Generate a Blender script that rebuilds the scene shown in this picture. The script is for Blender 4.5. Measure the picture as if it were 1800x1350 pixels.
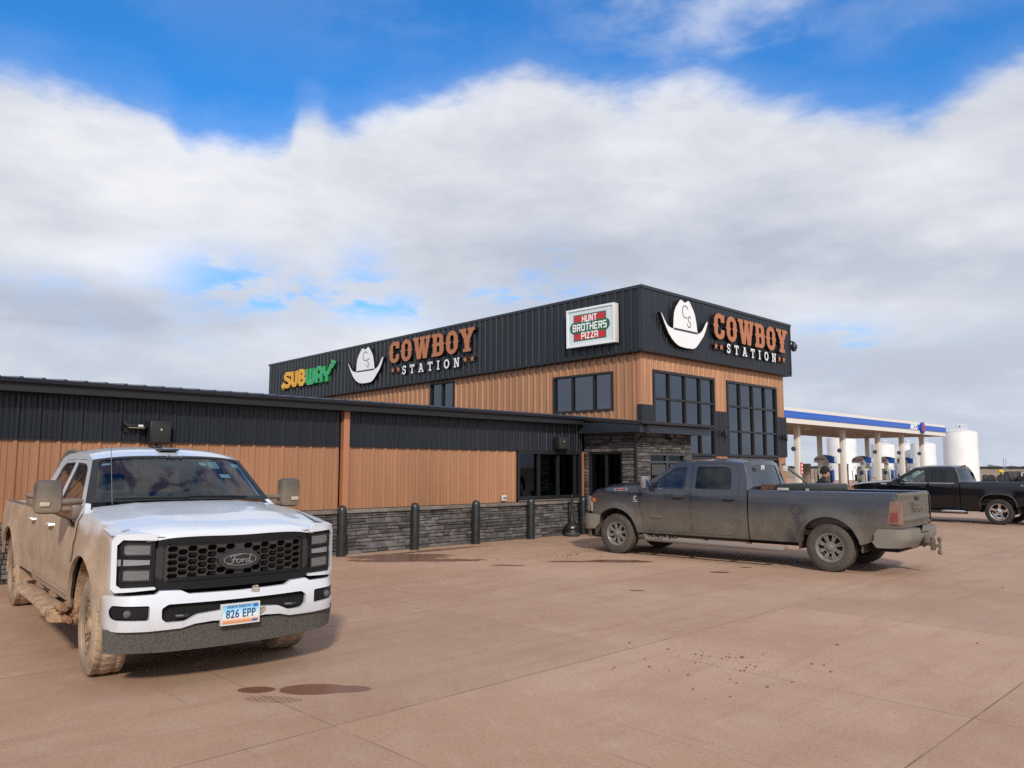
import bpy, bmesh, math, random
from math import sin, cos, pi, radians, sqrt, hypot, exp, atan2
from mathutils import Vector, Matrix
from mathutils.geometry import delaunay_2d_cdt
random.seed(7)
for o in list(bpy.data.objects): bpy.data.objects.remove(o)
SC = bpy.context.scene
COL = SC.collection

# ------------------------------------------------------------------ camera
HC = 1.8
YAW, PIT, ROL = radians(44.46), radians(6.04), radians(0.097)
fw = Vector((sin(YAW)*cos(PIT), cos(YAW)*cos(PIT), sin(PIT)))
rt = Vector((cos(YAW), -sin(YAW), 0)); up = rt.cross(fw)
r2 = cos(ROL)*rt + sin(ROL)*up; u2 = -sin(ROL)*rt + cos(ROL)*up
cd = bpy.data.cameras.new('camera'); cam = bpy.data.objects.new('camera', cd); COL.objects.link(cam)
m = Matrix((r2, u2, -fw)).transposed().to_4x4(); m.translation = Vector((0, 0, HC)); cam.matrix_world = m
cd.sensor_width = 36; cd.lens = 36*1383/1800; cd.clip_start = .05; cd.clip_end = 9000
SC.camera = cam
# ------------------------------------------------------------------ light
SUN_EL, SUN_AZ = radians(31), radians(-144)      # azimuth from +Y towards +X
sd = Vector((sin(SUN_AZ)*cos(SUN_EL), cos(SUN_AZ)*cos(SUN_EL), sin(SUN_EL)))
sl = bpy.data.lights.new('sun', 'SUN'); sl.energy = 3.3; sl.angle = radians(5); sl.color = (1, .91, .79)
sun = bpy.data.objects.new('sun', sl); COL.objects.link(sun); sun.rotation_euler = sd.to_track_quat('Z', 'Y').to_euler()
SC.view_settings.view_transform = 'Standard'; SC.view_settings.look = 'None'; SC.view_settings.gamma = 1
SC.view_settings.exposure = 0.0
SC.cycles.max_bounces = 6; SC.cycles.transparent_max_bounces = 16; SC.cycles.use_denoising = False
SC.cycles.sample_clamp_indirect = 6

class NT:
    """tiny node-tree helper"""
    def __init__(s, tree): s.t = tree; s.n = tree.nodes; s.l = tree.links
    def new(s, typ, **k):
        n = s.n.new(typ)
        for a, v in k.items(): setattr(n, a, v)
        return n
    def put(s, sock, v):
        if v is None: return
        if isinstance(v, bpy.types.NodeSocket): s.l.new(v, sock)
        elif isinstance(v, (tuple, list)) and len(v) == 3 and sock.type == 'RGBA': sock.default_value = (*v, 1)
        else: sock.default_value = v
    def math(s, op, a, b=None, c=None, clamp=False):
        n = s.new('ShaderNodeMath', operation=op); n.use_clamp = clamp
        s.put(n.inputs[0], a)
        if b is not None: s.put(n.inputs[1], b)
        if c is not None: s.put(n.inputs[2], c)
        return n.outputs[0]
    def smooth(s, v, a, b):
        n = s.new('ShaderNodeMapRange', interpolation_type='SMOOTHSTEP')
        if a > b:   # falling
            s.put(n.inputs[0], v); n.inputs[1].default_value = b; n.inputs[2].default_value = a
            n.inputs[3].default_value = 1; n.inputs[4].default_value = 0
        else:
            s.put(n.inputs[0], v); n.inputs[1].default_value = a; n.inputs[2].default_value = b
        return n.outputs[0]
    def noise(s, vec, scale, detail=4, rough=.55, dist=0, out=0):
        n = s.new('ShaderNodeTexNoise'); s.put(n.inputs['Vector'], vec)
        n.inputs['Scale'].default_value = scale; n.inputs['Detail'].default_value = detail
        n.inputs['Roughness'].default_value = rough; n.inputs['Distortion'].default_value = dist
        return n.outputs[out]
    def mix(s, f, a, b, typ='MIX'):
        n = s.new('ShaderNodeMix', data_type='RGBA', blend_type=typ)
        s.put(n.inputs[0], f); s.put(n.inputs[6], a); s.put(n.inputs[7], b)
        return n.outputs[2]
    def sep(s, v):
        n = s.new('ShaderNodeSeparateXYZ'); s.put(n.inputs[0], v); return n.outputs
    def comb(s, x, y, z):
        n = s.new('ShaderNodeCombineXYZ'); s.put(n.inputs[0], x); s.put(n.inputs[1], y); s.put(n.inputs[2], z); return n.outputs[0]
    def scalev(s, v, sc):
        n = s.new('ShaderNodeVectorMath', operation='MULTIPLY'); s.put(n.inputs[0], v); n.inputs[1].default_value = sc; return n.outputs[0]

W = bpy.data.worlds.new('World'); SC.world = W; W.use_nodes = True
w = NT(W.node_tree); w.n.clear()
wo = w.new('ShaderNodeOutputWorld'); bg = w.new('ShaderNodeBackground'); w.l.new(bg.outputs[0], wo.inputs[0])
sky = w.new('ShaderNodeTexSky', sky_type='NISHITA'); sky.sun_disc = False
sky.sun_elevation = SUN_EL; sky.sun_rotation = SUN_AZ % (2*pi); sky.air_density = 1.2; sky.dust_density = .6; sky.ozone_density = 3
WS = .115
bg.inputs[1].default_value = WS
dirv = w.new('ShaderNodeTexCoord').outputs['Generated']
dx, dy, dz = w.sep(dirv)
az = w.math('ARCTAN2', dx, dy)                      # from +Y towards +X
el = w.math('ARCSINE', dz)
# cloud deck top as (azimuth deg, elevation deg)
def pe(x, y):
    d = fw*1383 + r2*(x-900) - u2*(y-675); d.normalize()
    return math.degrees(atan2(d.x, d.y)), math.degrees(math.asin(d.z))
EDGE = [(-80, 95), (0, 108), (90, 125), (170, 150), (235, 178), (290, 205), (325, 240), (380, 228), (440, 240), (505, 232), (528, 195), (556, 190), (590, 212), (645, 203), (700, 180), (800, 150), (900, 126), (960, 122), (1010, 140), (1060, 148), (1120, 152), (1190, 122), (1290, 140), (1370, 165), (1460, 182), (1560, 188), (1625, 192), (1680, 158), (1745, 118), (1800, 92), (1880, 60)]
pts = [pe(x, y) for x, y in EDGE]
fc = w.new('ShaderNodeFloatCurve'); cm = fc.mapping; cv = cm.curves[0]
A0, A1 = pts[0][0], pts[-1][0]
azn = w.math('DIVIDE', w.math('SUBTRACT', az, radians(A0)), radians(A1-A0), clamp=True)
while len(cv.points) > 2: cv.points.remove(cv.points[1])
cv.points[0].location = (0, pts[0][1]/60); cv.points[1].location = (1, pts[-1][1]/60)
for a, e in pts[1:-1]: cv.points.new((a-A0)/(A1-A0), e/60)
cm.update(); w.put(fc.inputs[1], azn)
edge = w.math('MULTIPLY', fc.outputs[0], radians(60))
cvec = w.comb(w.math('MULTIPLY', az, 1.0), w.math('MULTIPLY', el, 1.9), w.math('MULTIPLY', dz, .3))
n1 = w.noise(cvec, 7, 6, .52, .2); n2 = w.noise(cvec, 3.2, 4, .48, .1); n3 = w.noise(w.scalev(cvec, (1, 1.5, 1)), 3.6, 9, .56, .12); n4 = w.noise(w.scalev(cvec, (1, 1.2, 1)), 15, 8, .62, .3)
d0 = w.math('SUBTRACT', edge, el)
d1 = w.math('ADD', w.math('ADD', d0, w.math('MULTIPLY', w.math('SUBTRACT', n1, .5), .06)), w.math('MULTIPLY', w.math('SUBTRACT', n4, .5), .035))
body = w.math('ADD', w.math('MULTIPLY', w.smooth(d1, -.012, .030), .75), w.math('MULTIPLY', w.smooth(d1, -.06, .05), .25))                         # soft edged main deck
# thin veils above the deck and rifts in it low down
veil = w.math('MULTIPLY', w.smooth(w.math('ADD', n2, w.math('MULTIPLY', w.math('SUBTRACT', n4, .5), .35)), .44, .72), w.smooth(w.math('ADD', el, w.math('MULTIPLY', az, .06)), .42, .66))
veil = w.math('MULTIPLY', veil, w.math('ADD', w.math('MULTIPLY', w.smooth(az, radians(44), radians(58)), .48), .12))
veil = w.math('ADD', veil, w.math('MULTIPLY', w.math('MULTIPLY', w.smooth(n1, .35, .8), w.smooth(az, radians(46), radians(66))), w.math('MULTIPLY', w.smooth(el, .40, .56), .34)), clamp=True)
def spot(x, y, ra, re, amt):
    a, e = pe(x, y)
    q = w.math('POWER', w.math('DIVIDE', w.math('SUBTRACT', az, radians(a)), radians(ra)), 2)
    p = w.math('POWER', w.math('DIVIDE', w.math('SUBTRACT', el, radians(e)), radians(re)), 2)
    return w.math('MULTIPLY', w.math('EXPONENT', w.math('MULTIPLY', w.math('ADD', q, p), -1)), amt)
rift = None
for s_ in [(400, 478, 4.0, 1.5, .42), (470, 525, 6, 1.3, .5), (640, 480, 2, 2, .32), (960, 500, 3.2, 2.2, .5), (760, 535, 7, 1.3, .62), (300, 590, 5, 1.0, .3), (60, 500, 4, 1.2, .2), (1520, 600, 5, 1.2, .4), (1440, 610, 3, 1.5, .3), (900, 545, 3, 1, .35)]:
    v = spot(*s_); rift = v if rift is None else w.math('ADD', rift, v)
rift = w.math('MULTIPLY', rift, w.math('ADD', w.math('MULTIPLY', w.smooth(w.math('ADD', n3, w.math('MULTIPLY', w.math('SUBTRACT', n4, .5), .7)), .40, .58), 1.25), .08))
azc = w.math('ABSOLUTE', w.math('SUBTRACT', az, radians((A0+A1)/2)))
outside = w.math('MAXIMUM', w.smooth(el, .60, .78), w.math('MULTIPLY', w.smooth(azc, radians(40), radians(60)), w.smooth(el, .15, .3)))
broken = w.math('MULTIPLY', w.smooth(n2, .36, .52), outside)      # broken cloud added outside the view to keep the skylight neutral
cover = w.math('MAXIMUM', w.math('MAXIMUM', w.math('SUBTRACT', body, rift), veil), broken, clamp=True)
# cloud brightness: sunlit heads under the edge, grey-blue flat bases lower down
head = w.smooth(d1, .42, .03)
l1 = w.math('ADD', w.math('MULTIPLY', n3, 1.5), w.math('MULTIPLY', n2, .9))
lit = w.math('ADD', w.math('MULTIPLY', head, .5), w.math('MULTIPLY', w.math('SUBTRACT', w.math('ADD', l1, w.math('MULTIPLY', w.math('SUBTRACT', n4, .5), .5)), 1.2), 1.15), clamp=True)
lowg = w.smooth(el, .30, .02)
band = spot(1200, 430, 17, 3.6, .22)
band2 = spot(640, 425, 9, 2.2, .26)
band3 = spot(120, 540, 16, 1.6, .50)
brt = spot(620, 575, 12, 2.6, .42)
brt2 = w.math('ADD', spot(150, 445, 9, 1.5, .34), w.math('ADD', spot(450, 640, 9, 1.5, .4), spot(1600, 560, 12, 1.8, .3)))
lit = w.math('SUBTRACT', lit, w.math('ADD', w.math('ADD', band, band2), band3))
lit = w.math('ADD', lit, w.math('ADD', w.math('ADD', brt, brt2), .22), clamp=True)
cc = w.new('ShaderNodeValToRGB'); w.put(cc.inputs[0], lit)
e = cc.color_ramp.elements; e[0].position = 0; e[0].color = (4.3, 4.7, 5.6, 1); e[1].position = 1; e[1].color = (7.7, 7.8, 8.2, 1)
k = e.new(.35); k.color = (5.5, 5.8, 6.5, 1); k = e.new(.68); k.color = (6.6, 6.8, 7.3, 1)
ccol = w.mix(w.math('MULTIPLY', lowg, .55), cc.outputs[0], w.mix(w.smooth(n3, .35, .68), (4.0, 4.6, 5.8), (6.7, 7.0, 7.7)))
skyc = w.mix(1.0, sky.outputs[0], (.26, .95, 1.6), 'MULTIPLY')
w.put(bg.inputs[0], w.mix(cover, w.mix(w.smooth(el, .25, .02), skyc, (3.2, 5.2, 8.0)), ccol))

# ------------------------------------------------------------------ materials
MATS = {}
def mat(name, col=(.5, .5, .5), rough=.6, metal=0, bump=0, bscale=60, var=0, vscale=8, coat=0, spec=.5, coord='Object', stretch=None, island=0, col2=None, emis=None):
    if name in MATS: return MATS[name]
    M = bpy.data.materials.new(name); M.use_nodes = True; MATS[name] = M
    t = NT(M.node_tree); p = t.n['Principled BSDF']
    p.inputs['Roughness'].default_value = rough; p.inputs['Metallic'].default_value = metal
    p.inputs['Coat Weight'].default_value = coat; p.inputs['Coat Roughness'].default_value = .08
    p.inputs['Specular IOR Level'].default_value = spec
    v = t.new('ShaderNodeTexCoord').outputs[coord]
    if stretch: v = t.scalev(v, stretch)
    c = None
    if var:
        n = t.noise(v, vscale, 5, .6)
        lo = tuple(x*(1-var) for x in col); hi = col2 or tuple(min(1, x*(1+var)) for x in col)
        c = t.mix(t.smooth(n, .3, .7), lo, hi)
        t.put(p.inputs['Roughness'], t.math('ADD', t.math('MULTIPLY', n, .25), rough-.12))
    if island:
        g = t.new('ShaderNodeNewGeometry').outputs['Random Per Island']
        f = t.math('ADD', t.math('MULTIPLY', g, island*2), 1-island)
        cc = t.comb(f, f, t.math('ADD', t.math('MULTIPLY', g, island*2.2), 1-island))
        c = t.mix(1.0, c if c is not None else col, cc, 'MULTIPLY')
    t.put(p.inputs['Base Color'], c if c is not None else col)
    if bump:
        b = t.new('ShaderNodeBump'); b.inputs['Strength'].default_value = bump; b.inputs['Distance'].default_value = .01
        t.put(b.inputs['Height'], t.noise(v, bscale, 4, .6)); t.put(p.inputs['Normal'], b.outputs[0])
    if emis: p.inputs['Emission Color'].default_value = (*emis, 1); p.inputs['Emission Strength'].default_value = 1
    return M

def dirty(name, base, mudc, func, rough=.3, metal=0, coat=.6, mrough=.85, speck=.5):
    """paint under mud; func(t, x, y, z, noise)->mud amount, in the vehicle's own coordinates"""
    if name in MATS: return MATS[name]
    M = bpy.data.materials.new(name); M.use_nodes = True; MATS[name] = M
    t = NT(M.node_tree); p = t.n['Principled BSDF']
    v = t.new('ShaderNodeTexCoord').outputs['Object']; x, y, z = t.sep(v)
    ay = t.math('ABSOLUTE', y)
    n = t.noise(v, 3.0, 7, .62); ns = t.noise(t.scalev(v, (6, 6, 1.2)), 3, 5, .6)
    mud = func(t, x, ay, z, n)
    fine = t.noise(v, 90, 3, .7)
    mud = t.math('MULTIPLY', mud, t.math('ADD', t.math('MULTIPLY', ns, .35), .8), clamp=True)
    sp = t.math('MULTIPLY', t.smooth(fine, .60, .68), t.math('MULTIPLY', t.smooth(mud, .02, .5), speck))
    mud = t.math('MAXIMUM', mud, sp)
    lo = tuple(c*.78 for c in mudc); hi = tuple(min(1, c*1.18) for c in mudc)
    mc = t.mix(t.smooth(t.math('ADD', t.math('MULTIPLY', n, .6), t.math('MULTIPLY', fine, .4)), .35, .65), lo, hi)
    t.put(p.inputs['Base Color'], t.mix(mud, base, mc))
    t.put(p.inputs['Roughness'], t.math('ADD', t.math('MULTIPLY', mud, mrough-rough), rough))
    t.put(p.inputs['Metallic'], t.math('MULTIPLY', t.math('SUBTRACT', 1, mud), metal))
    t.put(p.inputs['Coat Weight'], t.math('MULTIPLY', t.math('SUBTRACT', 1, mud), coat))
    p.inputs['Coat Roughness'].default_value = .06
    b = t.new('ShaderNodeBump'); b.inputs['Strength'].default_value = .25; b.inputs['Distance'].default_value = .004
    t.put(b.inputs['Height'], t.math('MULTIPLY', mud, fine)); t.put(p.inputs['Normal'], b.outputs[0])
    return M

def glass(name, tint=(.5, .55, .56), refl=.06, dirt=0, dirtc=(.3, .25, .2), opaque=0, wav=0):
    if name in MATS: return MATS[name]
    M = bpy.data.materials.new(name); M.use_nodes = True; MATS[name] = M
    t = NT(M.node_tree); t.n.clear()
    out = t.new('ShaderNodeOutputMaterial')
    tr = t.new('ShaderNodeBsdfTransparent'); t.put(tr.inputs[0], tint)
    gl = t.new('ShaderNodeBsdfGlossy'); gl.inputs['Roughness'].default_value = .02; gl.inputs[0].default_value = (.82, .90, 1, 1)
    ge = t.new('ShaderNodeNewGeometry'); dt = t.new('ShaderNodeVectorMath', operation='DOT_PRODUCT')
    t.l.new(ge.outputs['Normal'], dt.inputs[0]); t.l.new(ge.outputs['Incoming'], dt.inputs[1])
    fr = t.math('ADD', t.math('MULTIPLY', t.math('POWER', t.math('SUBTRACT', 1, t.math('ABSOLUTE', dt.outputs['Value']), clamp=True), 5), .95), .045)
    v = t.new('ShaderNodeTexCoord').outputs['Object']
    if wav:
        b = t.new('ShaderNodeBump'); b.inputs['Strength'].default_value = wav; b.inputs['Distance'].default_value = .01
        t.put(b.inputs['Height'], t.noise(v, 1.6, 2, .5)); t.put(gl.inputs['Normal'], b.outputs[0])
    f = t.math('ADD', fr, refl, clamp=True)
    mx = t.new('ShaderNodeMixShader'); t.put(mx.inputs[0], f); t.l.new(tr.outputs[0], mx.inputs[1]); t.l.new(gl.outputs[0], mx.inputs[2])
    last = mx.outputs[0]
    if dirt:
        df = t.new('ShaderNodeBsdfDiffuse'); t.put(df.inputs[0], dirtc)
        n = t.noise(v, 4, 5, .6); sp = t.smooth(t.noise(v, 45, 2, .6), .66, .72)
        d = t.math('MULTIPLY', t.math('ADD', t.smooth(n, .35, .8), sp, clamp=True), dirt)
        m2 = t.new('ShaderNodeMixShader'); t.put(m2.inputs[0], d); t.l.new(last, m2.inputs[1]); t.l.new(df.outputs[0], m2.inputs[2]); last = m2.outputs[0]
    t.l.new(last, out.inputs[0])
    return M

# ------------------------------------------------------------------ objects
def ob(name, bm, m=None, parent=None, loc=None, ang=35, flat=False):
    if isinstance(bm, bmesh.types.BMesh):
        bm.normal_update()
        me = bpy.data.meshes.new(name)
        if not flat:
            for f in bm.faces: f.smooth = True
            for e_ in bm.edges:
                if len(e_.link_faces) == 2:
                    e_.smooth = e_.calc_face_angle(0) < radians(ang)
                else: e_.smooth = True
        bm.to_mesh(me); bm.free()
    else: me = bm
    o = bpy.data.objects.new(name, me); COL.objects.link(o)
    if m is not None:
        if isinstance(m, (list, tuple)):
            for q in m: me.materials.append(q)
        else: me.materials.append(m)
    if parent is not None: o.parent = parent
    if loc is not None: o.location = loc
    return o
def tag(o, label=None, cat=None, group=None, kind=None):
    if label: o['label'] = label
    if cat: o['category'] = cat
    if group: o['group'] = group
    if kind: o['kind'] = kind
    return o
def thing(name, label, cat, loc=(0, 0, 0), rz=0, group=None):
    o = bpy.data.objects.new(name, None); COL.objects.link(o); o.empty_display_size = .2
    o.location = loc; o.rotation_euler = (0, 0, rz)
    return tag(o, label, cat, group)
def dup(src, loc, label=None, rz=None):
    c = src.copy(); COL.objects.link(c); c.location = loc
    if rz is not None: c.rotation_euler = (0, 0, rz)
    if label: c['label'] = label
    def rec(a, b):
        for ch in a.children:
            d = ch.copy(); COL.objects.link(d); d.parent = b; rec(ch, d)
    rec(src, c)
    return c
B_ = bmesh.new
def box(bm, x0, x1, y0, y1, z0, z1, mi=0, bev=0):
    vs = [bm.verts.new((x, y, z)) for x in (x0, x1) for y in (y0, y1) for z in (z0, z1)]
    fs = [bm.faces.new([vs[i] for i in q]) for q in ((0, 1, 3, 2), (4, 6, 7, 5), (0, 4, 5, 1), (2, 3, 7, 6), (0, 2, 6, 4), (1, 5, 7, 3))]
    for f in fs: f.material_index = mi
    if bev:
        es = {e_ for f in fs for e_ in f.edges}
        bmesh.ops.bevel(bm, geom=list(es), offset=bev, segments=2, affect='EDGES', profile=.5)
    return vs
def bx(x0, x1, y0, y1, z0, z1, bev=0):
    b = B_(); box(b, min(x0, x1), max(x0, x1), min(y0, y1), max(y0, y1), min(z0, z1), max(z0, z1), 0, bev); return b
def lathe(bm, prof, c=(0, 0, 0), axis='Z', n=32, mi=0, close=True):
    """prof: list of (r, h)"""
    rings = []
    for r, h in prof:
        ring = []
        for i in range(n):
            a = 2*pi*i/n
            p = {'Z': (r*cos(a), r*sin(a), h), 'Y': (r*cos(a), h, r*sin(a)), 'X': (h, r*cos(a), r*sin(a))}[axis]
            ring.append(bm.verts.new(Vector(p)+Vector(c)))
        rings.append(ring)
    for a, b in zip(rings, rings[1:]):
        for i in range(n):
            f = bm.faces.new((a[i], a[(i+1) % n], b[(i+1) % n], b[i])); f.material_index = mi
    if close:
        for ring in (rings[0], rings[-1]):
            try: bm.faces.new(ring).material_index = mi
            except ValueError: pass
    return rings
def tube(bm, pts, r, n=8, mi=0, cap=True):
    pts = [Vector(p) for p in pts]; rs = r if isinstance(r, (list, tuple)) else [r]*len(pts)
    rings = []
    for i, p in enumerate(pts):
        d = (pts[min(i+1, len(pts)-1)]-pts[max(i-1, 0)]).normalized()
        a = d.cross(Vector((0, 0, 1)) if abs(d.z) < .9 else Vector((1, 0, 0))).normalized(); b = d.cross(a)
        rings.append([bm.verts.new(p+rs[i]*(cos(2*pi*k/n)*a+sin(2*pi*k/n)*b)) for k in range(n)])
    for p, q in zip(rings, rings[1:]):
        for k in range(n): bm.faces.new((p[k], p[(k+1) % n], q[(k+1) % n], q[k])).material_index = mi
    if cap:
        for q in (rings[0], rings[-1]): bm.faces.new(q).material_index = mi
def grid(bm, P, nu, nv, mi=0, flip=False):
    g = [[bm.verts.new(P(i/nu, j/nv)) for j in range(nv+1)] for i in range(nu+1)]
    for i in range(nu):
        for j in range(nv):
            q = (g[i][j], g[i+1][j], g[i+1][j+1], g[i][j+1])
            bm.faces.new(q if not flip else q[::-1]).material_index = mi
    return g
def inside(p, poly):
    x, y = p; c = False; n = len(poly)
    for i in range(n):
        x1, y1 = poly[i]; x2, y2 = poly[i-1]
        if (y1 > y) != (y2 > y) and x < (x2-x1)*(y-y1)/(y2-y1)+x1: c = not c
    return c
def resample(poly, step):
    out = []
    n = len(poly)
    for i in range(n):
        a = Vector(poly[i]); b = Vector(poly[(i+1) % n]); k = max(1, int(math.ceil((b-a).length/step)))
        out += [tuple(a+(b-a)*j/k) for j in range(k)]
    return out
def rnd(poly, r, n=4):
    """round polygon corners; r number or list"""
    out = []; N = len(poly)
    for i in range(N):
        p = Vector(poly[i]); a = Vector(poly[i-1]); b = Vector(poly[(i+1) % N]); rr = r[i] if isinstance(r, (list, tuple)) else r
        if rr <= 0: out.append(tuple(p)); continue
        u = (a-p); v = (b-p); d = min(rr, u.length*.49, v.length*.49); s = p+u.normalized()*d; e_ = p+v.normalized()*d
        for k in range(n+1):
            t = k/n; out.append(tuple(s*(1-t)**2+p*2*t*(1-t)+e_*t*t))
    return out
def sheet(bm, outers, holes, F, step=None, lip=None, mi=0, fine=None):
    """triangulated sheet of the union of outers minus holes, mapped by F(u,v)->xyz; lip: vector pushed from the open edges"""
    if outers and not isinstance(outers[0][0], (tuple, list)): outers = [outers]
    polys = [resample(p, step) if step else list(p) for p in outers]; hs = [resample(p, step) if step else list(p) for p in holes]
    vs = []; es = []
    for p in polys+hs:
        k = len(vs); vs += [Vector(q) for q in p]; es += [(k+i, k+(i+1) % len(p)) for i in range(len(p))]
    if step:
        xs = [v.x for v in vs]; ys = [v.y for v in vs]
        x = min(xs)+step/2; row = 0
        while x < max(xs):
            y = min(ys)+step/2+(step/2 if row % 2 else 0)
            while y < max(ys):
                if any(inside((x, y), p) for p in polys) and not any(inside((x, y), p) for p in hs):
                    dmin = min(((v.x-x)**2+(v.y-y)**2) for v in vs[:len(es)])
                    if dmin > (step*.45)**2: vs.append(Vector((x, y)))
                y += step
            x += step; row += 1
    V, E_, Fc, *_ = delaunay_2d_cdt(vs, es, [], 0, 1e-6)
    bv = {}
    new = []
    for f in Fc:
        c = (sum(V[i].x for i in f)/len(f), sum(V[i].y for i in f)/len(f))
        if not any(inside(c, p) for p in polys) or any(inside(c, p) for p in hs): continue
        q = []
        for i in f:
            if i not in bv: bv[i] = bm.verts.new(F(V[i].x, V[i].y))
            q.append(bv[i])
        try: nf = bm.faces.new(q); nf.material_index = mi; new.append(nf)
        except ValueError: pass
    if lip is not None and new:
        fs = set(new); be = [e_ for e_ in {e_ for f in new for e_ in f.edges} if len(e_.link_faces) == 1]
        r = bmesh.ops.extrude_edge_only(bm, edges=be)
        nv = [g for g in r['geom'] if isinstance(g, bmesh.types.BMVert)]
        for v in nv: v.co += (Vector(lip) if not callable(lip) else lip(v.co))
        for g in r['geom']:
            if isinstance(g, bmesh.types.BMFace): g.material_index = mi
    return new
def mirror_bm(bm):
    b2 = bm.copy()
    for v in b2.verts: v.co.y *= -1
    bmesh.ops.reverse_faces(b2, faces=b2.faces[:])
    return b2
def plate(bm, polys, holes, org, U, V, th, mi=0):
    """flat shape in the plane org + u*U + v*V extruded by th along UxV, both sides closed at the front"""
    org, U, V = Vector(org), Vector(U), Vector(V); N = U.cross(V).normalized()
    sheet(bm, polys, holes, lambda u, v: org+U*u+V*v+N*th, None, lip=tuple(-N*th), mi=mi)
def stroke(pts, wd):
    """polyline -> list of overlapping quads + joint octagons"""
    out = []
    for a, b in zip(pts, pts[1:]):
        a, b = Vector(a), Vector(b); d = (b-a).normalized(); n = Vector((-d.y, d.x))*wd/2
        out.append([tuple(a+n), tuple(a-n), tuple(b-n), tuple(b+n)])
    for p in pts[1:-1]:
        out.append([(p[0]+wd/2*cos(k*pi/4+.39)/cos(.39)*.98, p[1]+wd/2*sin(k*pi/4+.39)/cos(.39)*.98) for k in range(8)])
    return out
def rect(x0, x1, y0, y1): return [(x0, y0), (x1, y0), (x1, y1), (x0, y1)]
def text_bm(txt, size, off=0, shear=0, sx=1):
    cu = bpy.data.curves.new('t', 'FONT'); cu.body = txt; cu.size = size; cu.offset = off; cu.shear = shear; cu.resolution_u = 3
    cu.align_x = 'CENTER'; cu.align_y = 'CENTER'; cu.space_character = 1.05
    o = bpy.data.objects.new('t', cu); COL.objects.link(o)
    dg = bpy.context.evaluated_depsgraph_get(); dg.update()
    me = bpy.data.meshes.new_from_object(o.evaluated_get(dg))
    bm = B_(); bm.from_mesh(me); bpy.data.objects.remove(o); bpy.data.meshes.remove(me); bpy.data.curves.remove(cu)
    for v in bm.verts: v.co.x *= sx
    return bm
def put_text(bm, txt, size, org, U, V, th=.004, off=0, shear=0, sx=1):
    t = text_bm(txt, size, off, shear, sx); org, U, V = Vector(org), Vector(U).normalized(), Vector(V).normalized(); N = U.cross(V)
    mp = {}
    for v in t.verts: mp[v] = bm.verts.new(org+U*v.co.x+V*v.co.y+N*th)
    fs = [bm.faces.new([mp[v] for v in f.verts]) for f in t.faces]
    be = [e_ for e_ in {e_ for f in fs for e_ in f.edges} if len(e_.link_faces) == 1]
    r = bmesh.ops.extrude_edge_only(bm, edges=be)
    for g in r['geom']:
        if isinstance(g, bmesh.types.BMVert): g.co -= N*th
    t.free(); return fs

BF = {'H': ([[(0, 0), (0, 1)], [(.6, 0), (.6, 1)], [(0, .5), (.6, .5)]], .6), 'U': ([[(0, 1), (0, .08), (.6, .08), (.6, 1)]], .6), 'N': ([[(0, 0), (0, 1)], [(.6, 0), (.6, 1)], [(.04, .96), (.56, .04)]], .6),
 'T': ([[(-.05, .92), (.65, .92)], [(.3, 0), (.3, .92)]], .6), 'B': ([[(0, .0), (0, 1)], [(0, .92), (.5, .92), (.56, .8), (.56, .6), (.46, .5), (0, .5)], [(.46, .5), (.6, .4), (.6, .2), (.52, .08), (0, .08)]], .6),
 'R': ([[(0, 0), (0, 1)], [(0, .92), (.6, .92), (.6, .48), (0, .48)], [(.3, .48), (.6, 0)]], .6), 'O': ([[(0, .5), (0, .08), (.6, .08), (.6, .92), (0, .92), (0, .5)]], .6), 'E': ([[(0, 0), (0, 1)], [(0, .92), (.6, .92)], [(0, .5), (.5, .5)], [(0, .08), (.6, .08)]], .6),
 'S': ([[(.6, .92), (0, .92), (0, .52), (.6, .52), (.6, .08), (0, .08)]], .6), 'P': ([[(0, 0), (0, 1)], [(0, .92), (.6, .92), (.6, .44), (0, .44)]], .6), 'I': ([[(0, 0), (0, 1)]], 0.0), 'Z': ([[(0, .92), (.56, .92), (.04, .08), (.6, .08)]], .6),
 'A': ([[(0, 0), (0, .92), (.6, .92), (.6, 0)], [(0, .42), (.6, .42)]], .6), 'M': ([[(0, 0), (0, .92), (.36, .35), (.72, .92), (.72, 0)]], .72), 'C': ([[(.6, .92), (0, .92), (0, .08), (.6, .08)]], .6)}
def block_text(bm, txt, h, wid, org, U, V, th, wt=.19):
    """heavy squared capitals, centred on org, h high and wid wide"""
    gap = wt+.12; tot = sum(BF[c][1] for c in txt)+gap*(len(txt)-1)+wt; sx = wid/tot; x = -tot/2+wt/2
    org, U, V = Vector(org), Vector(U).normalized(), Vector(V).normalized()
    for c in txt:
        P = [[((x+p[0])*sx, (p[1]-.5)*h) for p in q] for st in BF[c][0] for q in stroke(st, wt)]
        plate(bm, P, [], org, U, V, th); x += BF[c][1]+gap

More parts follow.
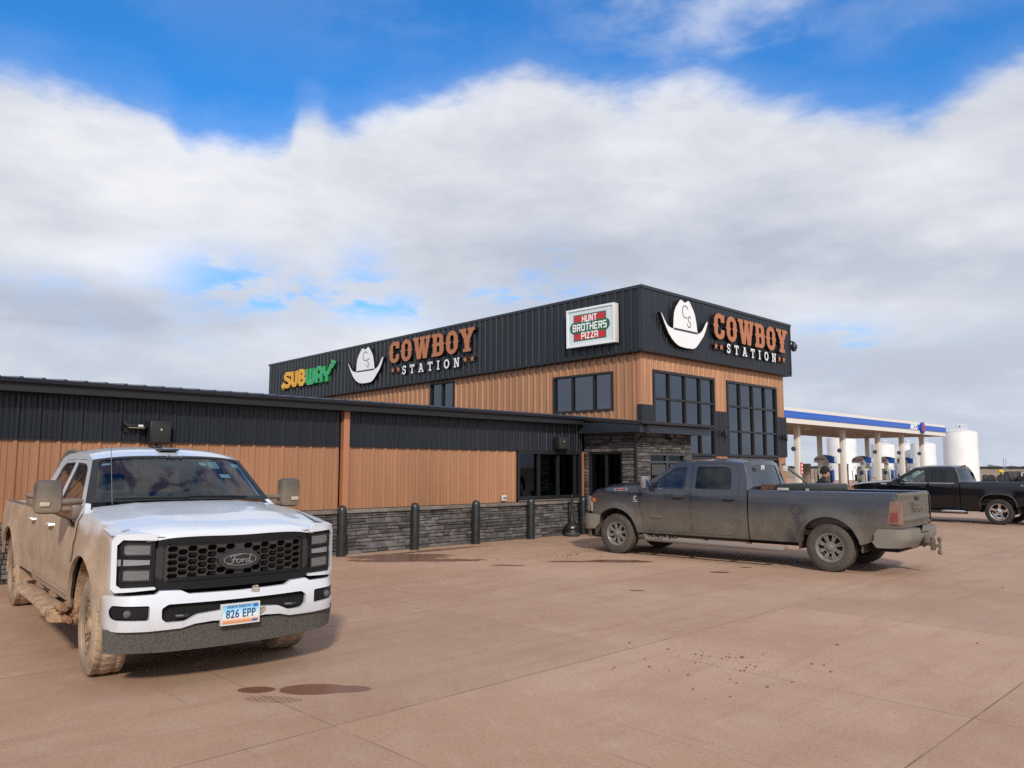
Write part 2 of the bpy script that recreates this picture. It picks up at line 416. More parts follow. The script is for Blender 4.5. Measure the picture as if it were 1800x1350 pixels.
# ================================================================== ground
def concrete():
    M = bpy.data.materials.new('pad_concrete'); M.use_nodes = True; t = NT(M.node_tree); p = t.n['Principled BSDF']
    v = t.new('ShaderNodeTexCoord').outputs['Object']; x, y, z = t.sep(v)
    n1 = t.noise(v, .35, 6, .6); n2 = t.noise(v, 2.2, 6, .65); n3 = t.noise(v, 38, 4, .7)
    n4 = t.noise(t.scalev(v, (.25, 2.2, 1)), 1.6, 5, .6)
    base = t.mix(t.smooth(n1, .35, .65), (.375, .228, .148), (.445, .287, .194))
    base = t.mix(t.math('MULTIPLY', t.smooth(n2, .45, .75), .42), base, (.44, .31, .245))
    base = t.mix(t.math('MULTIPLY', t.smooth(n4, .48, .72), .45), base, (.32, .18, .125))
    base = t.mix(t.math('MULTIPLY', t.smooth(n2, .40, .22), .28), base, (.37, .32, .27))
    base = t.mix(t.math('MULTIPLY', t.smooth(n3, .42, .75), .42), base, (.16, .095, .065))
    # tyre drag marks, running roughly along y
    vs = t.scalev(v, (9, .35, 1))
    dr = t.math('MULTIPLY', t.smooth(t.noise(vs, 1.3, 4, .6, .3), .58, .72), t.smooth(t.noise(v, .5, 2, .5), .5, .62))
    base = t.mix(t.math('MULTIPLY', dr, .60), base, (.25, .14, .09))
    sw = t.noise(t.comb(t.math('ADD', t.math('MULTIPLY', x, .5), t.math('MULTIPLY', y, .9)), t.math('MULTIPLY', t.math('SUBTRACT', t.math('MULTIPLY', x, .9), t.math('MULTIPLY', y, .5)), 6), 0), 1.1, 5, .65, .4)
    base = t.mix(t.math('MULTIPLY', t.smooth(sw, .50, .78), .24), base, (.50, .35, .26))
    base = t.mix(t.math('MULTIPLY', t.smooth(t.noise(v, 7, 5, .7), .55, .75), .22), base, (.22, .12, .08))
    # every slab was poured a little differently
    wn = t.new('ShaderNodeTexWhiteNoise', noise_dimensions='2D')
    t.put(wn.inputs['Vector'], t.comb(t.math('FLOOR', t.math('DIVIDE', t.math('SUBTRACT', x, 3.12), 3.41)), t.math('FLOOR', t.math('DIVIDE', t.math('SUBTRACT', y, 1.88), 3.06)), 0))
    g_ = t.math('ADD', .93, t.math('MULTIPLY', wn.outputs['Value'], .12)); base = t.mix(1.0, base, t.comb(g_, g_, g_), 'MULTIPLY')
    # curved tyre tracks of reddish mud: centre, radius
    trk = None
    for cx, cy, Rr in ((-2, -7, 13.2), (-2, -7, 14.95), (27, 9, 17.5), (27, 9, 19.2), (3, 24, 14.4), (3, 24, 16.1), (16, -9, 12.6), (16, -9, 14.3)):
        X = t.math('SUBTRACT', x, cx); Y = t.math('SUBTRACT', y, cy); rr = t.math('SUBTRACT', t.math('SQRT', t.math('ADD', t.math('MULTIPLY', X, X), t.math('MULTIPLY', Y, Y))), Rr)
        an = t.math('MULTIPLY', t.math('ARCTAN2', Y, X), Rr*26)
        rib = t.math('ADD', .55, t.math('MULTIPLY', t.math('SINE', t.math('MULTIPLY', rr, 150)), .3))
        bar = t.math('ADD', .7, t.math('MULTIPLY', t.math('SINE', t.math('ADD', an, t.math('MULTIPLY', rr, 60))), .3))
        k = t.math('MULTIPLY', t.math('MULTIPLY', t.smooth(t.math('ABSOLUTE', rr), .15, .10), rib), bar); trk = k if trk is None else t.math('MAXIMUM', trk, k)
    trk = t.math('MULTIPLY', trk, t.smooth(t.noise(v, .45, 3, .6), .44, .66))
    base = t.mix(t.math('MULTIPLY', trk, .34), base, (.25, .125, .08))
    # crumbs of mud
    vo = t.new('ShaderNodeTexVoronoi'); t.put(vo.inputs['Vector'], v); vo.inputs['Scale'].default_value = 9
    crumb = t.math('MULTIPLY', t.smooth(vo.outputs['Distance'], .12, .07), t.smooth(t.noise(v, .9, 3, .6), .55, .66))
    dist = t.math('SQRT', t.math('ADD', t.math('POWER', t.math('SUBTRACT', x, 6.7), 2), t.math('POWER', t.math('SUBTRACT', y, 3.9), 2)))
    vo2 = t.new('ShaderNodeTexVoronoi'); t.put(vo2.inputs['Vector'], v); vo2.inputs['Scale'].default_value = 16
    crumb = t.math('MAXIMUM', crumb, t.math('MULTIPLY', t.smooth(vo2.outputs['Distance'], .26, .16), t.smooth(t.math('ADD', dist, t.math('MULTIPLY', n2, 1.2)), 1.35, .75)))
    base = t.mix(t.math('MULTIPLY', crumb, .6), base, (.17, .085, .055))
    # saw-cut joints
    jt = None
    for c, pos, wd in ([(y, q, .006) for q in (-4.27, -1.2, 1.88, 4.95, 7.99, 11.05)]+[(x, q, .004) for q in (-.3, 3.12, 6.53, 9.95, 13.4, 16.8, 20.2, 24)]):
        ln = t.math('ABSOLUTE', t.math('SUBTRACT', c, pos)); ln = t.smooth(t.math('ADD', ln, t.math('MULTIPLY', t.math('SUBTRACT', n3, .5), .006)), wd*1.7, wd*.6)
        jt = ln if jt is None else t.math('MAXIMUM', jt, ln)
    stain = t.math('MULTIPLY', jt, t.math('ADD', t.math('MULTIPLY', t.smooth(n2, .35, .6), .45), .18))
    base = t.mix(stain, base, (.06, .03, .022))
    # wet patches: (x, y, semi axis 1, semi axis 2, turn)
    wet = None
    wob = t.math('ADD', t.math('MULTIPLY', t.math('SUBTRACT', t.noise(v, 1.6, 6, .65), .5), 1.5), t.math('MULTIPLY', t.math('SUBTRACT', t.noise(v, 11, 5, .7), .5), .9))
    for px_, py_, a, b, an, wb in ((3.155, 6.17, .155, .095, -43, .16), (3.50, 5.86, .29, .165, -43, .16), (3.68, 5.69, .22, .11, -43, .16), (9.75, 13.1, 1.0, .55, -35, 1.0), (10.9, 13.6, 1.6, .16, 0, .8), (9.2, 12.7, .8, .30, -45, 1.3), (9.9, 12.1, .9, .22, -40, 1.5), (12.35, 9.55, .75, .22, -50, 1.0), (12.28, 7.38, .17, .10, -45, .3), (13.2, 7.4, .12, .07, -45, .3), (11.6, 10.2, .4, .12, -45, 1.2), (9.6, 7.15, .12, .06, -45, .5), (10.3, 10.6, .3, .12, -45, 1.2)):
        c_, s_ = cos(radians(an)), sin(radians(an))
        X = t.math('SUBTRACT', x, px_); Y = t.math('SUBTRACT', y, py_)
        u = t.math('DIVIDE', t.math('ADD', t.math('MULTIPLY', X, c_), t.math('MULTIPLY', Y, s_)), a)
        q = t.math('DIVIDE', t.math('SUBTRACT', t.math('MULTIPLY', Y, c_), t.math('MULTIPLY', X, s_)), b)
        r = t.math('ADD', t.math('SQRT', t.math('ADD', t.math('MULTIPLY', u, u), t.math('MULTIPLY', q, q))), t.math('MULTIPLY', wob, wb))
        k = t.smooth(r, 1.04 if wb < .5 else 1.15, .94 if wb < .5 else .80); wet = k if wet is None else t.math('MAXIMUM', wet, k)
    base = t.mix(t.math('MULTIPLY', wet, t.math('ADD', .62, t.math('MULTIPLY', n2, .3))), base, (.15, .058, .034))
    # printed tread mark beside the puddle
    X = t.math('SUBTRACT', x, 3.12); Y = t.math('SUBTRACT', y, 5.83); c_, s_ = cos(radians(-52)), sin(radians(-52))
    u = t.math('ADD', t.math('MULTIPLY', X, c_), t.math('MULTIPLY', Y, s_)); q = t.math('SUBTRACT', t.math('MULTIPLY', Y, c_), t.math('MULTIPLY', X, s_))
    bk = t.new('ShaderNodeTexBrick'); t.put(bk.inputs['Vector'], t.comb(u, q, 0)); bk.inputs['Scale'].default_value = 1
    bk.inputs['Brick Width'].default_value = .055; bk.inputs['Row Height'].default_value = .028; bk.inputs['Mortar Size'].default_value = .006
    bk.inputs['Color1'].default_value = bk.inputs['Color2'].default_value = (1, 1, 1, 1); bk.inputs['Mortar'].default_value = (0, 0, 0, 1)
    env = t.math('MULTIPLY', t.smooth(t.math('ADD', t.math('POWER', t.math('DIVIDE', u, .24), 2), t.math('POWER', t.math('DIVIDE', q, .09), 2)), 1.05, .9), t.math('MULTIPLY', bk.outputs['Color'], .8))
    base = t.mix(env, base, (.11, .045, .028))
    t.put(p.inputs['Base Color'], base)
    t.put(p.inputs['Roughness'], t.math('SUBTRACT', t.math('ADD', .72, t.math('MULTIPLY', n2, .2)), t.math('MULTIPLY', wet, .62)))
    b = t.new('ShaderNodeBump'); b.inputs['Strength'].default_value = .22; b.inputs['Distance'].default_value = .006
    h = t.math('ADD', t.math('MULTIPLY', n3, .8), t.math('ADD', t.math('MULTIPLY', n2, 1.2), t.math('MULTIPLY', crumb, 1.5)))
    t.put(b.inputs['Height'], t.math('SUBTRACT', t.math('MULTIPLY', h, t.math('SUBTRACT', 1, wet)), t.math('MULTIPLY', jt, 2))); t.put(p.inputs['Normal'], b.outputs[0])
    return M
b = B_(); grid(b, lambda u, v: Vector((-45+u*175, -40+v*150, 0)), 2, 2); tag(ob('parking_lot', b, concrete(), flat=True), kind='structure')
def fieldmat():
    M = bpy.data.materials.new('prairie'); M.use_nodes = True; t = NT(M.node_tree); p = t.n['Principled BSDF']; p.inputs['Roughness'].default_value = .95
    v = t.new('ShaderNodeTexCoord').outputs['Object']
    n = t.noise(v, .012, 6, .6); n2 = t.noise(v, .3, 5, .7)
    c = t.mix(t.smooth(n, .4, .6), (.26, .17, .10), (.36, .26, .15)); c = t.mix(t.math('MULTIPLY', n2, .5), c, (.15, .10, .06)); t.put(p.inputs['Base Color'], c)
    return M
b = B_(); grid(b, lambda u, v: Vector((-3500+u*7000, -3500+v*7000, -.02)), 4, 4); tag(ob('ground', b, fieldmat(), flat=True), kind='structure')

# ================================================================== building
copper = mat('copper_panel', (.43, .222, .122), .34, .4, var=.10, vscale=1.1, bump=.12, bscale=3, stretch=(1, 1, .15), spec=.5)
copperT = mat('copper_trim', (.50, .225, .12), .38, .35)
black = mat('black_panel', (.012, .016, .024), .36, .15, var=.16, vscale=1.2, stretch=(1, 1, .2))
blackT = mat('black_trim', (.020, .027, .040), .33, .1)
darkT = mat('dark_trim', (.010, .011, .013), .5)
frameM = mat('window_frame_metal', (.020, .021, .023), .4, .2)
def ribs(bm, u0, u1, F, zb, zt, d=.036, pitch=.305, ph=0, mi=0, mn=.38):
    """ribbed metal sheet: F(u, off, z); zb/zt numbers or functions of u"""
    us = []
    k = math.floor((u0-ph)/pitch)-1
    while ph+k*pitch < u1+pitch:
        c = ph+k*pitch
        us += [(c-.050, 0), (c-.020, d), (c+.020, d), (c+.050, 0)]
        for q in (.110, .195): us += [(c+q-.018, 0), (c+q-.006, d*mn), (c+q+.006, d*mn), (c+q+.018, 0)]
        k += 1
    us = [(u, o) for u, o in us if u0 < u < u1]; us = [(u0, 0)]+us+[(u1, 0)]
    fb = zb if callable(zb) else (lambda u: zb); ft = zt if callable(zt) else (lambda u: zt)
    pr = None
    for u, o in us:
        a = bm.verts.new(F(u, o, fb(u))); c = bm.verts.new(F(u, o, ft(u)))
        if pr: bm.faces.new((pr[0], a, c, pr[1])).material_index = mi
        pr = (a, c)
ST = thing('store_building', 'long dark metal and copper clad roadside store with a tall front block', 'store', (19, 20, 0))
def part(name, bm, m, parent=None, flat=True, **k):
    p = parent or ST
    o = ob(name, bm, m, p, flat=flat, **k)
    if p is ST:
        o.matrix_parent_inverse = Matrix.Translation((-19, -20, 0))
    return o
YL = 14.28; XL0, XL1 = -12.0, 16.72; XT = 19.8; YT = 14.48
# low wing
b = B_(); FL = lambda u, o, z: Vector((u, YL-o, z))
ribs(b, XL0, 8.96, FL, .93, 2.23, ph=.05); ribs(b, 9.16, 14.17, FL, .93, 2.23, ph=.05); part('lower_wall_panel', b, copper)
b = B_(); ribs(b, XL0, 8.96, lambda u, o, z: Vector((u, YL-.012-o, z)), 2.235, 2.96, ph=.05); ribs(b, 9.16, XL1, lambda u, o, z: Vector((u, YL-.012-o, z)), 2.235, 2.96, ph=.05)
part('upper_wall_panel', b, black)
b = B_(); box(b, XL0, 8.96, YL-.055, YL, 2.215, 2.235); box(b, 9.16, XL1, YL-.055, YL, 2.215, 2.235); part('wall_flashing', b, darkT)
b = B_(); box(b, 8.99, 9.13, YL-.13, YL, .92, 2.96, bev=.006); part('downspout', b, copperT)
b = B_(); box(b, XL1-.03, XL1+.03, YL-.06, YL+.05, .05, 2.23); part('corner_trim', b, copperT)
# eave
b = B_(); YE = 13.93
box(b, XL0, 16.42, YE, YE+.02, 2.955, 3.085); box(b, XL0, 16.42, YE+.02, YL+.1, 2.955, 2.975); part('fascia', b, darkT)
b = B_()
pr = [(YE+.01, 3.085), (YE-.055, 3.085), (YE-.07, 3.10), (YE-.085, 3.155), (YE-.02, 3.165), (YE+.03, 3.165)]
r0 = [b.verts.new((XL0, y, z)) for y, z in pr]; r1 = [b.verts.new((16.45, y, z)) for y, z in pr]
for i in range(len(pr)-1): b.faces.new((r0[i], r1[i], r1[i+1], r0[i+1]))
b.faces.new(r1); part('gutter', b, blackT)
b = B_(); SL = .086
def RF(u, o, y): return Vector((u, y, 3.15+(y-YE)*SL+o))
us = []; k = 0
while XL0+k*.305 < 19.7: c = XL0+.1+k*.305; us += [(c-.045, 0), (c-.018, .038), (c+.018, .038), (c+.045, 0)]; k += 1
us = [(XL0, 0)]+us+[(19.78, 0)]; pv = None
for u, o in us:
    if u > 19.8: continue
    y0 = YE-.05 if u < 16.5 else 14.3
    a = b.verts.new(RF(u, o, y0)); c = b.verts.new(RF(u, o, 38)); base = b.verts.new(RF(u, 0, y0))
    if pv: b.faces.new((pv[0], a, c, pv[1])); b.faces.new((pv[2], base, a, pv[0])) if (o or pv[3]) else None
    pv = (a, c, base, o)
part('roof', b, mat('black_roof_panel', (.05, .062, .085), .3, .3))
b = B_(); box(b, XL0, XL0+.1, YL+.05, 38, 0, 2.95); box(b, XL0, 19.7, 37.9, 38, 0, 4.9); part('back_wall', b, darkT)
# stone veneer
stone = mat('stone_veneer', (.088, .085, .085), .8, bump=.9, bscale=16, var=.35, vscale=7, island=.5, col2=(.125, .115, .102))
mortar = mat('mortar', (.045, .040, .036), .9)
def stones(bm, u0, u1, z0, z1, F, seed):
    R = random.Random(seed); z = z0
    while z < z1-.02:
        h = R.choice((.055, .075, .095, .12, .15)); h = h if z+h < z1-.045 else z1-z
        u = u0
        while u < u1-.01:
            l = R.uniform(.16, .52); l = l if u+l < u1-.1 else u1-u
            segs = [(z, z+h)]
            if h > .11 and R.random() < .5: q = R.uniform(.4, .6)*h; segs = [(z, z+q), (z+q, z+h)]
            for a, c in segs:
                d = R.uniform(.028, .062); g = .004; j = lambda: R.uniform(-.007, .007)
                p = [(u+g, a+g), (u+l-g, a+g), (u+l-g, c-g), (u+g, c-g)]
                bk = [bm.verts.new(F(x, 0, y)) for x, y in p]; cx, cz = u+l/2, (a+c)/2
                fr = [bm.verts.new(F(x+(cx-x)*.035+j()*.5, d+j()*1.6, y+(cz-y)*.10+j()*.5)) for x, y in p]
                md = bm.verts.new(F(cx+j()*6, d+R.uniform(.0, .014), cz+j()))
                for i in range(4):
                    bm.faces.new((bk[i], bk[(i+1) % 4], fr[(i+1) % 4], fr[i])); bm.faces.new((fr[i], fr[(i+1) % 4], md))
            u += l
        z += h
b = B_(); stones(b, XL0, XL1, 0, .84, lambda u, o, z: Vector((u, YL-.02-o, z)), 3)
stones(b, 14.28, 15, .0, .0, lambda u, o, z: Vector((u, YL, z)), 5)
part('stone_base', b, stone, ang=20)
b = B_(); box(b, XL0, XL1, YL-.02, YL+.1, 0, .9); part('mortar_bed', b, mortar)
b = B_(); u = XL0; R = random.Random(4)
while u < XL1-.05:
    l = min(R.uniform(.5, .95), XL1-u); box(b, u+.003, u+l-.003, YL-.115, YL+.02, .842, .918, bev=.008); u += l
part('stone_cap', b, mat('cap_stone', (.17, .15, .13), .85, bump=.6, bscale=25, var=.25, vscale=6, island=.2))
# openings
glassD = glass('store_glass', (.26, .29, .30), -.01, wav=.0)
glassT = glass('tall_glass', (.05, .08, .14), .12, wav=.06)
def window(name, x0, x1, z0, z1, Y, mull=(), trans=(), fr=.05, dep=.06, g=None, axis='x', gd=.03, parent=None, fm=None):
    """framed window in a wall facing -Y (axis x) or -X (axis y)"""
    b = B_()
    def bb(bm, a0, a1, d0, d1, c0, c1):
        if axis == 'x': box(bm, a0, a1, Y-d1, Y-d0, c0, c1)
        else: box(bm, Y-d1, Y-d0, a0, a1, c0, c1)
    bb(b, x0, x0+fr, -.05, dep, z0, z1); bb(b, x1-fr, x1, -.05, dep, z0, z1)
    bb(b, x0+fr, x1-fr, -.05, dep, z0, z0+fr); bb(b, x0+fr, x1-fr, -.05, dep, z1-fr, z1)
    for q in mull: bb(b, q-fr*.42, q+fr*.42, -.05, dep-.012, z0+fr, z1-fr)
    ms = [x0+fr]+sum([[q-fr*.42, q+fr*.42] for q in mull], [])+[x1-fr]
    for q in trans:
        for i in range(0, len(ms), 2): bb(b, ms[i], ms[i+1], -.05, dep-.015, q-fr*.4, q+fr*.4)
    o = part(name, b, fm or frameM, parent=parent)
    b = B_(); bb(b, x0+fr*.5, x1-fr*.5, -.012+gd*-1, 0-gd, z0+fr*.5, z1-fr*.5)
    ob('pane', b, g or glassD, o, flat=True)
    return o
window('window', 14.19, 16.66, .99, 2.215, YL, (14.98, 15.73, 16.42), fr=.07, dep=.05)
b = B_(); box(b, 14.19, 16.66, YL-.14, YL-.05, .935, .975); part('window_sill', b, mat('sill_metal', (.12, .10, .085), .5))
# interior seen through the low window
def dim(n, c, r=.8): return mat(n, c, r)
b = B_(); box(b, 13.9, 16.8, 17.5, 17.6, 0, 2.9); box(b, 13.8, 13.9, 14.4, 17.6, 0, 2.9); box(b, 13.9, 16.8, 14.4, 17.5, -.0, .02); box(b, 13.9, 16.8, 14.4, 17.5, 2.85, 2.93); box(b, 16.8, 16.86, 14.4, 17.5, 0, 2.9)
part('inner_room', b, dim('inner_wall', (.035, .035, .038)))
for x0 in (14.5, 15.6):
    b = B_(); box(b, x0, x0+.35, 15.8, 15.9, 2.55, 2.585); part('ceiling_lamp', b, mat('lamp_glow', (1, 1, 1), emis=(.55, .58, .6)))
# vestibule
VX0, VX1, VY0, VY1 = 16.9, 19.5, 12.56, 14.3
b = B_(); FV = lambda u, o, z: Vector((u, VY0-o, z)); FS = lambda u, o, z: Vector((VX0-o, u, z))
stones(b, VX0-.03, 17.46, 0, 2.2, FV, 11); stones(b, 19.22, VX1, 0, 2.2, FV, 12); stones(b, VX0-.03, VX1, 2.2, 2.8, FV, 13)
stones(b, VY0, 12.98, 0, 2.22, FS, 14); stones(b, 14.15, VY1, 0, 2.22, FS, 15); stones(b, VY0, VY1, 2.22, 2.95, FS, 16)
part('entrance_stone', b, stone, ang=20)
b = B_(); box(b, VX0, 17.46, VY0, VY0+.2, 0, 2.95); box(b, 19.22, VX1, VY0, VY0+.2, 0, 2.95); box(b, 17.46, 19.22, VY0, VY0+.2, 2.2, 2.95)
box(b, VX0, VX0+.2, VY0+.2, 12.98, 0, 2.95); box(b, VX0, VX0+.2, 14.15, VY1, 0, 2.95); box(b, VX0, VX0+.2, 12.98, 14.15, 2.22, 2.95); box(b, VX1-.2, VX1, VY0+.2, VY1, 0, 2.95)
box(b, VX0+.2, VX1-.2, VY1-.05, VY1+.1, 0, 2.95); part('entrance_core', b, mortar)
window('sliding_door', 12.98, 14.15, .02, 2.22, VX0+.02, (13.56,), fr=.06, dep=.05, axis='y')
D = window('entrance_door', 17.46, 19.22, .02, 2.2, VY0+.02, (18.34,), (1.95,), fr=.07, dep=.04, fm=mat('door_grey', (.055, .058, .062), .5))
for x0 in (17.6, 18.45):
    for z0, z1 in ((.98, 1.12), (.1, .45), (1.6, 1.88)): ob('door_rail', bx(x0, x0+.62, VY0-.006, VY0, z0, z1), mat('door_grey', (.055, .058, .062), .5), D, flat=True)
for x0 in (18.2, 18.46): b = B_(); tube(b, [(x0, VY0-.09, .9), (x0, VY0-.09, 1.35)], .014); ob('handle', b, plast if 'plast' in globals() else frameM, D)
b = B_()   # porch roof, sloping
v = [(16.44, 12.1, 2.90), (19.85, 12.1, 2.90), (19.85, 14.47, 3.12), (16.44, 14.47, 3.12)]
t_ = [b.verts.new((x, y, z+.09)) for x, y, z in v]; q_ = [b.verts.new((x, y, z)) for x, y, z in v]
b.faces.new(t_); b.faces.new(q_[::-1])
for i in range(4): b.faces.new((q_[i], q_[(i+1) % 4], t_[(i+1) % 4], t_[i]))
part('porch_roof', b, darkT)
b = B_(); box(b, 16.47, 19.80, 12.10, 12.14, 2.70, 2.92); box(b, 16.47, 16.51, 12.14, 14.2, 2.72, 3.0); box(b, 16.51, 19.8, 12.14, 14.2, 2.72, 2.735); part('porch_fascia', b, blackT)
b = B_(); box(b, 16.42, 19.88, 11.98, 12.095, 2.915, 2.995, bev=.012); part('porch_gutter', b, frameM)
b = B_(); tube(b, [(16.75, 12.04, 2.92), (16.75, 12.06, 2.68), (16.80, 12.42, 2.52), (16.80, 12.47, 2.4), (16.80, 12.47, .1)], .035, 8); part('porch_downspout', b, frameM, flat=False)
# tall block: copper walls
ZB = lambda y: 5.40-(y-14.24)*.0150
ZTp = lambda y: 7.43-(y-14.24)*.0126
FT = lambda u, o, z: Vector((u, YT-o, z)); XR = 29.13
W1, W2 = (20.40, 24.02), (24.83, 28.50); ZW0, ZW1 = 2.18, 4.88
for a, c, z0, z1 in ((XT, W1[0], 3.74, 5.45), (*W1, ZW1, 5.45), (W1[1], W2[0], 3.74, 5.45), (*W2, ZW1, 5.45), (W2[1], XR, 3.74, 5.45), (W1[1], W2[0], .9, 2.2), (W2[1], XR, .9, 2.2), (XT, W1[0], .9, 2.2)):
    b = B_(); ribs(b, a, c, FT, z0, z1, d=.034, ph=.2); part('front_copper_panel', b, copper)
for a, c in ((XT-.03, W1[0]), (W1[1], W2[0]), (W2[1], XR+.03)): b = B_(); ribs(b, a, c, lambda u, o, z: Vector((u, YT-.045-o, z)), 2.2, 3.72, d=.02, ph=.2); box(b, a, c, YT-.05, YT-.02, 3.72, 3.745); part('pier_panel', b, black)
b = B_(); box(b, XT-.045, XT-.03, YT-.06, YT+.13, 2.2, 3.745); part('pier_panel', b, black); b = B_(); box(b, XR+.03, XR+.045, YT-.06, YT+.2, 2.2, 3.745); part('pier_panel', b, black)
for a, c in (W1, W2):
    q = (c-a)/4
    window('tall_window', a, c, ZW0, ZW1, YT, [a+q*i for i in (1, 2, 3)], (3.08, 3.98), fr=.085, dep=.05, g=glassT)
    window('storefront_window', a, c, .5, ZW0-.02, YT, [a+q*i for i in (1, 2, 3)], (), fr=.085, dep=.05, g=glassT)
b = B_(); box(b, XT, XR, YT+.05, YT+.15, 0, .5); box(b, XT, 29.1, 37.8, 37.9, 0, 7); box(b, 29.0, XR, YT+.05, 37.8, 0, 5.3)
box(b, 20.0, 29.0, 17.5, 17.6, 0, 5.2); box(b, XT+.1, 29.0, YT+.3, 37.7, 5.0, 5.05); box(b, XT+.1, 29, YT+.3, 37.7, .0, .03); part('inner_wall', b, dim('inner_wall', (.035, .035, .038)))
b = B_(); FX = lambda u, o, z: Vector((XT-o, u, z)); roofz = lambda y: 3.1+(y-YE)*SL
WA, WB = (23.36, 24.86, 4.08, 5.16), (15.56, 18.13, 3.60, 4.86)
ribs(b, 14.6, WB[0], FX, 2.9, ZB, d=.055, ph=.1, mn=.10)
ribs(b, WB[0], WB[1], FX, 2.9, WB[2], d=.055, ph=.1, mn=.10); ribs(b, WB[0], WB[1], FX, WB[3], ZB, d=.055, ph=.1, mn=.10)
ribs(b, WB[1], WA[0], FX, 2.9, ZB, d=.055, ph=.1, mn=.10); ribs(b, WA[0], WA[1], FX, 2.9, WA[2], d=.055, ph=.1, mn=.10)
ribs(b, WA[0], WA[1], FX, WA[3], ZB, d=.055, ph=.1, mn=.10) if WA[3] < 5.2 else None
ribs(b, WA[1], 37.9, FX, 2.9, ZB, d=.055, ph=.1, mn=.10)
part('side_copper_wall', b, copper)
b = B_(); box(b, XT-.03, XT+.03, YT-.01, 14.6, 3.745, 5.42); box(b, XT-.01, XT+.05, 14.3, 14.6, 0, 2.9); part('corner_trim', b, copperT)
window('side_window', WB[0], WB[1], WB[2], WB[3], XT, (16.35, 17.28), fr=.07, dep=.06, axis='y', g=glassT)
window('side_window', WA[0], WA[1], WA[2], WA[3], XT, (24.1,), fr=.07, dep=.06, axis='y', g=glassT)
# sign band
XB0, XB1, YB0 = 19.56, 29.36, 14.24
b = B_(); ribs(b, XB0, XB1, lambda u, o, z: Vector((u, YB0-o, z)), 5.40, 7.40, d=.02, ph=.15)
ribs(b, YB0, 38.05, lambda u, o, z: Vector((XB0-o, u, z)), ZB, lambda y: ZTp(y)-.02, d=.050, ph=.0, mn=.08)
ribs(b, YB0, 38.05, lambda u, o, z: Vector((XB1+o, u, z)), ZB, lambda y: ZTp(y)-.02, d=.02, ph=.0)
ribs(b, XB0, XB1, lambda u, o, z: Vector((u, 38.05+o, z)), 5.04, 7.1, d=.02)
part('sign_band', b, black)
b = B_()
def slope_box(bm, x0, x1, y0, y1, f0, f1):
    vs = [bm.verts.new(p) for p in ((x0, y0, f0(y0)), (x1, y0, f0(y0)), (x1, y1, f0(y1)), (x0, y1, f0(y1)), (x0, y0, f1(y0)), (x1, y0, f1(y0)), (x1, y1, f1(y1)), (x0, y1, f1(y1)))]
    for q in ((3, 2, 1, 0), (4, 5, 6, 7), (0, 1, 5, 4), (1, 2, 6, 5), (2, 3, 7, 6), (3, 0, 4, 7)): bm.faces.new([vs[i] for i in q])
slope_box(b, XB0-.04, XB0+.12, YB0-.04, 38.1, lambda y: ZTp(y)-.09, lambda y: ZTp(y))
slope_box(b, XB1-.12, XB1+.04, YB0-.04, 38.1, lambda y: ZTp(y)-.09, lambda y: ZTp(y))
box(b, XB0+.12, XB1-.12, YB0-.04, YB0+.12, 7.34, 7.43)
box(b, XB0+.02, XB0+.06, YB0-.026, YB0-.0, 5.42, 7.34); box(b, XB0-.026, XB0+.0, YB0+.0, YB0+.05, 5.42, 7.34); box(b, XB1-.07, XB1+.01, YB0-.026, YB0-.0, 5.42, 7.34)
part('parapet_cap', b, blackT)
b = B_(); slope_box(b, XB0-.02, XT+.2, YB0-.02, 38.0, lambda y: ZB(y)-.035, lambda y: ZB(y)+.0); box(b, XT+.2, XB1+.02, YB0-.02, YT+.2, 5.365, 5.40); box(b, 28.9, XB1+.02, YT+.2, 38, 5.0, 5.05); part('soffit', b, darkT)
b = B_(); slope_box(b, XB0+.1, XB1-.1, YB0+.1, 38, lambda y: ZTp(y)-.3, lambda y: ZTp(y)-.28); part('roof_deck', b, mat('black_roof_panel'))

# ================================================================== signs
orangeM = mat('letter_copper', (.42, .165, .085), .5, 0, spec=.3)
whiteM = mat('letter_white', (.80, .82, .85), .45, spec=.4)
retM = mat('letter_return', (.008, .008, .009), .5)
HATP = [(0, 1.01), (.10, .93), (.20, .80), (.34, .65), (.50, .58), (.69, .55), (.70, .68), (.72, .92), (.76, 1.12), (.86, 1.30), (1.0, 1.45), (1.10, 1.555), (1.19, 1.585), (1.25, 1.555), (1.31, 1.525), (1.43, 1.52), (1.50, 1.555), (1.57, 1.60), (1.66, 1.585), (1.76, 1.47), (1.88, 1.33), (1.98, 1.16), (2.05, .92), (2.09, .68), (2.12, .555), (2.28, .60), (2.42, .70), (2.55, .85), (2.66, 1.0), (2.75, 1.06), (2.755, 1.0), (2.70, .88), (2.62, .72), (2.50, .53), (2.30, .34), (2.12, .17), (1.97, .06), (1.82, .015), (1.4, .0), (1.10, .015), (.94, .045), (.78, .11), (.60, .22), (.44, .36), (.30, .54), (.18, .72), (.06, .92)]
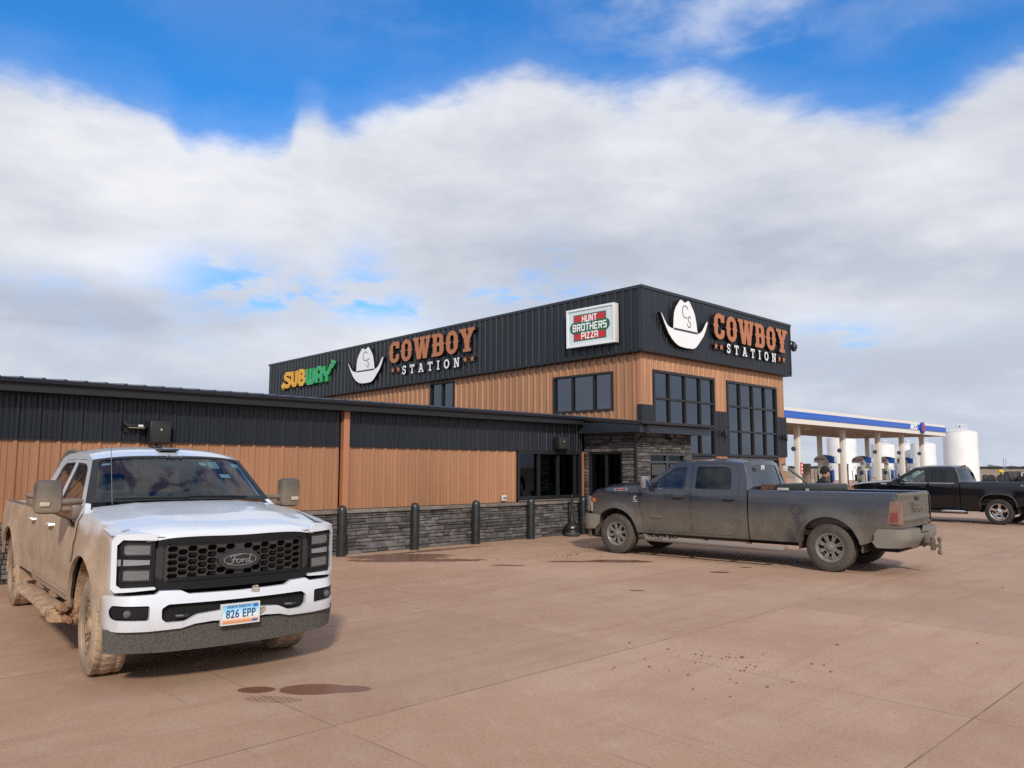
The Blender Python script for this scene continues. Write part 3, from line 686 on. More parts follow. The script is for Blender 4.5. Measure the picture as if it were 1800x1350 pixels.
def hat_sign(label, org, U, V):
    org, U, V = Vector(org), Vector(U), Vector(V); N = U.cross(V)
    t = thing('hat_sign', label, 'sign', org)
    q = lambda u, v, n: tuple(U*u+V*v+N*n)
    b = B_(); plate(b, [HATP], [], (0, 0, 0), U, V, .13); bb = ob('sign_body', b, retM, t, flat=True)
    b = B_(); plate(b, [[(1.4+(u-1.4)*.985, .8+(v-.8)*.985) for u, v in HATP]], [], q(0, 0, .131), U, V, .006); ob('hat_face', b, whiteM, t, flat=True)
    b = B_(); plate(b, [[(.72, .535), (2.09, .535), (2.075, .60), (.735, .60)]], [], q(0, 0, .138), U, V, .005); ob('hat_band', b, mat('band_grey', (.035, .037, .04), .5), t, flat=True)
    b = B_()
    c = [(1.40+.17*cos(a), 1.20+.20*sin(a)) for a in [radians(k) for k in range(30, 300, 18)]]+[(1.50, 1.02)]
    s = [(1.72, 1.02), (1.66, 1.07), (1.58, 1.05), (1.55, .97), (1.60, .91), (1.68, .87), (1.70, .79), (1.65, .72), (1.57, .71), (1.52, .76), (1.51, .83)]
    plate(b, stroke(c, .03)+stroke(s, .03), [], q(0, 0, .138), U, V, .005); ob('letter', b, mat('band_grey'), t, flat=True)
    return t
LET = {
 'C': (.60, [[(.39, .66), (.58, .66), (.58, .98), (.51, .98), (.48, .93), (.38, 1.0), (.26, 1.0), (.13, .93), (.05, .80), (.03, .56), (-.02, .5), (.03, .44), (.05, .20), (.13, .07), (.26, 0), (.38, 0), (.50, .06), (.57, .18), (.58, .38), (.39, .38), (.39, .24), (.34, .18), (.26, .18), (.22, .25), (.22, .44), (.27, .5), (.22, .56), (.22, .75), (.26, .82), (.34, .82), (.39, .76)]], []),
 'O': (.62, [[(-.02, .5), (.03, .56), (.04, .76), (.12, .92), (.22, .99), (.31, 1.01), (.40, .99), (.50, .92), (.58, .76), (.59, .56), (.64, .5), (.59, .44), (.58, .24), (.50, .08), (.40, .01), (.31, -.01), (.22, .01), (.12, .08), (.04, .24), (.03, .44)]],
       [[(.22, .26), (.26, .19), (.36, .19), (.40, .26), (.40, .43), (.35, .5), (.40, .57), (.40, .74), (.36, .81), (.26, .81), (.22, .74), (.22, .57), (.27, .5), (.22, .43)]]),
 'W': (.90, [[(-.02, 1), (.28, 1), (.28, .87), (.25, .87), (.31, .40), (.38, .87), (.34, .87), (.34, 1), (.61, 1), (.61, .87), (.57, .87), (.62, .40), (.68, .87), (.64, .87), (.64, 1), (.90, 1), (.90, .87), (.86, .87), (.79, .50), (.82, .46), (.77, .42), (.71, 0), (.52, 0), (.46, .40), (.40, 0), (.20, 0), (.12, .42), (.07, .46), (.11, .50), (.04, .87), (-.02, .87)]], []),
 'B': (.62, [[(0, 1), (.40, 1), (.52, .93), (.57, .80), (.57, .62), (.63, .52), (.59, .44), (.59, .20), (.53, .06), (.40, 0), (0, 0), (0, .14), (.06, .14), (.06, .45), (0, .51), (.06, .57), (.06, .86), (0, .86)]],
       [[(.25, .60), (.35, .60), (.38, .64), (.38, .80), (.35, .84), (.25, .84)], [(.25, .16), (.35, .16), (.39, .20), (.39, .41), (.35, .45), (.25, .45)]]),
 'Y': (.66, [[(-.02, 1), (.30, 1), (.30, .87), (.27, .87), (.34, .64), (.41, .87), (.37, .87), (.37, 1), (.69, 1), (.69, .87), (.63, .87), (.45, .47), (.50, .41), (.44, .36), (.44, .14), (.51, .14), (.51, 0), (.16, 0), (.16, .14), (.23, .14), (.23, .36), (.17, .41), (.22, .47), (.04, .87), (-.02, .87)]], []),
}
ARC = lambda cx, cy, rx, ry, a0, a1, n=9: [(cx+rx*cos(radians(a0+(a1-a0)*i/n)), cy+ry*sin(radians(a0+(a1-a0)*i/n))) for i in range(n+1)]
def slab(ch, w_=.17):
    """slab letters for the small line, height 1"""
    if ch == 'T': return .82, [rect(0, .82, .86, 1), rect(0, .12, .68, .87), rect(.70, .82, .68, .87), rect(.33, .49, .05, .9), rect(.2, .62, 0, .13)]
    if ch == 'I': return .50, [rect(.04, .46, .87, 1), rect(.17, .33, .05, .95), rect(.04, .46, 0, .13)]
    if ch == 'A': return .95, [rect(.25, .56, .87, 1), rect(0, .34, 0, .13), rect(.60, .95, 0, .13), rect(.25, .70, .28, .40), [(.40, 1), (.56, 1), (.26, .05), (.10, .05)], [(.40, 1), (.56, 1), (.86, .05), (.69, .05)]]
    if ch == 'N': return .92, [rect(0, .30, .87, 1), rect(.12, .26, .05, .95), rect(.02, .38, 0, .13), rect(.58, .92, .87, 1), rect(.68, .82, .0, .95), [(.12, 1), (.30, 1), (.82, 0), (.66, 0)]]
    if ch == 'O': return .88, 'O'
    if ch == 'S': return .68, stroke(ARC(.34, .73, .24, .20, 20, 180, 7)+ARC(.34, .73, .24, .20, 200, 270, 3)+ARC(.34, .29, .24, .22, 80, -160, 10), .15)+[rect(.54, .66, .68, .96), rect(.02, .14, .05, .34)]
def word(label, org, U, V, Hc, wid, sub_x0, sub_x1, sub_z, sub_h, stars, star_z):
    org, U, V = Vector(org), Vector(U), Vector(V); N = U.cross(V)
    t = thing('letter_sign', label, 'sign', org)
    txt = 'COWBOY'; gap = .07; tot = sum(LET[c][0] for c in txt)+gap*5; sx = wid/tot
    x = 0
    for c in txt:
        wd, P, H = LET[c]
        f = lambda L: [[((x+p[0])*sx, p[1]*Hc) for p in q] for q in L]
        b = B_(); plate(b, f(P), f(H), N*.0, U, V, .14)
        o = ob('letter_return', b, retM, t, flat=True)
        b = B_(); plate(b, f(P), f(H), N*.141, U, V, .006); ob('letter', b, orangeM, t, flat=True)
        x += wd+gap
    txt = 'STATION'; ws = [slab(c)[0]*sub_h for c in txt]; g = (sub_x1-sub_x0-sum(ws))/6; x = sub_x0
    for c, w0 in zip(txt, ws):
        s = slab(c)[1]; P, H = (s, [])
        if s == 'O': P, H = [ARC(.44, .5, .44, .51, 0, 345, 23)], [ARC(.44, .5, .27, .34, 0, 345, 23)]
        f = lambda L: [[(x+p[0]*sub_h, sub_z+p[1]*sub_h) for p in q] for q in L]
        b = B_(); plate(b, f(P), f(H), N*0, U, V, .10); ob('letter_return', b, retM, t, flat=True)
        b = B_(); plate(b, f(P), f(H), N*.101, U, V, .006); ob('letter', b, whiteM, t, flat=True); x += w0+g
    for sx_ in stars:
        st = [(sx_+(.135 if k % 2 == 0 else .055)*sin(k*pi/5), star_z+(.135 if k % 2 == 0 else .055)*cos(k*pi/5)) for k in range(10)]
        b = B_(); plate(b, [st], [], N*.0, U, V, .10); ob('star_return', b, retM, t, flat=True)
        b = B_(); plate(b, [st], [], N*.101, U, V, .006); ob('star', b, orangeM, t, flat=True)
    return t
Z = (0, 0, 1); UX = (1, 0, 0); UY = (0, -1, 0)
hat_sign('white cowboy hat sign on the front face of the tall block', (20.32, YB0-.03, 5.645), UX, Z)
word('copper and white word sign on the front face beside the corner camera', (23.42, YB0-.03, 6.19), UX, Z, .89, 5.30, .91, 4.45, -.42, .33, (.20, .54, 4.74, 5.09), -.26)
hat_sign('white cowboy hat sign on the long side wall, next to the green and yellow sign', (XB0-.03, 30.36, 5.44), UY, Z)
word('copper and white word sign on the long side wall of the tall block', (XB0-.03, 27.19, 6.14), UY, Z, .90, 5.40, .90, 4.52, -.53, .36, (.24, .62, 4.86, 5.26), -.29)
# green and yellow lettering with arrows
yel = mat('sign_yellow', (.72, .36, .02), .45); grn = mat('sign_green', (.01, .34, .12), .45); lyel = mat('sign_light_yellow', (.80, .55, .14), .45); lgrn = mat('sign_light_green', (.12, .52, .27), .45); dyel = mat('sign_dark_yellow', (.30, .13, .01), .5); dgrn = mat('sign_dark_green', (.005, .16, .02), .5)
t = thing('fast_food_sign', 'yellow and green sign letters with arrows at the far end of the side wall', 'sign', (XB0-.03, 36.45, 5.77))
SUB = {'S': [[(.74, .62), (.62, .78), (.30, .78), (.16, .66), (.20, .54), (.62, .36), (.70, .20), (.56, .04), (.30, .04), (.02, .12)]],
 'U': [[(.14, .88), (.14, .22), (.26, .06), (.46, .06), (.58, .22), (.58, .88)]],
 'B': [[(.14, .06), (.14, .82), (.44, .82), (.56, .70), (.56, .58), (.44, .46), (.14, .46)], [(.44, .46), (.60, .34), (.60, .18), (.46, .06), (.14, .06)]],
 'W': [[(.12, .88), (.12, .22), (.24, .06), (.36, .06), (.46, .22), (.46, .88)], [(.46, .22), (.56, .06), (.68, .06), (.80, .22), (.80, .88)]],
 'A': [[(.12, 0), (.12, .66), (.24, .82), (.46, .82), (.58, .66), (.58, 0)], [(.12, .36), (.58, .36)]],
 'Y': [[(.12, .88), (.12, .58), (.24, .42), (.46, .42), (.62, .62), (.72, .82), (.95, .90)], [(.36, .42), (.36, 0)]]}
x = .25; sc = .84
for i, c in enumerate('SUBWAY'):
    wdt = {'S': .80, 'U': .74, 'B': .76, 'W': .94, 'A': .72, 'Y': .80}[c]
    col = (yel, lyel, dyel) if i < 3 else (grn, lgrn, dgrn)
    f = lambda w0: [[((x+p[0])*sc*1.12, p[1]*sc) for p in q] for s in SUB[c] for q in stroke(s, w0)]
    extra = []
    if c == 'S': extra = [[(.02*sc, .10*sc), (.34*sc, .34*sc), (.30*sc, -.16*sc)]]
    if c == 'Y': e0 = (x+.95)*sc*1.12; extra = [[(e0-.12, 1.18*sc), (e0-.08, .66*sc), (e0+.26, 1.02*sc)]]
    b = B_(); plate(b, f(.22)+extra, [], (0, 0, 0), UY, Z, .14); ob('letter_return', b, col[2], t, flat=True)
    b = B_(); plate(b, f(.22)+extra, [], (-.141, 0, 0), UY, Z, .004); ob('letter_edge', b, col[1], t, flat=True)
    b = B_(); plate(b, f(.15)+[[(sum(p[0] for p in q)/3+(p[0]-sum(p[0] for p in q)/3)*.75, sum(p[1] for p in q)/3+(p[1]-sum(p[1] for p in q)/3)*.75) for p in q] for q in extra], [], (-.146, 0, 0), UY, Z, .004); ob('letter', b, col[0], t, flat=True)
    x += wdt
# cabinet sign
t = thing('pizza_sign', 'white cabinet sign with red panels and a green oval above the side window', 'sign', (XB0-.03, 17.10, 5.70))
b = B_(); box(b, -.20, 0, -2.0, 0, 0, 1.26, bev=.015); ob('cabinet', b, mat('cabinet_grey', (.60, .60, .58), .4), t)
b = B_(); box(b, -.235, -.2, -2.0, 0, 0, .07); box(b, -.235, -.2, -2.0, 0, 1.19, 1.26); box(b, -.235, -.2, -2.0, -1.93, .07, 1.19); box(b, -.235, -.2, -.07, 0, .07, 1.19); ob('sign_frame', b, mat('frame_white', (.78, .80, .83), .35), t, flat=True)
q = lambda n: (-.2-n, 0, 0)
b = B_(); plate(b, [rect(.07, 1.93, .07, 1.19)], [], q(.001), UY, Z, .006); ob('sign_face', b, mat('face_white', (.62, .70, .74), .25), t, flat=True)
gr2 = mat('oval_green', (.005, .12, .06), .35); rd = mat('panel_red', (.50, .02, .03), .35)
b = B_(); plate(b, [rect(.30, 1.66, .19, 1.06)], [], q(.008), UY, Z, .003); ob('green_border', b, gr2, t, flat=True)
b = B_(); plate(b, [rect(.335, 1.625, .225, 1.025)], [], q(.012), UY, Z, .003); ob('red_panel', b, rd, t, flat=True)
b = B_(); plate(b, [ARC(1.62, .63, .19, .19, -90, 90)+ARC(.34, .63, .19, .19, 90, 270)], [], q(.016), UY, Z, .003); ob('green_oval', b, gr2, t, flat=True)
b = B_(); block_text(b, 'HUNT', .22, .62, (-.2165, -.98, .905), UY, Z, .004); block_text(b, 'BROTHERS', .235, 1.42, (-.2195, -.98, .63), UY, Z, .004); block_text(b, 'PIZZA', .22, .70, (-.2165, -.98, .35), UY, Z, .004)
ob('lettering', b, mat('letter_bright', (.85, .85, .85), .4), t, flat=True)

# ================================================================== fittings on the walls
plast = mat('black_plastic', (.012, .013, .014), .45, var=.2)
def speaker(label, x, y, z, w_=.36, h=.40, d=.26):
    t = thing('wall_speaker', label, 'speaker', (x, y, z), 0, 'loudspeakers on the low wing')
    b = B_(); box(b, -w_/2, w_/2, -d, -.06, 0, h, bev=.02); ob('cabinet', b, plast, t)
    b = B_(); box(b, -w_/2+.025, w_/2-.025, -d-.012, -d-.001, .025, h-.025, bev=.004); ob('grille', b, mat('speaker_mesh', (.02, .022, .022), .7, bump=1, bscale=180), t)
    b = B_(); box(b, -.012, .012, -d-.016, -d-.012, h*.62-.012, h*.62+.012); ob('badge', b, mat('badge_white', (.7, .7, .7), .4), t, flat=True)
    b = B_(); box(b, -.05, .05, -.06, .0, h*.3, h*.7); box(b, -.02, .02, -.12, -.06, -.04, .0); ob('bracket', b, frameM, t, flat=True)
speaker('black wall speaker above the white pickup windshield', 5.22, YL-.02, 2.19)
speaker('black wall speaker above the low window', 15.68, YL-.02, 2.27, .40, .34)
t = thing('floodlight', 'small black floodlight fixture left of the wall speaker', 'wall light', (4.85, YL-.03, 2.44))
b = B_(); box(b, -.17, .17, -.16, -.03, .03, .075, bev=.01); box(b, -.17, -.10, -.05, -.0, -.06, .12, bev=.008); ob('housing', b, plast, t)
b = B_(); box(b, -.13, .13, -.15, -.04, .015, .028); ob('lens', b, mat('lens_grey', (.3, .28, .24), .3), t, flat=True)
b = B_(); box(b, .02, .10, -.165, -.161, .04, .075); ob('badge', b, mat('badge_white'), t, flat=True)
t = thing('dome_camera', 'dark dome security camera on the right edge of the sign band', 'camera', (XB1-.02, YB0-.02, 6.62))
b = B_(); box(b, -.02, .22, -.06, .0, .10, .15); lathe(b, [(.02, .14), (.05, .13), (.075, .08), (.085, .02)], (.22, -.03, 0), n=16); ob('arm', b, plast, t)
b = B_(); lathe(b, [(.12, .03), (.135, -.02), (.135, -.10), (.12, -.12)], (.22, -.03, 0), n=18); ob('housing', b, plast, t)
b = B_(); lathe(b, [(.115, -.12), (.105, -.18), (.07, -.235), (.02, -.255)], (.22, -.03, 0), n=18); ob('dome', b, mat('dome_dark', (.02, .02, .025), .1, coat=1), t)
t = thing('power_outlet', 'grey outdoor outlet cover low on the copper wall', 'outlet', (13.68, YL-.035, .97))
b = B_(); box(b, -.075, .075, -.055, 0, 0, .14, bev=.012); ob('cover', b, mat('outlet_grey', (.55, .55, .52), .5), t)
b = B_(); box(b, -.05, .0, -.062, -.055, .05, .10); lathe(b, [(.02, -.075), (.02, -.055)], (.035, 0, .07), 'Y', 10); ob('socket', b, mat('socket_dark', (.1, .1, .1), .5), t)
def wlamp(x, lab, y=YT-.06, z=2.84):
    t = thing('wall_lamp', lab, 'wall light', (x, y, z), 0, 'up and down lamps on the front piers')
    b = B_(); box(b, -.05, .05, -.05, 0, .05, .19, bev=.008); ob('bracket', b, plast, t)
    b = B_(); lathe(b, [(.055, -.02), (.06, 0), (.06, .24), (.055, .26)], (0, -.13, 0), n=16); ob('shade', b, plast, t)
wlamp(24.42, 'black cylinder lamp on the pier between the two tall windows')
wlamp(28.84, 'black cylinder lamp on the right end pier')
t = thing('entrance_spotlight', 'small spotlight with a white bulb on the entrance stone', 'wall light', (18.3, VY0-.06, 2.60))
b = B_(); lathe(b, [(.05, 0), (.05, -.03)], (0, .02, 0), 'Y', 12); tube(b, [(0, 0, 0), (-.03, -.08, -.02)], .02); lathe(b, [(.03, -.02), (.065, .08)], (-.05, -.14, -.04), 'Z', 12); ob('housing', b, plast, t)
b = B_(); lathe(b, [(.045, 0), (.035, .04), (.01, .05)], (-.05, -.14, .04), 'Z', 10); ob('bulb', b, mat('badge_white'), t)
# bollards
bm_ = mat('bollard_black', (.014, .016, .018), .38, var=.25, vscale=5, coat=.2)
BOL = thing('bollard', 'black round-topped bollard nearest the white pickup', 'bollard', (8.83, 13.9, 0), 0, 'bollards along the stone wall')
b = B_(); lathe(b, [(.098, 0), (.098, .92), (.092, .965), (.075, 1.0), (.045, 1.02), (.012, 1.026)], n=28); ob('post', b, bm_, BOL)
b = B_(); lathe(b, [(.112, .0), (.112, .012), (.099, .014)], n=24); ob('collar', b, mat('mud_ring', (.22, .12, .08), .9), BOL)
for (x, y), l in zip(((10.7, 13.93), (12.52, 13.96), (14.4, 13.98), (16.42, 13.98)), ('black bollard second from the white pickup', 'black bollard in the middle of the row of five', 'black bollard in front of the low window', 'black bollard in the dark corner beside the entrance')):
    dup(BOL, (x, y, 0), l)
# ash receptacle
t = thing('ash_receptacle', 'black long-necked smokers receptacle against the stone wall', 'ash bin', (15.85, 13.88, 0))
b = B_(); lathe(b, [(.20, 0), (.205, .03), (.20, .12), (.19, .16), (.21, .20), (.215, .24), (.20, .28), (.12, .34), (.06, .40), (.042, .46), (.04, 1.02), (.05, 1.03), (.05, 1.07), (.02, 1.09)], n=24); ob('body', b, plast, t)
b = B_(); lathe(b, [(.206, .03), (.216, .05), (.21, .10)], n=24, close=False); ob('base_band', b, mat('grey_band', (.05, .05, .048), .6), t)
b = B_(); box(b, -.2, -.12, -.17, -.14, .22, .25); ob('sticker', b, mat('badge_white'), t, flat=True)
# trash bin in the corner
t = thing('trash_bin', 'black square trash bin beside the entrance behind the grey pickup nose', 'trash bin', (16.45, 13.15, 0))
b = B_(); box(b, -.27, .27, -.27, .27, .03, .84, bev=.02); box(b, -.24, .24, -.24, .24, 0, .03); ob('body', b, plast, t)
b = B_(); box(b, -.25, -.2, -.25, -.2, .84, 1.08); box(b, .2, .25, -.25, -.2, .84, 1.08); box(b, -.25, -.2, .2, .25, .84, 1.08); box(b, .2, .25, .2, .25, .84, 1.08); box(b, -.28, .28, -.28, .28, 1.08, 1.14, bev=.01); ob('hood', b, plast, t)
b = B_(); box(b, -.22, .22, -.275, -.271, .1, .74, bev=0); ob('door_panel', b, mat('bin_panel', (.02, .021, .023), .3), t, flat=True)
# goods behind the low window
for i, (x, c, lab) in enumerate(((15.15, (.03, .07, .16), 'blue bundled goods on the sill inside the low window'), (15.95, (.10, .25, .26), 'teal bundled goods on the sill inside the low window'))):
    b = B_(); R = random.Random(i)
    for k in range(9): 
        a = R.uniform(-.28, .28); lathe(b, [(.02, 0), (.09, .03), (.10, .09), (.05, .16+R.random()*.1), (.01, .2+R.random()*.12)], (a, R.uniform(-.1, .1), .0), n=9)
    o = ob('bundle', b, mat('goods%s' % 'ab'[i], c, .6), None, (x, YL+.35, 1.06)); tag(o, lab, 'merchandise', 'goods inside the low window')
b = B_(); box(b, 14.3, 16.6, YL+.15, YL+.6, 1.0, 1.055); part('inner_shelf', b, dim('shelf_dark', (.05, .05, .05)))

# ================================================================== pickups
# vehicle frame: x forward from the front axle, y to the driver's side, z up
tyreM = None
def wheel(name, T, x, y, R, wd, rimR, style, tm, rm, hubm, seed=0, chunky=False):
    """y = centre plane; outward side is away from the vehicle"""
    s = 1 if y > 0 else -1
    e_ = bpy.data.objects.new(name, None); COL.objects.link(e_); e_.parent = T; e_.location = (x, y, R); e_.empty_display_size = .1
    e_.rotation_euler = (0, random.Random(seed).uniform(0, 1.2), 0)
    b = B_(); N = 160; h = wd/2
    prof = [(rimR, -h*.80), (rimR+.02, -h*.96), (rimR+(R-rimR)*.5, -h*1.03), (R-.045, -h*.97), (R-.018, -h*.90)]
    nt = 9
    prof += [(R, -h*.84+2*h*.84*k/(nt-1)) for k in range(nt)]
    prof += [(R-.018, h*.90), (R-.045, h*.97), (rimR+(R-rimR)*.5, h*1.03), (rimR+.02, h*.96), (rimR, h*.80)]
    rings = []
    for j, (r, hh) in enumerate(prof):
        ring = []
        for i in range(N):
            a = 2*pi*(i+.25*(i % 5 == 0))/N; rr = r
            k = j-5
            if 0 <= k < nt:
                off = (0, 1, 2, 3, 1, 2, 3, 0, 1)[k]
                if (i+off) % 5 == 0: rr -= .009
                if k in (2, 6): rr -= .008
                rr -= .006*abs(k-4)/4
            elif j in (4, len(prof)-5):
                if i % 5 in (0,): rr -= .008
            ring.append(b.verts.new((rr*cos(a), hh, rr*sin(a))))
        rings.append(ring)
    for a, c in zip(rings, rings[1:]):
        for i in range(N): b.faces.new((a[i], c[i], c[(i+1) % N], a[(i+1) % N]))
    ob('tyre', b, tm, e_, ang=14)
    b = B_()
    lathe(b, [(rimR-.012, -h*.8), (rimR-.03, -h*.2), (rimR-.035, s*h*.5), (rimR-.012, s*h*.78), (rimR+.010, s*h*.86), (rimR+.012, s*h*.9), (rimR-.006, s*h*.9), (rimR-.02, s*h*.80)], axis='Y', n=48, close=False)
    f = s*h
    def spoke(a, w0, w1, r0, r1, d0, d1, t0=.03):
        u = Vector((cos(a), 0, sin(a))); v = Vector((-sin(a), 0, cos(a))); Y = Vector((0, 1, 0))
        A = []
        for r, w_, d in ((r0, w0, d0), ((r0+r1)/2, (w0+w1)/2*.85, (d0+d1)/2+.006), (r1, w1, d1)):
            A.append([b.verts.new(u*r+v*q*w_/2+Y*(f*1.0*d-s*k_*t0)) for q, k_ in ((-1, 1), (-.8, 0), (.8, 0), (1, 1))])
        for p, q in zip(A, A[1:]):
            for i in range(4): b.faces.new((p[i], p[(i+1) % 4], q[(i+1) % 4], q[i]))
    if style == 'pairs':
        for k in range(8):
            a = k*pi/4; spoke(a-.14, .030, .030, .09, rimR-.01, .62, .80); spoke(a+.14, .030, .030, .09, rimR-.01, .62, .80); spoke(a, .06, .05, rimR-.035, rimR-.005, .78, .82)
        hub = .075
    elif style == 'y8':
        for k in range(8):
            a = k*pi/4; spoke(a, .058, .040, .07, rimR*.62, .58, .72); spoke(a-.10, .032, .036, rimR*.52, rimR-.008, .70, .80); spoke(a+.10, .032, .036, rimR*.52, rimR-.008, .70, .80)
        hub = .06
    else:
        for k in range(5):
            a = k*2*pi/5+.3; spoke(a, .085, .115, .06, rimR-.008, .62, .80); 
        hub = .06
    ob('rim', b, rm, e_, ang=30)
    b = B_(); lathe(b, [(.105, f*.45), (.105, f*.62), (.085, f*.66), (hub, f*.68), (hub-.008, f*.84), (.035, f*.90), (.01, f*.91)], axis='Y', n=24)
    for k in range(8):
        a = k*pi/4+.2; lathe(b, [(.011, f*.62), (.011, f*.74), (.004, f*.76)], (.088*cos(a), 0, .088*sin(a)), 'Y', 6)
    ob('hub', b, hubm, e_)
    b = B_(); lathe(b, [(.17, -f*.1), (.17, f*.1), (.06, f*.15)], axis='Y', n=24); box(b, -.10, .12, min(0, f*.3), max(0, f*.3), .10, .16); ob('brake', b, mat('brake_dark', (.03, .026, .024), .7), e_)
    return e_
def bump_(d, w_): return exp(-(d/w_)**2)
def sym(name, bm, m, T, **k):
    """a shape built for the driver's side (y>0) and its mirror twin"""
    b2 = mirror_bm(bm); a = ob(name, bm, m, T, **k); c = ob(name, b2, m, T, **k); return a, c
def arch_pts(xa, za, R, zc, zc2=None, n=22, rev=False, sq=0):
    """arch from the front foot to the rear foot"""
    zc2 = zc if zc2 is None else zc2
    a0 = math.asin(min(1, max(-1, (zc-za)/R))); a1 = pi-math.asin(min(1, max(-1, (zc2-za)/R)))
    P = []
    for i in range(n+1):
        a = a0+(a1-a0)*i/n; c, s_ = cos(a), sin(a)
        if sq: k = 1/max(abs(c)**sq+abs(s_)**sq, 1e-6)**(1/sq); c, s_ = c*k, s_*k
        P.append((xa+R*c, za+R*s_))
    return P
darkU = mat('underside_dark', (.012, .011, .010), .85)
trimB = mat('black_vehicle_trim', (.012, .013, .015), .45)
seatM = mat('cabin_seat', (.03, .03, .032), .7)
def lerp_tab(tab, x):
    if x >= tab[0][0]: return tab[0][1]
    for (a, b), (c, d) in zip(tab, tab[1:]):
        if x >= c: k = (x-a)/(c-a); return b+(d-b)*k
    return tab[-1][1]
def pickup(T, S):
    """S: dict of measured dimensions"""
    Wd, belt, sill, tum, Ra = S['W'], S['belt'], S['sill'], S['tum'], S['Ra']; wb = S['wb']; xT = S['tail']; sq = S.get('sq', 0)
    def Yf(x, z):
        w_ = Wd
        if z < .95: w_ -= S.get('low', .035)*((.95-z)/.45)**2
        else: w_ -= .028*((min(z, belt)-.95)/.4)**2
        w_ -= .010*bump_(z-S.get('crease', .78), .035)
        if x > .2: w_ -= S['ft']*((x-.2)/.75)**2.2
        if x < xT+.5: w_ -= .025*((xT+.5-x)/.5)**2
        for xa in (0, -wb):
            r = hypot(x-xa, z-S['Az'])
            w_ += S['flare']*bump_(r-Ra-.01, .085)
        if z > belt: w_ -= .012*min(1, (z-belt)/.03)+tum*(z-belt)
        return w_
    F = lambda x, z: Vector((x, Yf(x, z), z))
    body = S['body']; lip = (0, -.03, 0)
    A0, A1, R1, R0 = S['A0'], S['A1'], S['R1'], S['R0']       # base/top of front pillar, top/base of rear corner
    roofl = S['roofl']                                        # points between A1 and R1
    seam = S['seam']                                          # fender/door seam, bottom to top
    # ---- fender
    zf = S['fendtop']; xf_ = S['fendfront']
    low = S.get('lowf', .62)
    out = [(seam[0][0]+.006, sill)]+[(a+.006, b) for a, b in seam[1:]]+zf+[xf_]+S.get('fendnose', [])+arch_pts(0, S['Az'], Ra, low, sill, sq=sq)
    b = B_(); sheet(b, out, [], F, .07, lip)
    ys = S['hoody']
    def zedge(x): return lerp_tab(S['hoodz'], x)-S['hooddrop']
    tops = sorted([(seam[-1][0]+.006, seam[-1][1])]+zf+[xf_], reverse=True)
    g = lambda u, v: (lambda x, z0: Vector((x, Yf(x, z0)+(ys(x)-Yf(x, z0))*sin(v*pi/2)**1.0*1.0 if v < 1 else ys(x), z0+(zedge(x)-z0)*(1-(1-v)**2))))(tops[0][0]+(tops[-1][0]-tops[0][0])*u, lerp_tab(tops, tops[0][0]+(tops[-1][0]-tops[0][0])*u))
    grid(b, g, 16, 6, flip=False)
    bmesh.ops.recalc_face_normals(b, faces=b.faces[:])
    sym('fender', b, body, T)
    # ---- doors and cab side
    doors = S['doors']; wins = S['windows']
    for i, (d, wn) in enumerate(zip(doors, wins)):
        dd = rnd(d, S['dr'][i], 4)
        b = B_(); sheet(b, dd, [rnd(wn, S['wr'][i], 4)], F, .075, lip); bmesh.ops.recalc_face_normals(b, faces=b.faces[:])
        pair = sym('door', b, body, T)
        inset = .014
        b = B_(); wq = rnd(wn, S['wr'][i], 4); cx = sum(p[0] for p in wq)/len(wq); cz = sum(p[1] for p in wq)/len(wq)
        sheet(b, [(cx+(p[0]-cx)*1.03, cz+(p[1]-cz)*1.05) for p in wq], [], lambda x, z: Vector((x, Yf(x, z)-inset-.004, z)), .15)
        for q, pr in zip((b, None), pair):
            pass
        b2 = mirror_bm(b); ob('window', b, S['sideglass'][i], pair[0]); ob('window', b2, S['sideglass'][i], pair[1])
        # dark rubber surround
        b = B_(); sheet(b, [(cx+(p[0]-cx)*1.012, cz+(p[1]-cz)*1.02) for p in wq], [[(cx+(p[0]-cx)*.955, cz+(p[1]-cz)*.93) for p in wq]], lambda x, z: Vector((x, Yf(x, z)-.006, z)))
        b2 = mirror_bm(b); ob('window_seal', b, S.get('sealm', trimB), pair[0]); ob('window_seal', b2, S.get('sealm', trimB), pair[1])
        if S.get('beltline'):
            z0 = min(p[1] for p in wq); xs_ = [p[0] for p in d]
            b = B_(); n = 14; a_, c_ = min(xs_)+.01, max(p[0] for p in wq)+.05
            grid(b, lambda u, v: Vector((a_+(c_-a_)*u, Yf(a_+(c_-a_)*u, z0-.02)+.006*sin(pi*v), z0-.035+.028*v)), n, 4)
            b2 = mirror_bm(b); ob('belt_strip', b, S['beltline'], pair[0]); ob('belt_strip', b2, S['beltline'], pair[1])
        hx, hz = S['handles'][i]
        b = B_()
        y0 = Yf(hx, hz); tube(b, [(hx-.115, y0-.01, hz), (hx-.10, y0+.035, hz), (hx, y0+.045, hz+.003), (hx+.10, y0+.035, hz), (hx+.115, y0-.01, hz)], [.014, .018, .020, .018, .014], 8)
        b2 = mirror_bm(b); ob('handle', b, S['handlem'], pair[0]); ob('handle', b2, S['handlem'], pair[1])
        T['_d'+str(i)] = 1
        S.setdefault('pairs', []).append(pair)
    out = [(seam[0][0], sill)]+seam[1:]+[A0, A1]+roofl+[R1]+S.get('Rmid', [])+[R0, (R0[0], sill)]
    grow = lambda P, q: [(sum(p[0] for p in P)/len(P)+(p[0]-sum(p[0] for p in P)/len(P))*(1+q), sum(p[1] for p in P)/len(P)+(p[1]-sum(p[1] for p in P)/len(P))*(1+q*.9)) for p in P]
    b = B_(); sheet(b, out, [grow(rnd(d, S['dr'][i], 4), .009) for i, d in enumerate(doors)], F, .08, (0, -.05, 0)); bmesh.ops.recalc_face_normals(b, faces=b.faces[:])
    sym('cab_side', b, body, T)
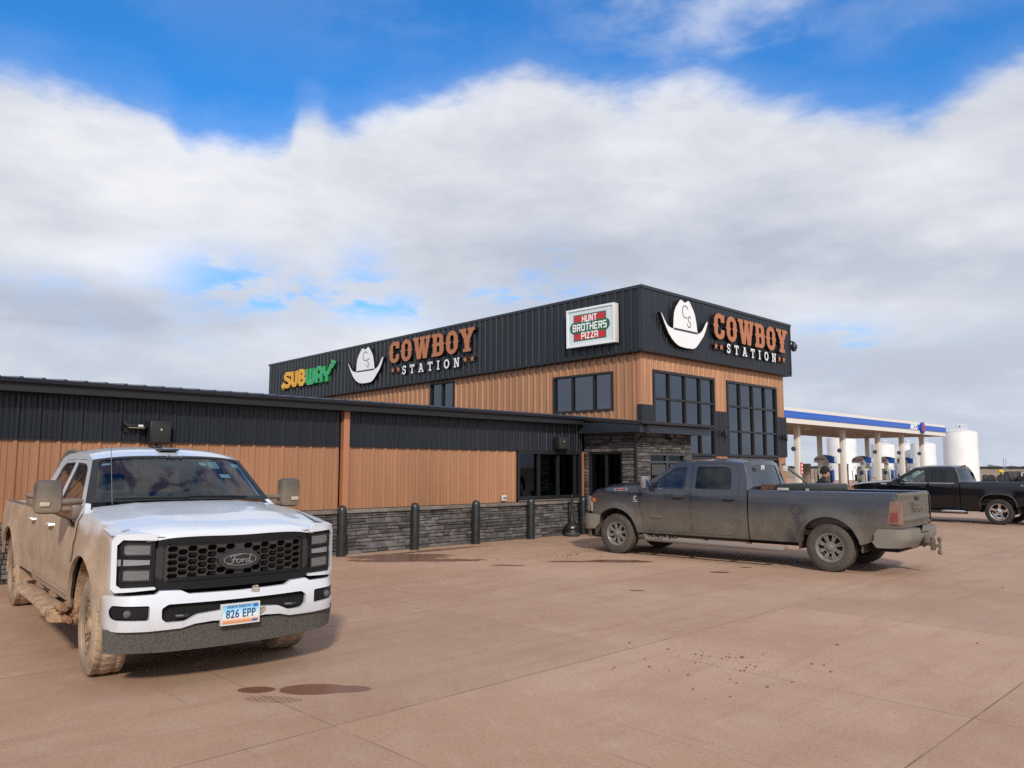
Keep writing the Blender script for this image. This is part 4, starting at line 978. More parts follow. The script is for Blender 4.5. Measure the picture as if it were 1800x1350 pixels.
    # ---- roof, windscreen, rear window
    rl = [A1]+roofl+[R1]
    xs0, xs1 = A1[0], R1[0]
    bowf, bowr, crown = S['bowf'], S['bowr'], S['crown']
    def roofP(u, v):
        t = -1+2*v; x = xs0+(xs1-xs0)*u; z = lerp_tab(rl, x); y = Yf(x, z)*t
        k = 1-abs(t)**3.2
        return Vector((x+bowf*(1-t*t)*(1-u)-bowr*(1-t*t)*u, y, z+crown*k*(1-.35*(1-u)**3)))
    b = B_(); grid(b, roofP, 18, 24); bmesh.ops.recalc_face_normals(b, faces=b.faces[:])
    if b.faces[0].normal.z < 0: bmesh.ops.reverse_faces(b, faces=b.faces[:])
    ob('roof', b, body, T)
    for f_ in S.get('roofribs', []):
        pass
    yA = Yf(*A0)
    def wsP(u, v, off=0):
        t = -1+2*v; top = roofP(0, v); k = 1-t*t
        bot = Vector((A0[0]+S['bowb']*k, Yf(*A0)*t, A0[1]+S.get('wsrise', .0)*k))
        p = bot+(top-bot)*u; side = Vector((lerp_line(A0, A1, u), 0, 0))
        p.x += .035*sin(pi*u)*k; n = Vector((.5, 0, .85)).normalized()
        return p+n*off
    def lerp_line(a, c, u): return 0
    b = B_(); grid(b, lambda u, v: wsP(u, v, -.006), 8, 16); ws = ob('windshield', b, S['wsglass'], T)
    fr = S.get('frit', (.06, .045, .05))
    b = B_(); sheet(b, rect(0, 1, 0, 1), [rnd(rect(fr[0]*1.3, 1-fr[1], fr[2], 1-fr[2]), .05, 4)], lambda u, v: wsP(u, v, .0), .07); ob('screen_border', b, S.get('fritm', trimB), ws)
    b = B_()
    for y0, y1 in ((.62, -.05), (.0, -.66)):
        pts_ = [wsP(.035+.03*k_/6, .5+(y0+(y1-y0)*k_/6)/(2*yA), .012) for k_ in range(7)]; tube(b, pts_, .009, 5)
    ob('wiper', b, trimB, ws)
    if S.get('rw'):
        def rwP(u, v, off=0):
            t = -1+2*v; top = roofP(1, v); bz = S['rwz']; bot = Vector((R0[0]-bowr*(1-t*t)*.8, Yf(R0[0], bz)*t, bz))
            p = bot+(top-bot)*u; return p+Vector((-off, 0, 0))
        b = B_(); sheet(b, rect(0, 1, 0, 1), [rnd(rect(.18, .84, .12, .88), .05, 3)], lambda u, v: rwP(u, v), .08, (.03, 0, 0)); ob('rear_wall', b, body, T)
        b = B_(); grid(b, lambda u, v: rwP(.15+.72*u, .1+.8*v, -.012), 4, 8); ob('rear_window', b, S['rearglass'], T)
        b = B_(); x = R0[0]; box(b, x-.01, x+.02, -Wd*.93, Wd*.93, .55, S['rwz']+.01); ob('cab_back', b, body, T, flat=True)
    # ---- hood
    hz = S['hoodz']; x1, x0 = hz[0][0], hz[-1][0]
    def hoodP(u, v):
        t = -1+2*v; x = x0+(x1-x0)*u
        xx = x-(S['hsweep']*t*t+S.get('hs4', 0)*t**6)*u**2+S.get('cowlbow', 0)*(1-t*t)*(1-u)
        y = ys(xx)*t
        z = lerp_tab(hz, x)-S['hooddrop']*abs(t)**S.get('hp', 2.2)
        z += S['hoodf'](xx, y)
        return Vector((xx, y, z))
    b = B_(); G_ = grid(b, hoodP, 30, 28)
    last = G_[-1]; nose = S['nose']
    for dx_, dz_ in nose:
        nw = [b.verts.new((v.co.x+dx_, v.co.y, v.co.z+dz_)) for v in last]
        for i in range(len(nw)-1): b.faces.new((last[i], nw[i], nw[i+1], last[i+1]))
        last = nw
    bmesh.ops.recalc_face_normals(b, faces=b.faces[:])
    if b.faces[0].normal.z < 0: bmesh.ops.reverse_faces(b, faces=b.faces[:])
    H = ob('hood', b, S.get('hoodm', body), T)
    b = B_(); grid(b, lambda u, v: Vector((x0-.24+.26*u+S.get('cowlbow', 0)*(1-(2*v-1)**2), -ys(x0)+2*ys(x0)*v, lerp_tab(hz, x0)-.03-.03*(1-u))), 2, 10); ob('cowl', b, trimB, T)
    # ---- bed
    b0 = S['bed0']; bz = S['bedz']
    bt = S.get('bedtop', lambda x: bz)
    n = 10; topl = [(xT+.02+(b0-xT-.02)*k_/n, bt(xT+.02+(b0-xT-.02)*k_/n)) for k_ in range(n+1)]
    out = [(b0, sill+.0)]+[p for p in topl[::-1]]+S['bedrear']+arch_pts(-wb, S['Az'], Ra, S.get('lowr', .62), sill, sq=sq)[::-1][::1][::-1]
    front_foot = arch_pts(-wb, S['Az'], Ra, sill, S.get('lowr', .62), sq=sq)
    out = [(b0, sill)]+topl[::-1]+S['bedrear']+front_foot[::-1]
    b = B_(); sheet(b, out, [], F, .085, lip)
    grid(b, lambda u, v: (lambda x: Vector((x, Yf(x, bt(x))-.10*v, bt(x)+.012*sin(pi*v))))(b0+(xT+.02-b0)*u), 12, 4)
    grid(b, lambda u, v: (lambda x: Vector((x, Yf(x, bt(x))-.10, bt(x)-(bt(x)-.78)*v)))(b0+(xT+.05-b0)*u), 4, 1)
    bmesh.ops.recalc_face_normals(b, faces=b.faces[:]); sym('bed_side', b, body, T)
    b = B_(); box(b, xT+.06, b0-.02, -Wd+.14, Wd-.14, .74, .78); box(b, b0-.06, b0-.02, -Wd+.14, Wd-.14, .78, bz-.01); ob('bed_floor', b, S.get('bedm', trimB), T, flat=True)
    if S.get('railcap'):
        b = B_(); grid(b, lambda u, v: (lambda x: Vector((x, Yf(x, bt(x))-.012-.095*v, bt(x)+.010+.014*sin(pi*v))))(b0-.01+(xT+.05-b0)*u), 12, 4); sym('rail_cap', b, S['railcap'], T)
    # tailgate
    tz0, tz1 = S['gate']; tw = Yf(xT+.1, 1.1)-.02
    b = B_()
    def gP(u, v):
        y = -tw+2*tw*u; z = tz0+(tz1-tz0)*v
        return Vector((xT-.015*sin(pi*v)-.012*bump_(v-.93, .05)-(.02*bump_((z-(tz0+.13)), .03) if S.get('gatefold') else 0)+.05*abs(2*u-1)**8, y, z))
    grid(b, gP, 24, 24)
    grid(b, lambda u, v: Vector((xT+.05*v+.05*abs(2*u-1)**8*(1-v), -tw+2*tw*u, tz1+.01*sin(pi*v))), 24, 3); box(b, xT+.045, xT+.055, -tw, tw, tz0, tz1)
    bmesh.ops.recalc_face_normals(b, faces=b.faces[:]); G = ob('tailgate', b, body, T)
    b = B_(); box(b, xT-.035, xT-.005, -.11, .11, tz1-.13, tz1-.06, bev=.012); ob('handle', b, trimB, G)
    # ---- underside, wheel wells, motor
    b = B_(); box(b, xT+.15, .55, -.62, .62, .38, .62); box(b, xT+.25, b0+.02, -.8, .8, .6, .735); box(b, R0[0]+.03, seam[0][0]+.3, -Wd+.16, Wd-.16, .42, .66); box(b, -.5, .62, -.55, .55, .45, 1.10)
    box(b, b0-.03, R0[0]+.04, -Wd+.08, Wd-.08, .5, bz-.04); box(b, seam[0][0]-.03, seam[0][0]+.05, -Wd+.1, Wd-.1, .5, A0[1]-.06)
    ob('underbody', b, darkU, T, flat=True)
    for xa in (0, -wb):
        b = B_(); R_ = Ra+.015
        grid(b, lambda u, v: Vector((xa+R_*cos(pi*1.08*u-.04*pi), Wd-.04-.42*v, S['Az']+R_*sin(pi*1.08*u-.04*pi))), 24, 3)
        box(b, xa-.5, xa+.5, .50, .56, .5, S['Az']+Ra)
        sym('wheel_well', b, S.get('wellm', darkU), T)
    # ---- axles
    b = B_()
    for xa in (0, -wb): tube(b, [(xa, -.75, .40), (xa, .75, .40)], .055); lathe(b, [(.05, -.12), (.16, -.05), (.16, .05), (.05, .12)], (xa, .1 if xa == 0 else 0, .40), 'X', 14)
    ob('axle', b, darkU, T)
    wy = Wd-.03-S['tw']/2
    for i, (x, y) in enumerate(((0, wy), (0, -wy), (-wb, wy), (-wb, -wy))):
        wl = wheel('wheel', T, x, y, S['R'], S['tw'], S['rimR'], S['rim'], S['tyrem'], S['rimm'], S['hubm'], i)
        if S.get('steer') and x == 0: wl.rotation_euler = (0, wl.rotation_euler[1], S['steer'])
    # ---- cabin
    fl = .62
    b = B_()
    for y in (-.42, .42):
        box(b, A0[0]-1.05, A0[0]-.60, y-.26, y+.26, .85, 1.02, bev=.05)
        vs = box(b, A0[0]-1.18, A0[0]-1.02, y-.25, y+.25, 1.0, 1.52, bev=.05)
        box(b, A0[0]-1.20, A0[0]-1.08, y-.12, y+.12, 1.54, 1.72, bev=.04)
    box(b, R0[0]+.22, R0[0]+.62, -.68, .68, .85, 1.0, bev=.05); box(b, R0[0]+.12, R0[0]+.26, -.68, .68, .98, 1.48, bev=.05)
    ob('seat', b, S.get('seatm', seatM), T)
    b = B_(); box(b, A0[0]-.42, A0[0]+.05, -.78, .78, .85, A0[1]-.10, bev=.05); box(b, R0[0]+.05, A0[0], -.8, .8, .62, .68); ob('dashboard', b, S.get('dashm', mat('dash_dark', (.016, .017, .019), .75)), T)
    b = B_(); lathe(b, [(.185, -.015), (.20, 0), (.185, .015), (.17, 0), (.185, -.015)], n=28, close=False); box(b, -.18, .18, -.02, .02, -.01, .01); box(b, -.05, .05, -.17, .05, -.015, .02)
    o = ob('steering_wheel', b, S.get('wheelm', mat('dash_dark')), T); o.location = (A0[0]-.52, .42, A0[1]-.16); o.rotation_euler = (0, radians(-62), 0)
    b = B_(); c = wsP(.90, .5); lathe(b, [(.01, -.02), (.10, -.01), (.10, .01), (.01, .02)], (0, 0, 0), 'X', 14)
    for v in b.verts: v.co.z *= .45; v.co.y *= 1.15; v.co += c+Vector((-.10, 0, -.06))
    ob('rear_view_mirror', b, trimB, T)
    return dict(Yf=Yf, F=F, wsP=wsP, roofP=roofP, hoodP=hoodP, hood=H, gate=G, ws=ws)
def mirror(T, x, y, z, w_, h, d, m, m2, arm):
    """towing mirror on the driver's side and its twin"""
    b = B_(); box(b, x-d/2, x+d/2, y-w_/2, y+w_/2, z-h/2, z+h/2, bev=min(w_, d)*.34); a, c = sym('mirror', b, m, T)
    b = B_(); box(b, x-d/2-.004, x-d/2+.002, y-w_/2+.025, y+w_/2-.025, z-h*.42, z+h*.42)
    b2 = mirror_bm(b); mg = mat('mirror_glass', (.75, .78, .80), .04, 1); ob('mirror_glass', b, mg, a, flat=True); ob('mirror_glass', b2, mg, c, flat=True)
    b = B_()
    for p, q, r in arm: tube(b, [p, q], r, 8)
    b2 = mirror_bm(b); ob('mirror_arm', b, m2, a); ob('mirror_arm', b2, m2, c)
    return a, c

# ------------------------------------------------------------------ white pickup
mudW = (.36, .255, .175)
def fw_(t, x, ay, z, n):
    k = t.math('MULTIPLY', t.math('SUBTRACT', n, .5), .5)
    side = t.smooth(t.math('ADD', ay, t.math('MULTIPLY', k, .10)), .855, .945)
    # mud thins out upward, lower on the fender than along the bed
    zl = t.math('ADD', 1.30, t.math('MULTIPLY', t.smooth(x, -.2, -2.6), .42))
    high = t.smooth(t.math('SUBTRACT', t.math('ADD', z, k), zl), .10, -.16)
    nosef = t.smooth(t.math('ADD', x, t.math('MULTIPLY', k, .3)), .84, .60)
    rear = t.math('MULTIPLY', t.smooth(x, -2.2, -3.2), t.smooth(z, 2.2, 1.5))
    film = t.math('MULTIPLY', t.smooth(z, 2.0, 1.0), .16)
    low = t.math('MULTIPLY', t.smooth(z, .52, .40), .35)
    a = t.math('MULTIPLY', t.math('MULTIPLY', side, high), nosef)
    spl = t.math('MULTIPLY', t.math('MULTIPLY', t.smooth(t.noise(t.comb(x, ay, z), 22, 5, .7), .58, .70), t.smooth(z, .80, .50)), .5)
    a = t.math('MAXIMUM', a, spl)
    return t.math('MAXIMUM', t.math('MAXIMUM', a, t.math('MAXIMUM', t.math('MULTIPLY', rear, .8), low)), t.math('MULTIPLY', film, t.smooth(ay, .8, .95)), clamp=True)
wpaint = dirty('white_paint', (.60, .635, .69), mudW, fw_, .28, 0, .7, speck=.25)
allmud = lambda amt: (lambda t, x, ay, z, n: t.math('ADD', t.math('MULTIPLY', t.smooth(n, .25, .7), .35), amt, clamp=True))
wtyre = dirty('muddy_tyre', (.02, .02, .02), (.36, .265, .185), allmud(.70), .8, 0, 0)
wrim = dirty('muddy_rim', (.05, .05, .05), (.30, .21, .14), allmud(.62), .5, .3, 0)
wmud = mat('caked_mud', (.36, .235, .15), .95, bump=1.0, bscale=40, var=.3, vscale=9)
wredmud = mat('red_mud', (.25, .135, .08), .95, bump=1.2, bscale=30, var=.3, vscale=9)
dustblk = dirty('dusty_black', (.02, .021, .023), (.26, .21, .165), allmud(.34), .5, 0, 0)
g1 = glass('cabin_glass', (.42, .54, .62), .03, wav=0); g2 = glass('tinted_glass', (.20, .21, .20), .05, dirt=.38, dirtc=(.26, .17, .11))
g3 = glass('muddy_glass', (.30, .33, .34), .05, dirt=.22, dirtc=(.26, .18, .12))
TW = thing('white_pickup', 'white crew cab pickup with muddy tan sides and black honeycomb grille, nearest the viewer', 'pickup truck', (3.227, 7.524, 0), radians(-95.2))
def hw(x, y):
    a = abs(y)
    dome = .014*(1/(1+exp(-(.62-a)/.03)))*min(1, max(0, (x+.62)/.3))
    blade = .009*bump_(a-(.42+.10*(.3-x)), .020)*(1/(1+exp((x-.12)/.04)))*(1/(1+exp((-.42-x)/.04)))
    return dome+blade-.012*bump_(y, .30)*min(1, max(0, (x+.5)))
XFW = lambda y: 1.03-.17*y*y-max(0, abs(y)-.8)**2*2.5
SW = dict(W=.985, belt=1.30, sill=.58, tum=.36, Ra=.575, Az=.45, wb=4.47, tail=-5.66, body=wpaint, flare=.045, ft=.115, low=.03, crease=.74,
    A0=(-.60, 1.455), A1=(-1.13, 1.870), roofl=[(-1.4, 1.925), (-1.9, 1.955), (-2.45, 1.945)], R1=(-2.72, 1.90), Rmid=[(-2.90, 1.66)], R0=(-3.06, 1.30),
    seam=[(-.60, .58), (-.585, .80), (-.53, 1.0), (-.44, 1.18), (-.42, 1.36)], fendtop=[(-.2, 1.385), (.2, 1.345), (.55, 1.30)], fendfront=(.74, 1.262), fendnose=[(.755, 1.22), (.775, .80), (.66, .66)], lowf=.62,
    hoody=lambda x: .86-.06*max(0, x-.3)/.6, hoodz=[(.985, 1.262), (.9, 1.292), (.75, 1.325), (.4, 1.372), (.0, 1.410), (-.5, 1.452)], hooddrop=.035, hsweep=.10, hs4=.03, nose=[(.014, -.014), (.006, -.03)], hoodf=hw, hp=2.6, cowlbow=.10,
    doors=[[(-.64, .62), (-.625, .80), (-.57, 1.0), (-.475, 1.19), (-.47, 1.30), (-.68, 1.435), (-1.15, 1.84), (-1.38, 1.872), (-1.80, 1.875), (-1.86, 1.30), (-1.86, .62)], [(-1.90, .62), (-1.90, 1.30), (-1.84, 1.878), (-2.42, 1.87), (-2.60, 1.80), (-2.84, 1.34), (-2.98, 1.22), (-2.98, .72), (-2.90, .62)]],
    dr=[.03, .05], windows=[[(-.60, 1.225), (-.61, 1.335), (-.76, 1.445), (-1.17, 1.785), (-1.33, 1.83), (-1.77, 1.845), (-1.82, 1.30), (-1.0, 1.28), (-.86, 1.225)], [(-1.935, 1.31), (-1.885, 1.848), (-2.39, 1.84), (-2.53, 1.78), (-2.78, 1.34)]], wr=[.03, .05],
    handles=[(-1.72, 1.20), (-2.84, 1.20)], handlem=dirty('handle_white', (.6, .6, .6), mudW, allmud(.3), .4), sideglass=[g3, g2], wsglass=g1, rearglass=g2, rw=True, rwz=1.34,
    bowf=.11, bowr=.05, bowb=.20, crown=.07, wsrise=.02, bed0=-3.10, bedz=1.31, bedrear=[(-5.66, 1.20), (-5.66, .78), (-5.45, .70), (-5.10, .64)], gate=(.74, 1.30), lowr=.64,
    R=.415, tw=.285, rimR=.235, rim='pairs', tyrem=wtyre, rimm=wrim, hubm=wmud, wellm=wmud, frit=(.05, .05, .035), railcap=dustblk, dashm=mat('dash_grey', (.03, .035, .042), .75), seatm=mat('seat_dark', (.022, .024, .03), .7), steer=radians(-2))
RW = pickup(TW, SW)
OW = lambda dy=0, dx=0: (lambda y, z: Vector((XFW(y)+dx, y, z)))
def frontpart(name, out, m, dx=0, holes=[], step=.06, lipd=-.04, parent=None, both=False, flat=False):
    b = B_(); sheet(b, out, holes, OW(0, dx), step, (lipd, 0, 0) if lipd else None); bmesh.ops.recalc_face_normals(b, faces=b.faces[:])
    avg = sum((f.normal.x for f in b.faces if abs(f.normal.x) > .5), 0)
    if avg < 0: bmesh.ops.reverse_faces(b, faces=b.faces[:])
    if both: return sym(name, b, m, parent or TW, flat=flat)
    return ob(name, b, m, parent or TW, flat=flat)
ms = lambda P: P+[(-y, z) for y, z in P[::-1]]
gloss = mat('gloss_black', (.007, .008, .010), .32, coat=.1, spec=.3)
frontpart('grille_surround', ms([(.0, 1.235), (.60, 1.235), (.64, 1.215), (.66, 1.0), (.655, .82), (.60, .80), (.30, .795)]), gloss, -.03, [rnd(rect(-.60, .60, .862, 1.175), .05)], lipd=-.05)
b = B_(); grid(b, lambda u, v: Vector((.86, -.9+1.8*u, .72+.52*v)), 2, 2); ob('grille_backing', b, mat('void_black', (.003, .003, .003), .9), TW, flat=True)
# honeycomb
b = B_(); hexes = []; ha, hb_ = .046, .026; row = 0; z = .880
while z < 1.17:
    y = -.60+(ha*1.66 if row % 2 else 0)
    while y < .62:
        if hypot(y*.5, z-1.015) > .085: hexes.append([(y+ha*.94*cx, z+hb_*.90*cz) for cx, cz in ((-1, 0), (-.60, 1), (.60, 1), (1, 0), (.60, -1), (-.60, -1))])
        y += ha*3.32
    z += hb_*1.04; row += 1
hexes = [h for h in hexes if max(p[1] for p in h) < 1.172 and min(p[1] for p in h) > .866 and max(abs(p[0]) for p in h) < .598]
sheet(b, rect(-.605, .605, .858, 1.18), hexes, OW(0, -.055), .2, (-.03, 0, 0)); ob('grille_mesh', b, mat('mesh_black', (.034, .032, .031), .4), TW, flat=True)
frontpart('grille_bar', [(-.56, 1.160), (.56, 1.160), (.54, 1.18), (-.54, 1.18)], gloss, -.035)
frontpart('grille_bar', [(-.57, .868), (.57, .868), (.54, .895), (-.54, .895)], gloss, -.035)
E0 = ob('emblem', (lambda b: (sheet(b, ARC(0, 1.015, .178, .078, 0, 352, 44), [], OW(0, -.008), .05, (-.05, 0, 0)), b)[1])(B_()), mat('emblem_rim', (.06, .062, .066), .35, .6), TW)
b = B_(); sheet(b, ARC(0, 1.015, .148, .056, 0, 352, 44), [], OW(0, -.001), .05, (-.01, 0, 0)); ob('emblem_face', b, mat('emblem_face', (.022, .023, .025), .3), E0)
b = B_(); sheet(b, ARC(0, 1.015, .140, .050, 0, 352, 44), [ARC(0, 1.015, .134, .045, 0, 352, 44)], OW(0, .002), .05, (-.004, 0, 0))
SCR = [[(-.50, .36), (-.44, .50), (-.20, .50), (.05, .58)], [(-.26, .50), (-.36, .05), (-.46, -.12), (-.58, -.10), (-.56, .02)], [(-.44, .20), (-.16, .24)],
 [(-.04, .24), (-.16, .20), (-.18, .04), (-.08, -.02), (.02, .06), (.02, .20), (-.04, .24)], [(.02, .20), (.10, .18), (.14, .22), (.10, 0)], [(.13, .14), (.20, .24), (.26, .20)],
 [(.44, .22), (.32, .22), (.27, .06), (.34, -.02), (.44, .06)], [(.56, .56), (.50, .50), (.42, .02), (.50, -.02), (.56, .06)]]
plate(b, [[(p_[0]*.175, (p_[1]-.2)*.115) for p_ in q_] for st_ in SCR for q_ in stroke(st_, .055)], [], (1.030, 0, 1.015), (0, 1, 0), (0, 0, 1), .004)
ob('lettering', b, mat('emblem_line', (.30, .30, .31), .35, .6), E0, flat=True)
# lamp units
def lamps(s):
    hl = ob('headlight', (lambda b: (sheet(b, [(s*y, z) for y, z in [(.655, 1.215), (.66, 1.205), (.895, 1.215), (.930, 1.17), (.925, .86), (.895, .835), (.66, .835), (.655, .815), (.935, .80), (.958, .83), (.963, 1.20), (.930, 1.262), (.70, 1.262), (.66, 1.235)]], [], OW(0, .003), .05, (-.05, 0, 0)), b)[1])(B_()), mat('lamp_surround', (.62, .65, .70), .3, coat=.5), TW)
    b = B_(); sheet(b, [(s*y, z) for y, z in [(.66, 1.203), (.89, 1.21), (.925, 1.165), (.92, .865), (.89, .838), (.66, .838)]], [], OW(0, -.035), .06, (-.02, 0, 0)); ob('lamp_housing', b, gloss, hl)
    lens = mat('lamp_lens', (.20, .215, .23), .2, .6, coat=1, bump=.3, bscale=35)
    for nm, P in (('lamp', [(.70, 1.165), (.86, 1.172), (.89, 1.15), (.885, 1.12), (.865, 1.096), (.70, 1.092)]), ('lamp', [(.70, .965), (.865, .970), (.892, .95), (.888, .895), (.70, .890)])):
        b = B_(); sheet(b, [(s*y, z) for y, z in P], [], OW(0, -.022), .05, (-.03, 0, 0)); ob(nm, b, lens, hl)
        b = B_(); sheet(b, [(s*((y-.79)*1.13+.79), (z-(1.132 if z > 1.05 else .93))*1.28+(1.132 if z > 1.05 else .93)) for y, z in P], [[(s*((y-.79)*1.06+.79), (z-(1.132 if z > 1.05 else .93))*1.12+(1.132 if z > 1.05 else .93)) for y, z in P]], OW(0, -.014), .05, (-.02, 0, 0)); ob('lamp_bezel', b, mat('bezel_dark', (.03, .03, .033), .25), hl)
    b = B_(); sheet(b, [(s*y, z) for y, z in [(.70, 1.048), (.925, 1.060), (.925, 1.008), (.70, 1.012)]], [], OW(0, -.020), .05, (-.02, 0, 0)); ob('light_strip', b, mat('strip_grey', (.25, .26, .28), .25, .2, coat=1), hl)
    b = B_(); sheet(b, [(s*y, z) for y, z in [(.60, 1.14), (.625, 1.155), (.655, 1.13), (.655, .92), (.62, .885), (.60, .90)]], [], OW(0, -.028), .05, (-.02, 0, 0)); ob('vent_grid', b, mat('vent_dark', (.02, .02, .02), .5, bump=1, bscale=120), hl)
    x0 = XFW(.955)
    b = B_(); grid(b, lambda u, v: Vector((x0-.012-.05*u, s*(RW['Yf'](x0-.012-.05*u, 1.05)+.004), .86+.30*v)), 3, 6, flip=s < 0); ob('marker_lamp', b, mat('amber_red', (.40, .12, .07), .25, coat=1), hl)
lamps(1); lamps(-1)
b = B_()
def fnP(u, v):
    y = .60+.37*v; x = .50+(XFW(y)-.012-.50)*u
    return Vector((x, y, lerp_tab(SW['hoodz'], x)-.044-.022*v*v))
grid(b, fnP, 12, 8); sym('fender_nose', b, wpaint, TW)
# bumper
def XB(y):
    a = abs(y)
    return 1.075-.16*y*y-(max(0, a-.80)**2*2.2)
def bumpF(off):
    def f(u, z):
        a = abs(u); s = 1 if u >= 0 else -1
        if a < .92: x, y = XB(u), u
        else: k = a-.92; y = s*(.92+.062*(1-exp(-k/.07))); x = XB(.92)-.02-k*.85-.04*min(1, k/.1)
        zz = (z-.64)/.15
        return Vector((x+off-.025*zz*zz, y, z))
    return f
bt_ = [(-1.17, .755), (-.98, .775), (-.66, .778), (-.62, .804), (-.47, .798), (-.41, .768), (.0, .762), (.41, .768), (.47, .798), (.62, .804), (.66, .778), (.98, .775), (1.17, .755)]
bb_ = [(1.17, .545), (1.02, .505), (.70, .492), (.46, .498), (.36, .525), (.22, .535), (.0, .52), (-.22, .535), (-.36, .525), (-.46, .498), (-.70, .492), (-1.02, .505), (-1.17, .545)]
tow = [(-.615, .665), (-.567, .697), (-.2, .695), (.2, .695), (.567, .697), (.615, .665), (.612, .585), (.575, .553), (.44, .553), (.34, .60), (.16, .615), (-.16, .615), (-.34, .60), (-.44, .553), (-.575, .553), (-.612, .585)]
fog = rnd([(.70, .695), (.955, .705), (.99, .66), (.975, .615), (.935, .592), (.70, .578)], .02)
b = B_(); sheet(b, bt_+bb_, [rnd(tow, .015), fog, [(-y, z) for y, z in fog]], bumpF(0), .055, lambda co: Vector((-.045, 0, 0))); bmesh.ops.recalc_face_normals(b, faces=b.faces[:])
FB = ob('front_bumper', b, wpaint, TW)
b = B_(); sheet(b, [(-.99, .70), (.99, .70), (.99, .55), (-.99, .55)], [], bumpF(-.055), .1); ob('bumper_backing', b, mat('void_black'), FB)
for s in (1, -1):
  b = B_(); sheet(b, [(s*p[0], p[1]) for p in [(.71, .685), (.95, .693), (.98, .655), (.965, .62), (.93, .602), (.71, .59)]], [], bumpF(-.025), .06, (-.02, 0, 0))
  ob('fog_pocket', b, gloss, FB)
for s in (1, -1):
    b = B_(); lathe(b, [(.026, 0), (.03, .02), (.022, .035), (.01, .04)], (XB(.8)-.06, s*.85, .64), 'X', 16); ob('fog_lamp', b, mat('fog_lens', (.09, .09, .09), .15, coat=1), FB)
    b = B_(); tube(b, [(.90, s*.42, .60), (1.03, s*.42, .60), (1.045, s*.46, .60), (1.03, s*.50, .60), (.90, s*.50, .60)], .015, 8); ob('tow_hook', b, mat('hook_metal', (.05, .05, .05), .5, .5), FB)
    b = B_(); box(b, .97, .99, s*.22-.04, s*.22+.04, .56, .70); box(b, .965, .98, s*.35-.05, s*.35+.05, .57, .69); ob('bracket', b, mat('bracket_grey', (.045, .045, .043), .6), FB, flat=True)
b = B_(); sheet(b, [(-1.0, .51), (1.0, .51), (.985, .325), (.55, .305), (-.55, .305), (-.985, .325)], [], lambda y, z: Vector((XB(y)-.05-.25*(.51-z), y*.985, z)), .07, (-.03, 0, 0))
bmesh.ops.recalc_face_normals(b, faces=b.faces[:]); ob('air_dam', b, mat('dusty_dam', (.060, .059, .056), .85, bump=.8, bscale=160, var=.45, vscale=110, col2=(.145, .136, .12)), TW)
# damage scuffs
b = B_(); sheet(b, rnd([(.085, .748), (.12, .738), (.165, .735), (.17, .755), (.155, .775), (.16, .79), (.10, .79), (.11, .765)], .01), [], bumpF(.004), None, (-.003, 0, 0)); sheet(b, [(.15, .60), (.21, .612), (.23, .58), (.19, .545), (.15, .55)], [], bumpF(.004), None, (-.003, 0, 0))
ob('scuff', b, mat('scuff', (.32, .29, .24), .8, bump=1, bscale=90, var=.7, vscale=70), FB, flat=True)
# number plate
P = ob('number_plate', (lambda b: (box(b, XB(0)+.006, XB(0)+.012, -.155, .155, .494, .652, bev=.0), b)[1])(B_()), None, TW, flat=True)
pm = bpy.data.materials.new('plate_face'); pm.use_nodes = True; t = NT(pm.node_tree); pz = t.sep(t.new('ShaderNodeTexCoord').outputs['Object'])
cr = t.new('ShaderNodeValToRGB'); t.put(cr.inputs[0], t.math('DIVIDE', t.math('SUBTRACT', pz[2], .494), .158)); e = cr.color_ramp.elements; e[0].position = 0; e[0].color = (.50, .20, .10, 1); e[1].position = 1; e[1].color = (.14, .42, .75, 1)
for q_, c_ in ((.16, (.62, .30, .16, 1)), (.26, (.75, .62, .5, 1)), (.42, (.55, .76, .88, 1)), (.75, (.28, .60, .85, 1))): k = e.new(q_); k.color = c_
t.put(t.n['Principled BSDF'].inputs['Base Color'], cr.outputs[0]); t.n['Principled BSDF'].inputs['Roughness'].default_value = .4; P.data.materials.append(pm)
X0 = XB(0)+.012
b = B_(); box(b, X0-.008, X0+.004, -.162, -.153, .488, .658); box(b, X0-.008, X0+.004, .153, .162, .488, .658); box(b, X0-.008, X0+.004, -.153, .153, .488, .497); box(b, X0-.008, X0+.004, -.153, .153, .649, .658); box(b, X0-.03, X0-.009, -.165, .165, .485, .66); ob('plate_frame', b, mat('plate_rim', (.6, .6, .6), .4), P, flat=True)
b = B_(); put_text(b, '826 EPP', .094, (X0, 0, .572), (0, 1, 0), (0, 0, 1), .002, .0015, 0, .78); put_text(b, 'NORTH DAKOTA', .027, (X0, -.015, .632), (0, 1, 0), (0, 0, 1), .002, .0005, 0, .9); ob('plate_text', b, mat('plate_ink', (.02, .05, .14), .5), P, flat=True)
b = B_(); box(b, X0+.001, X0+.003, .105, .145, .62, .644); box(b, X0+.001, X0+.003, .10, .142, .502, .520); ob('plate_sticker', b, mat('plate_blue', (.03, .13, .4), .4), P, flat=True)
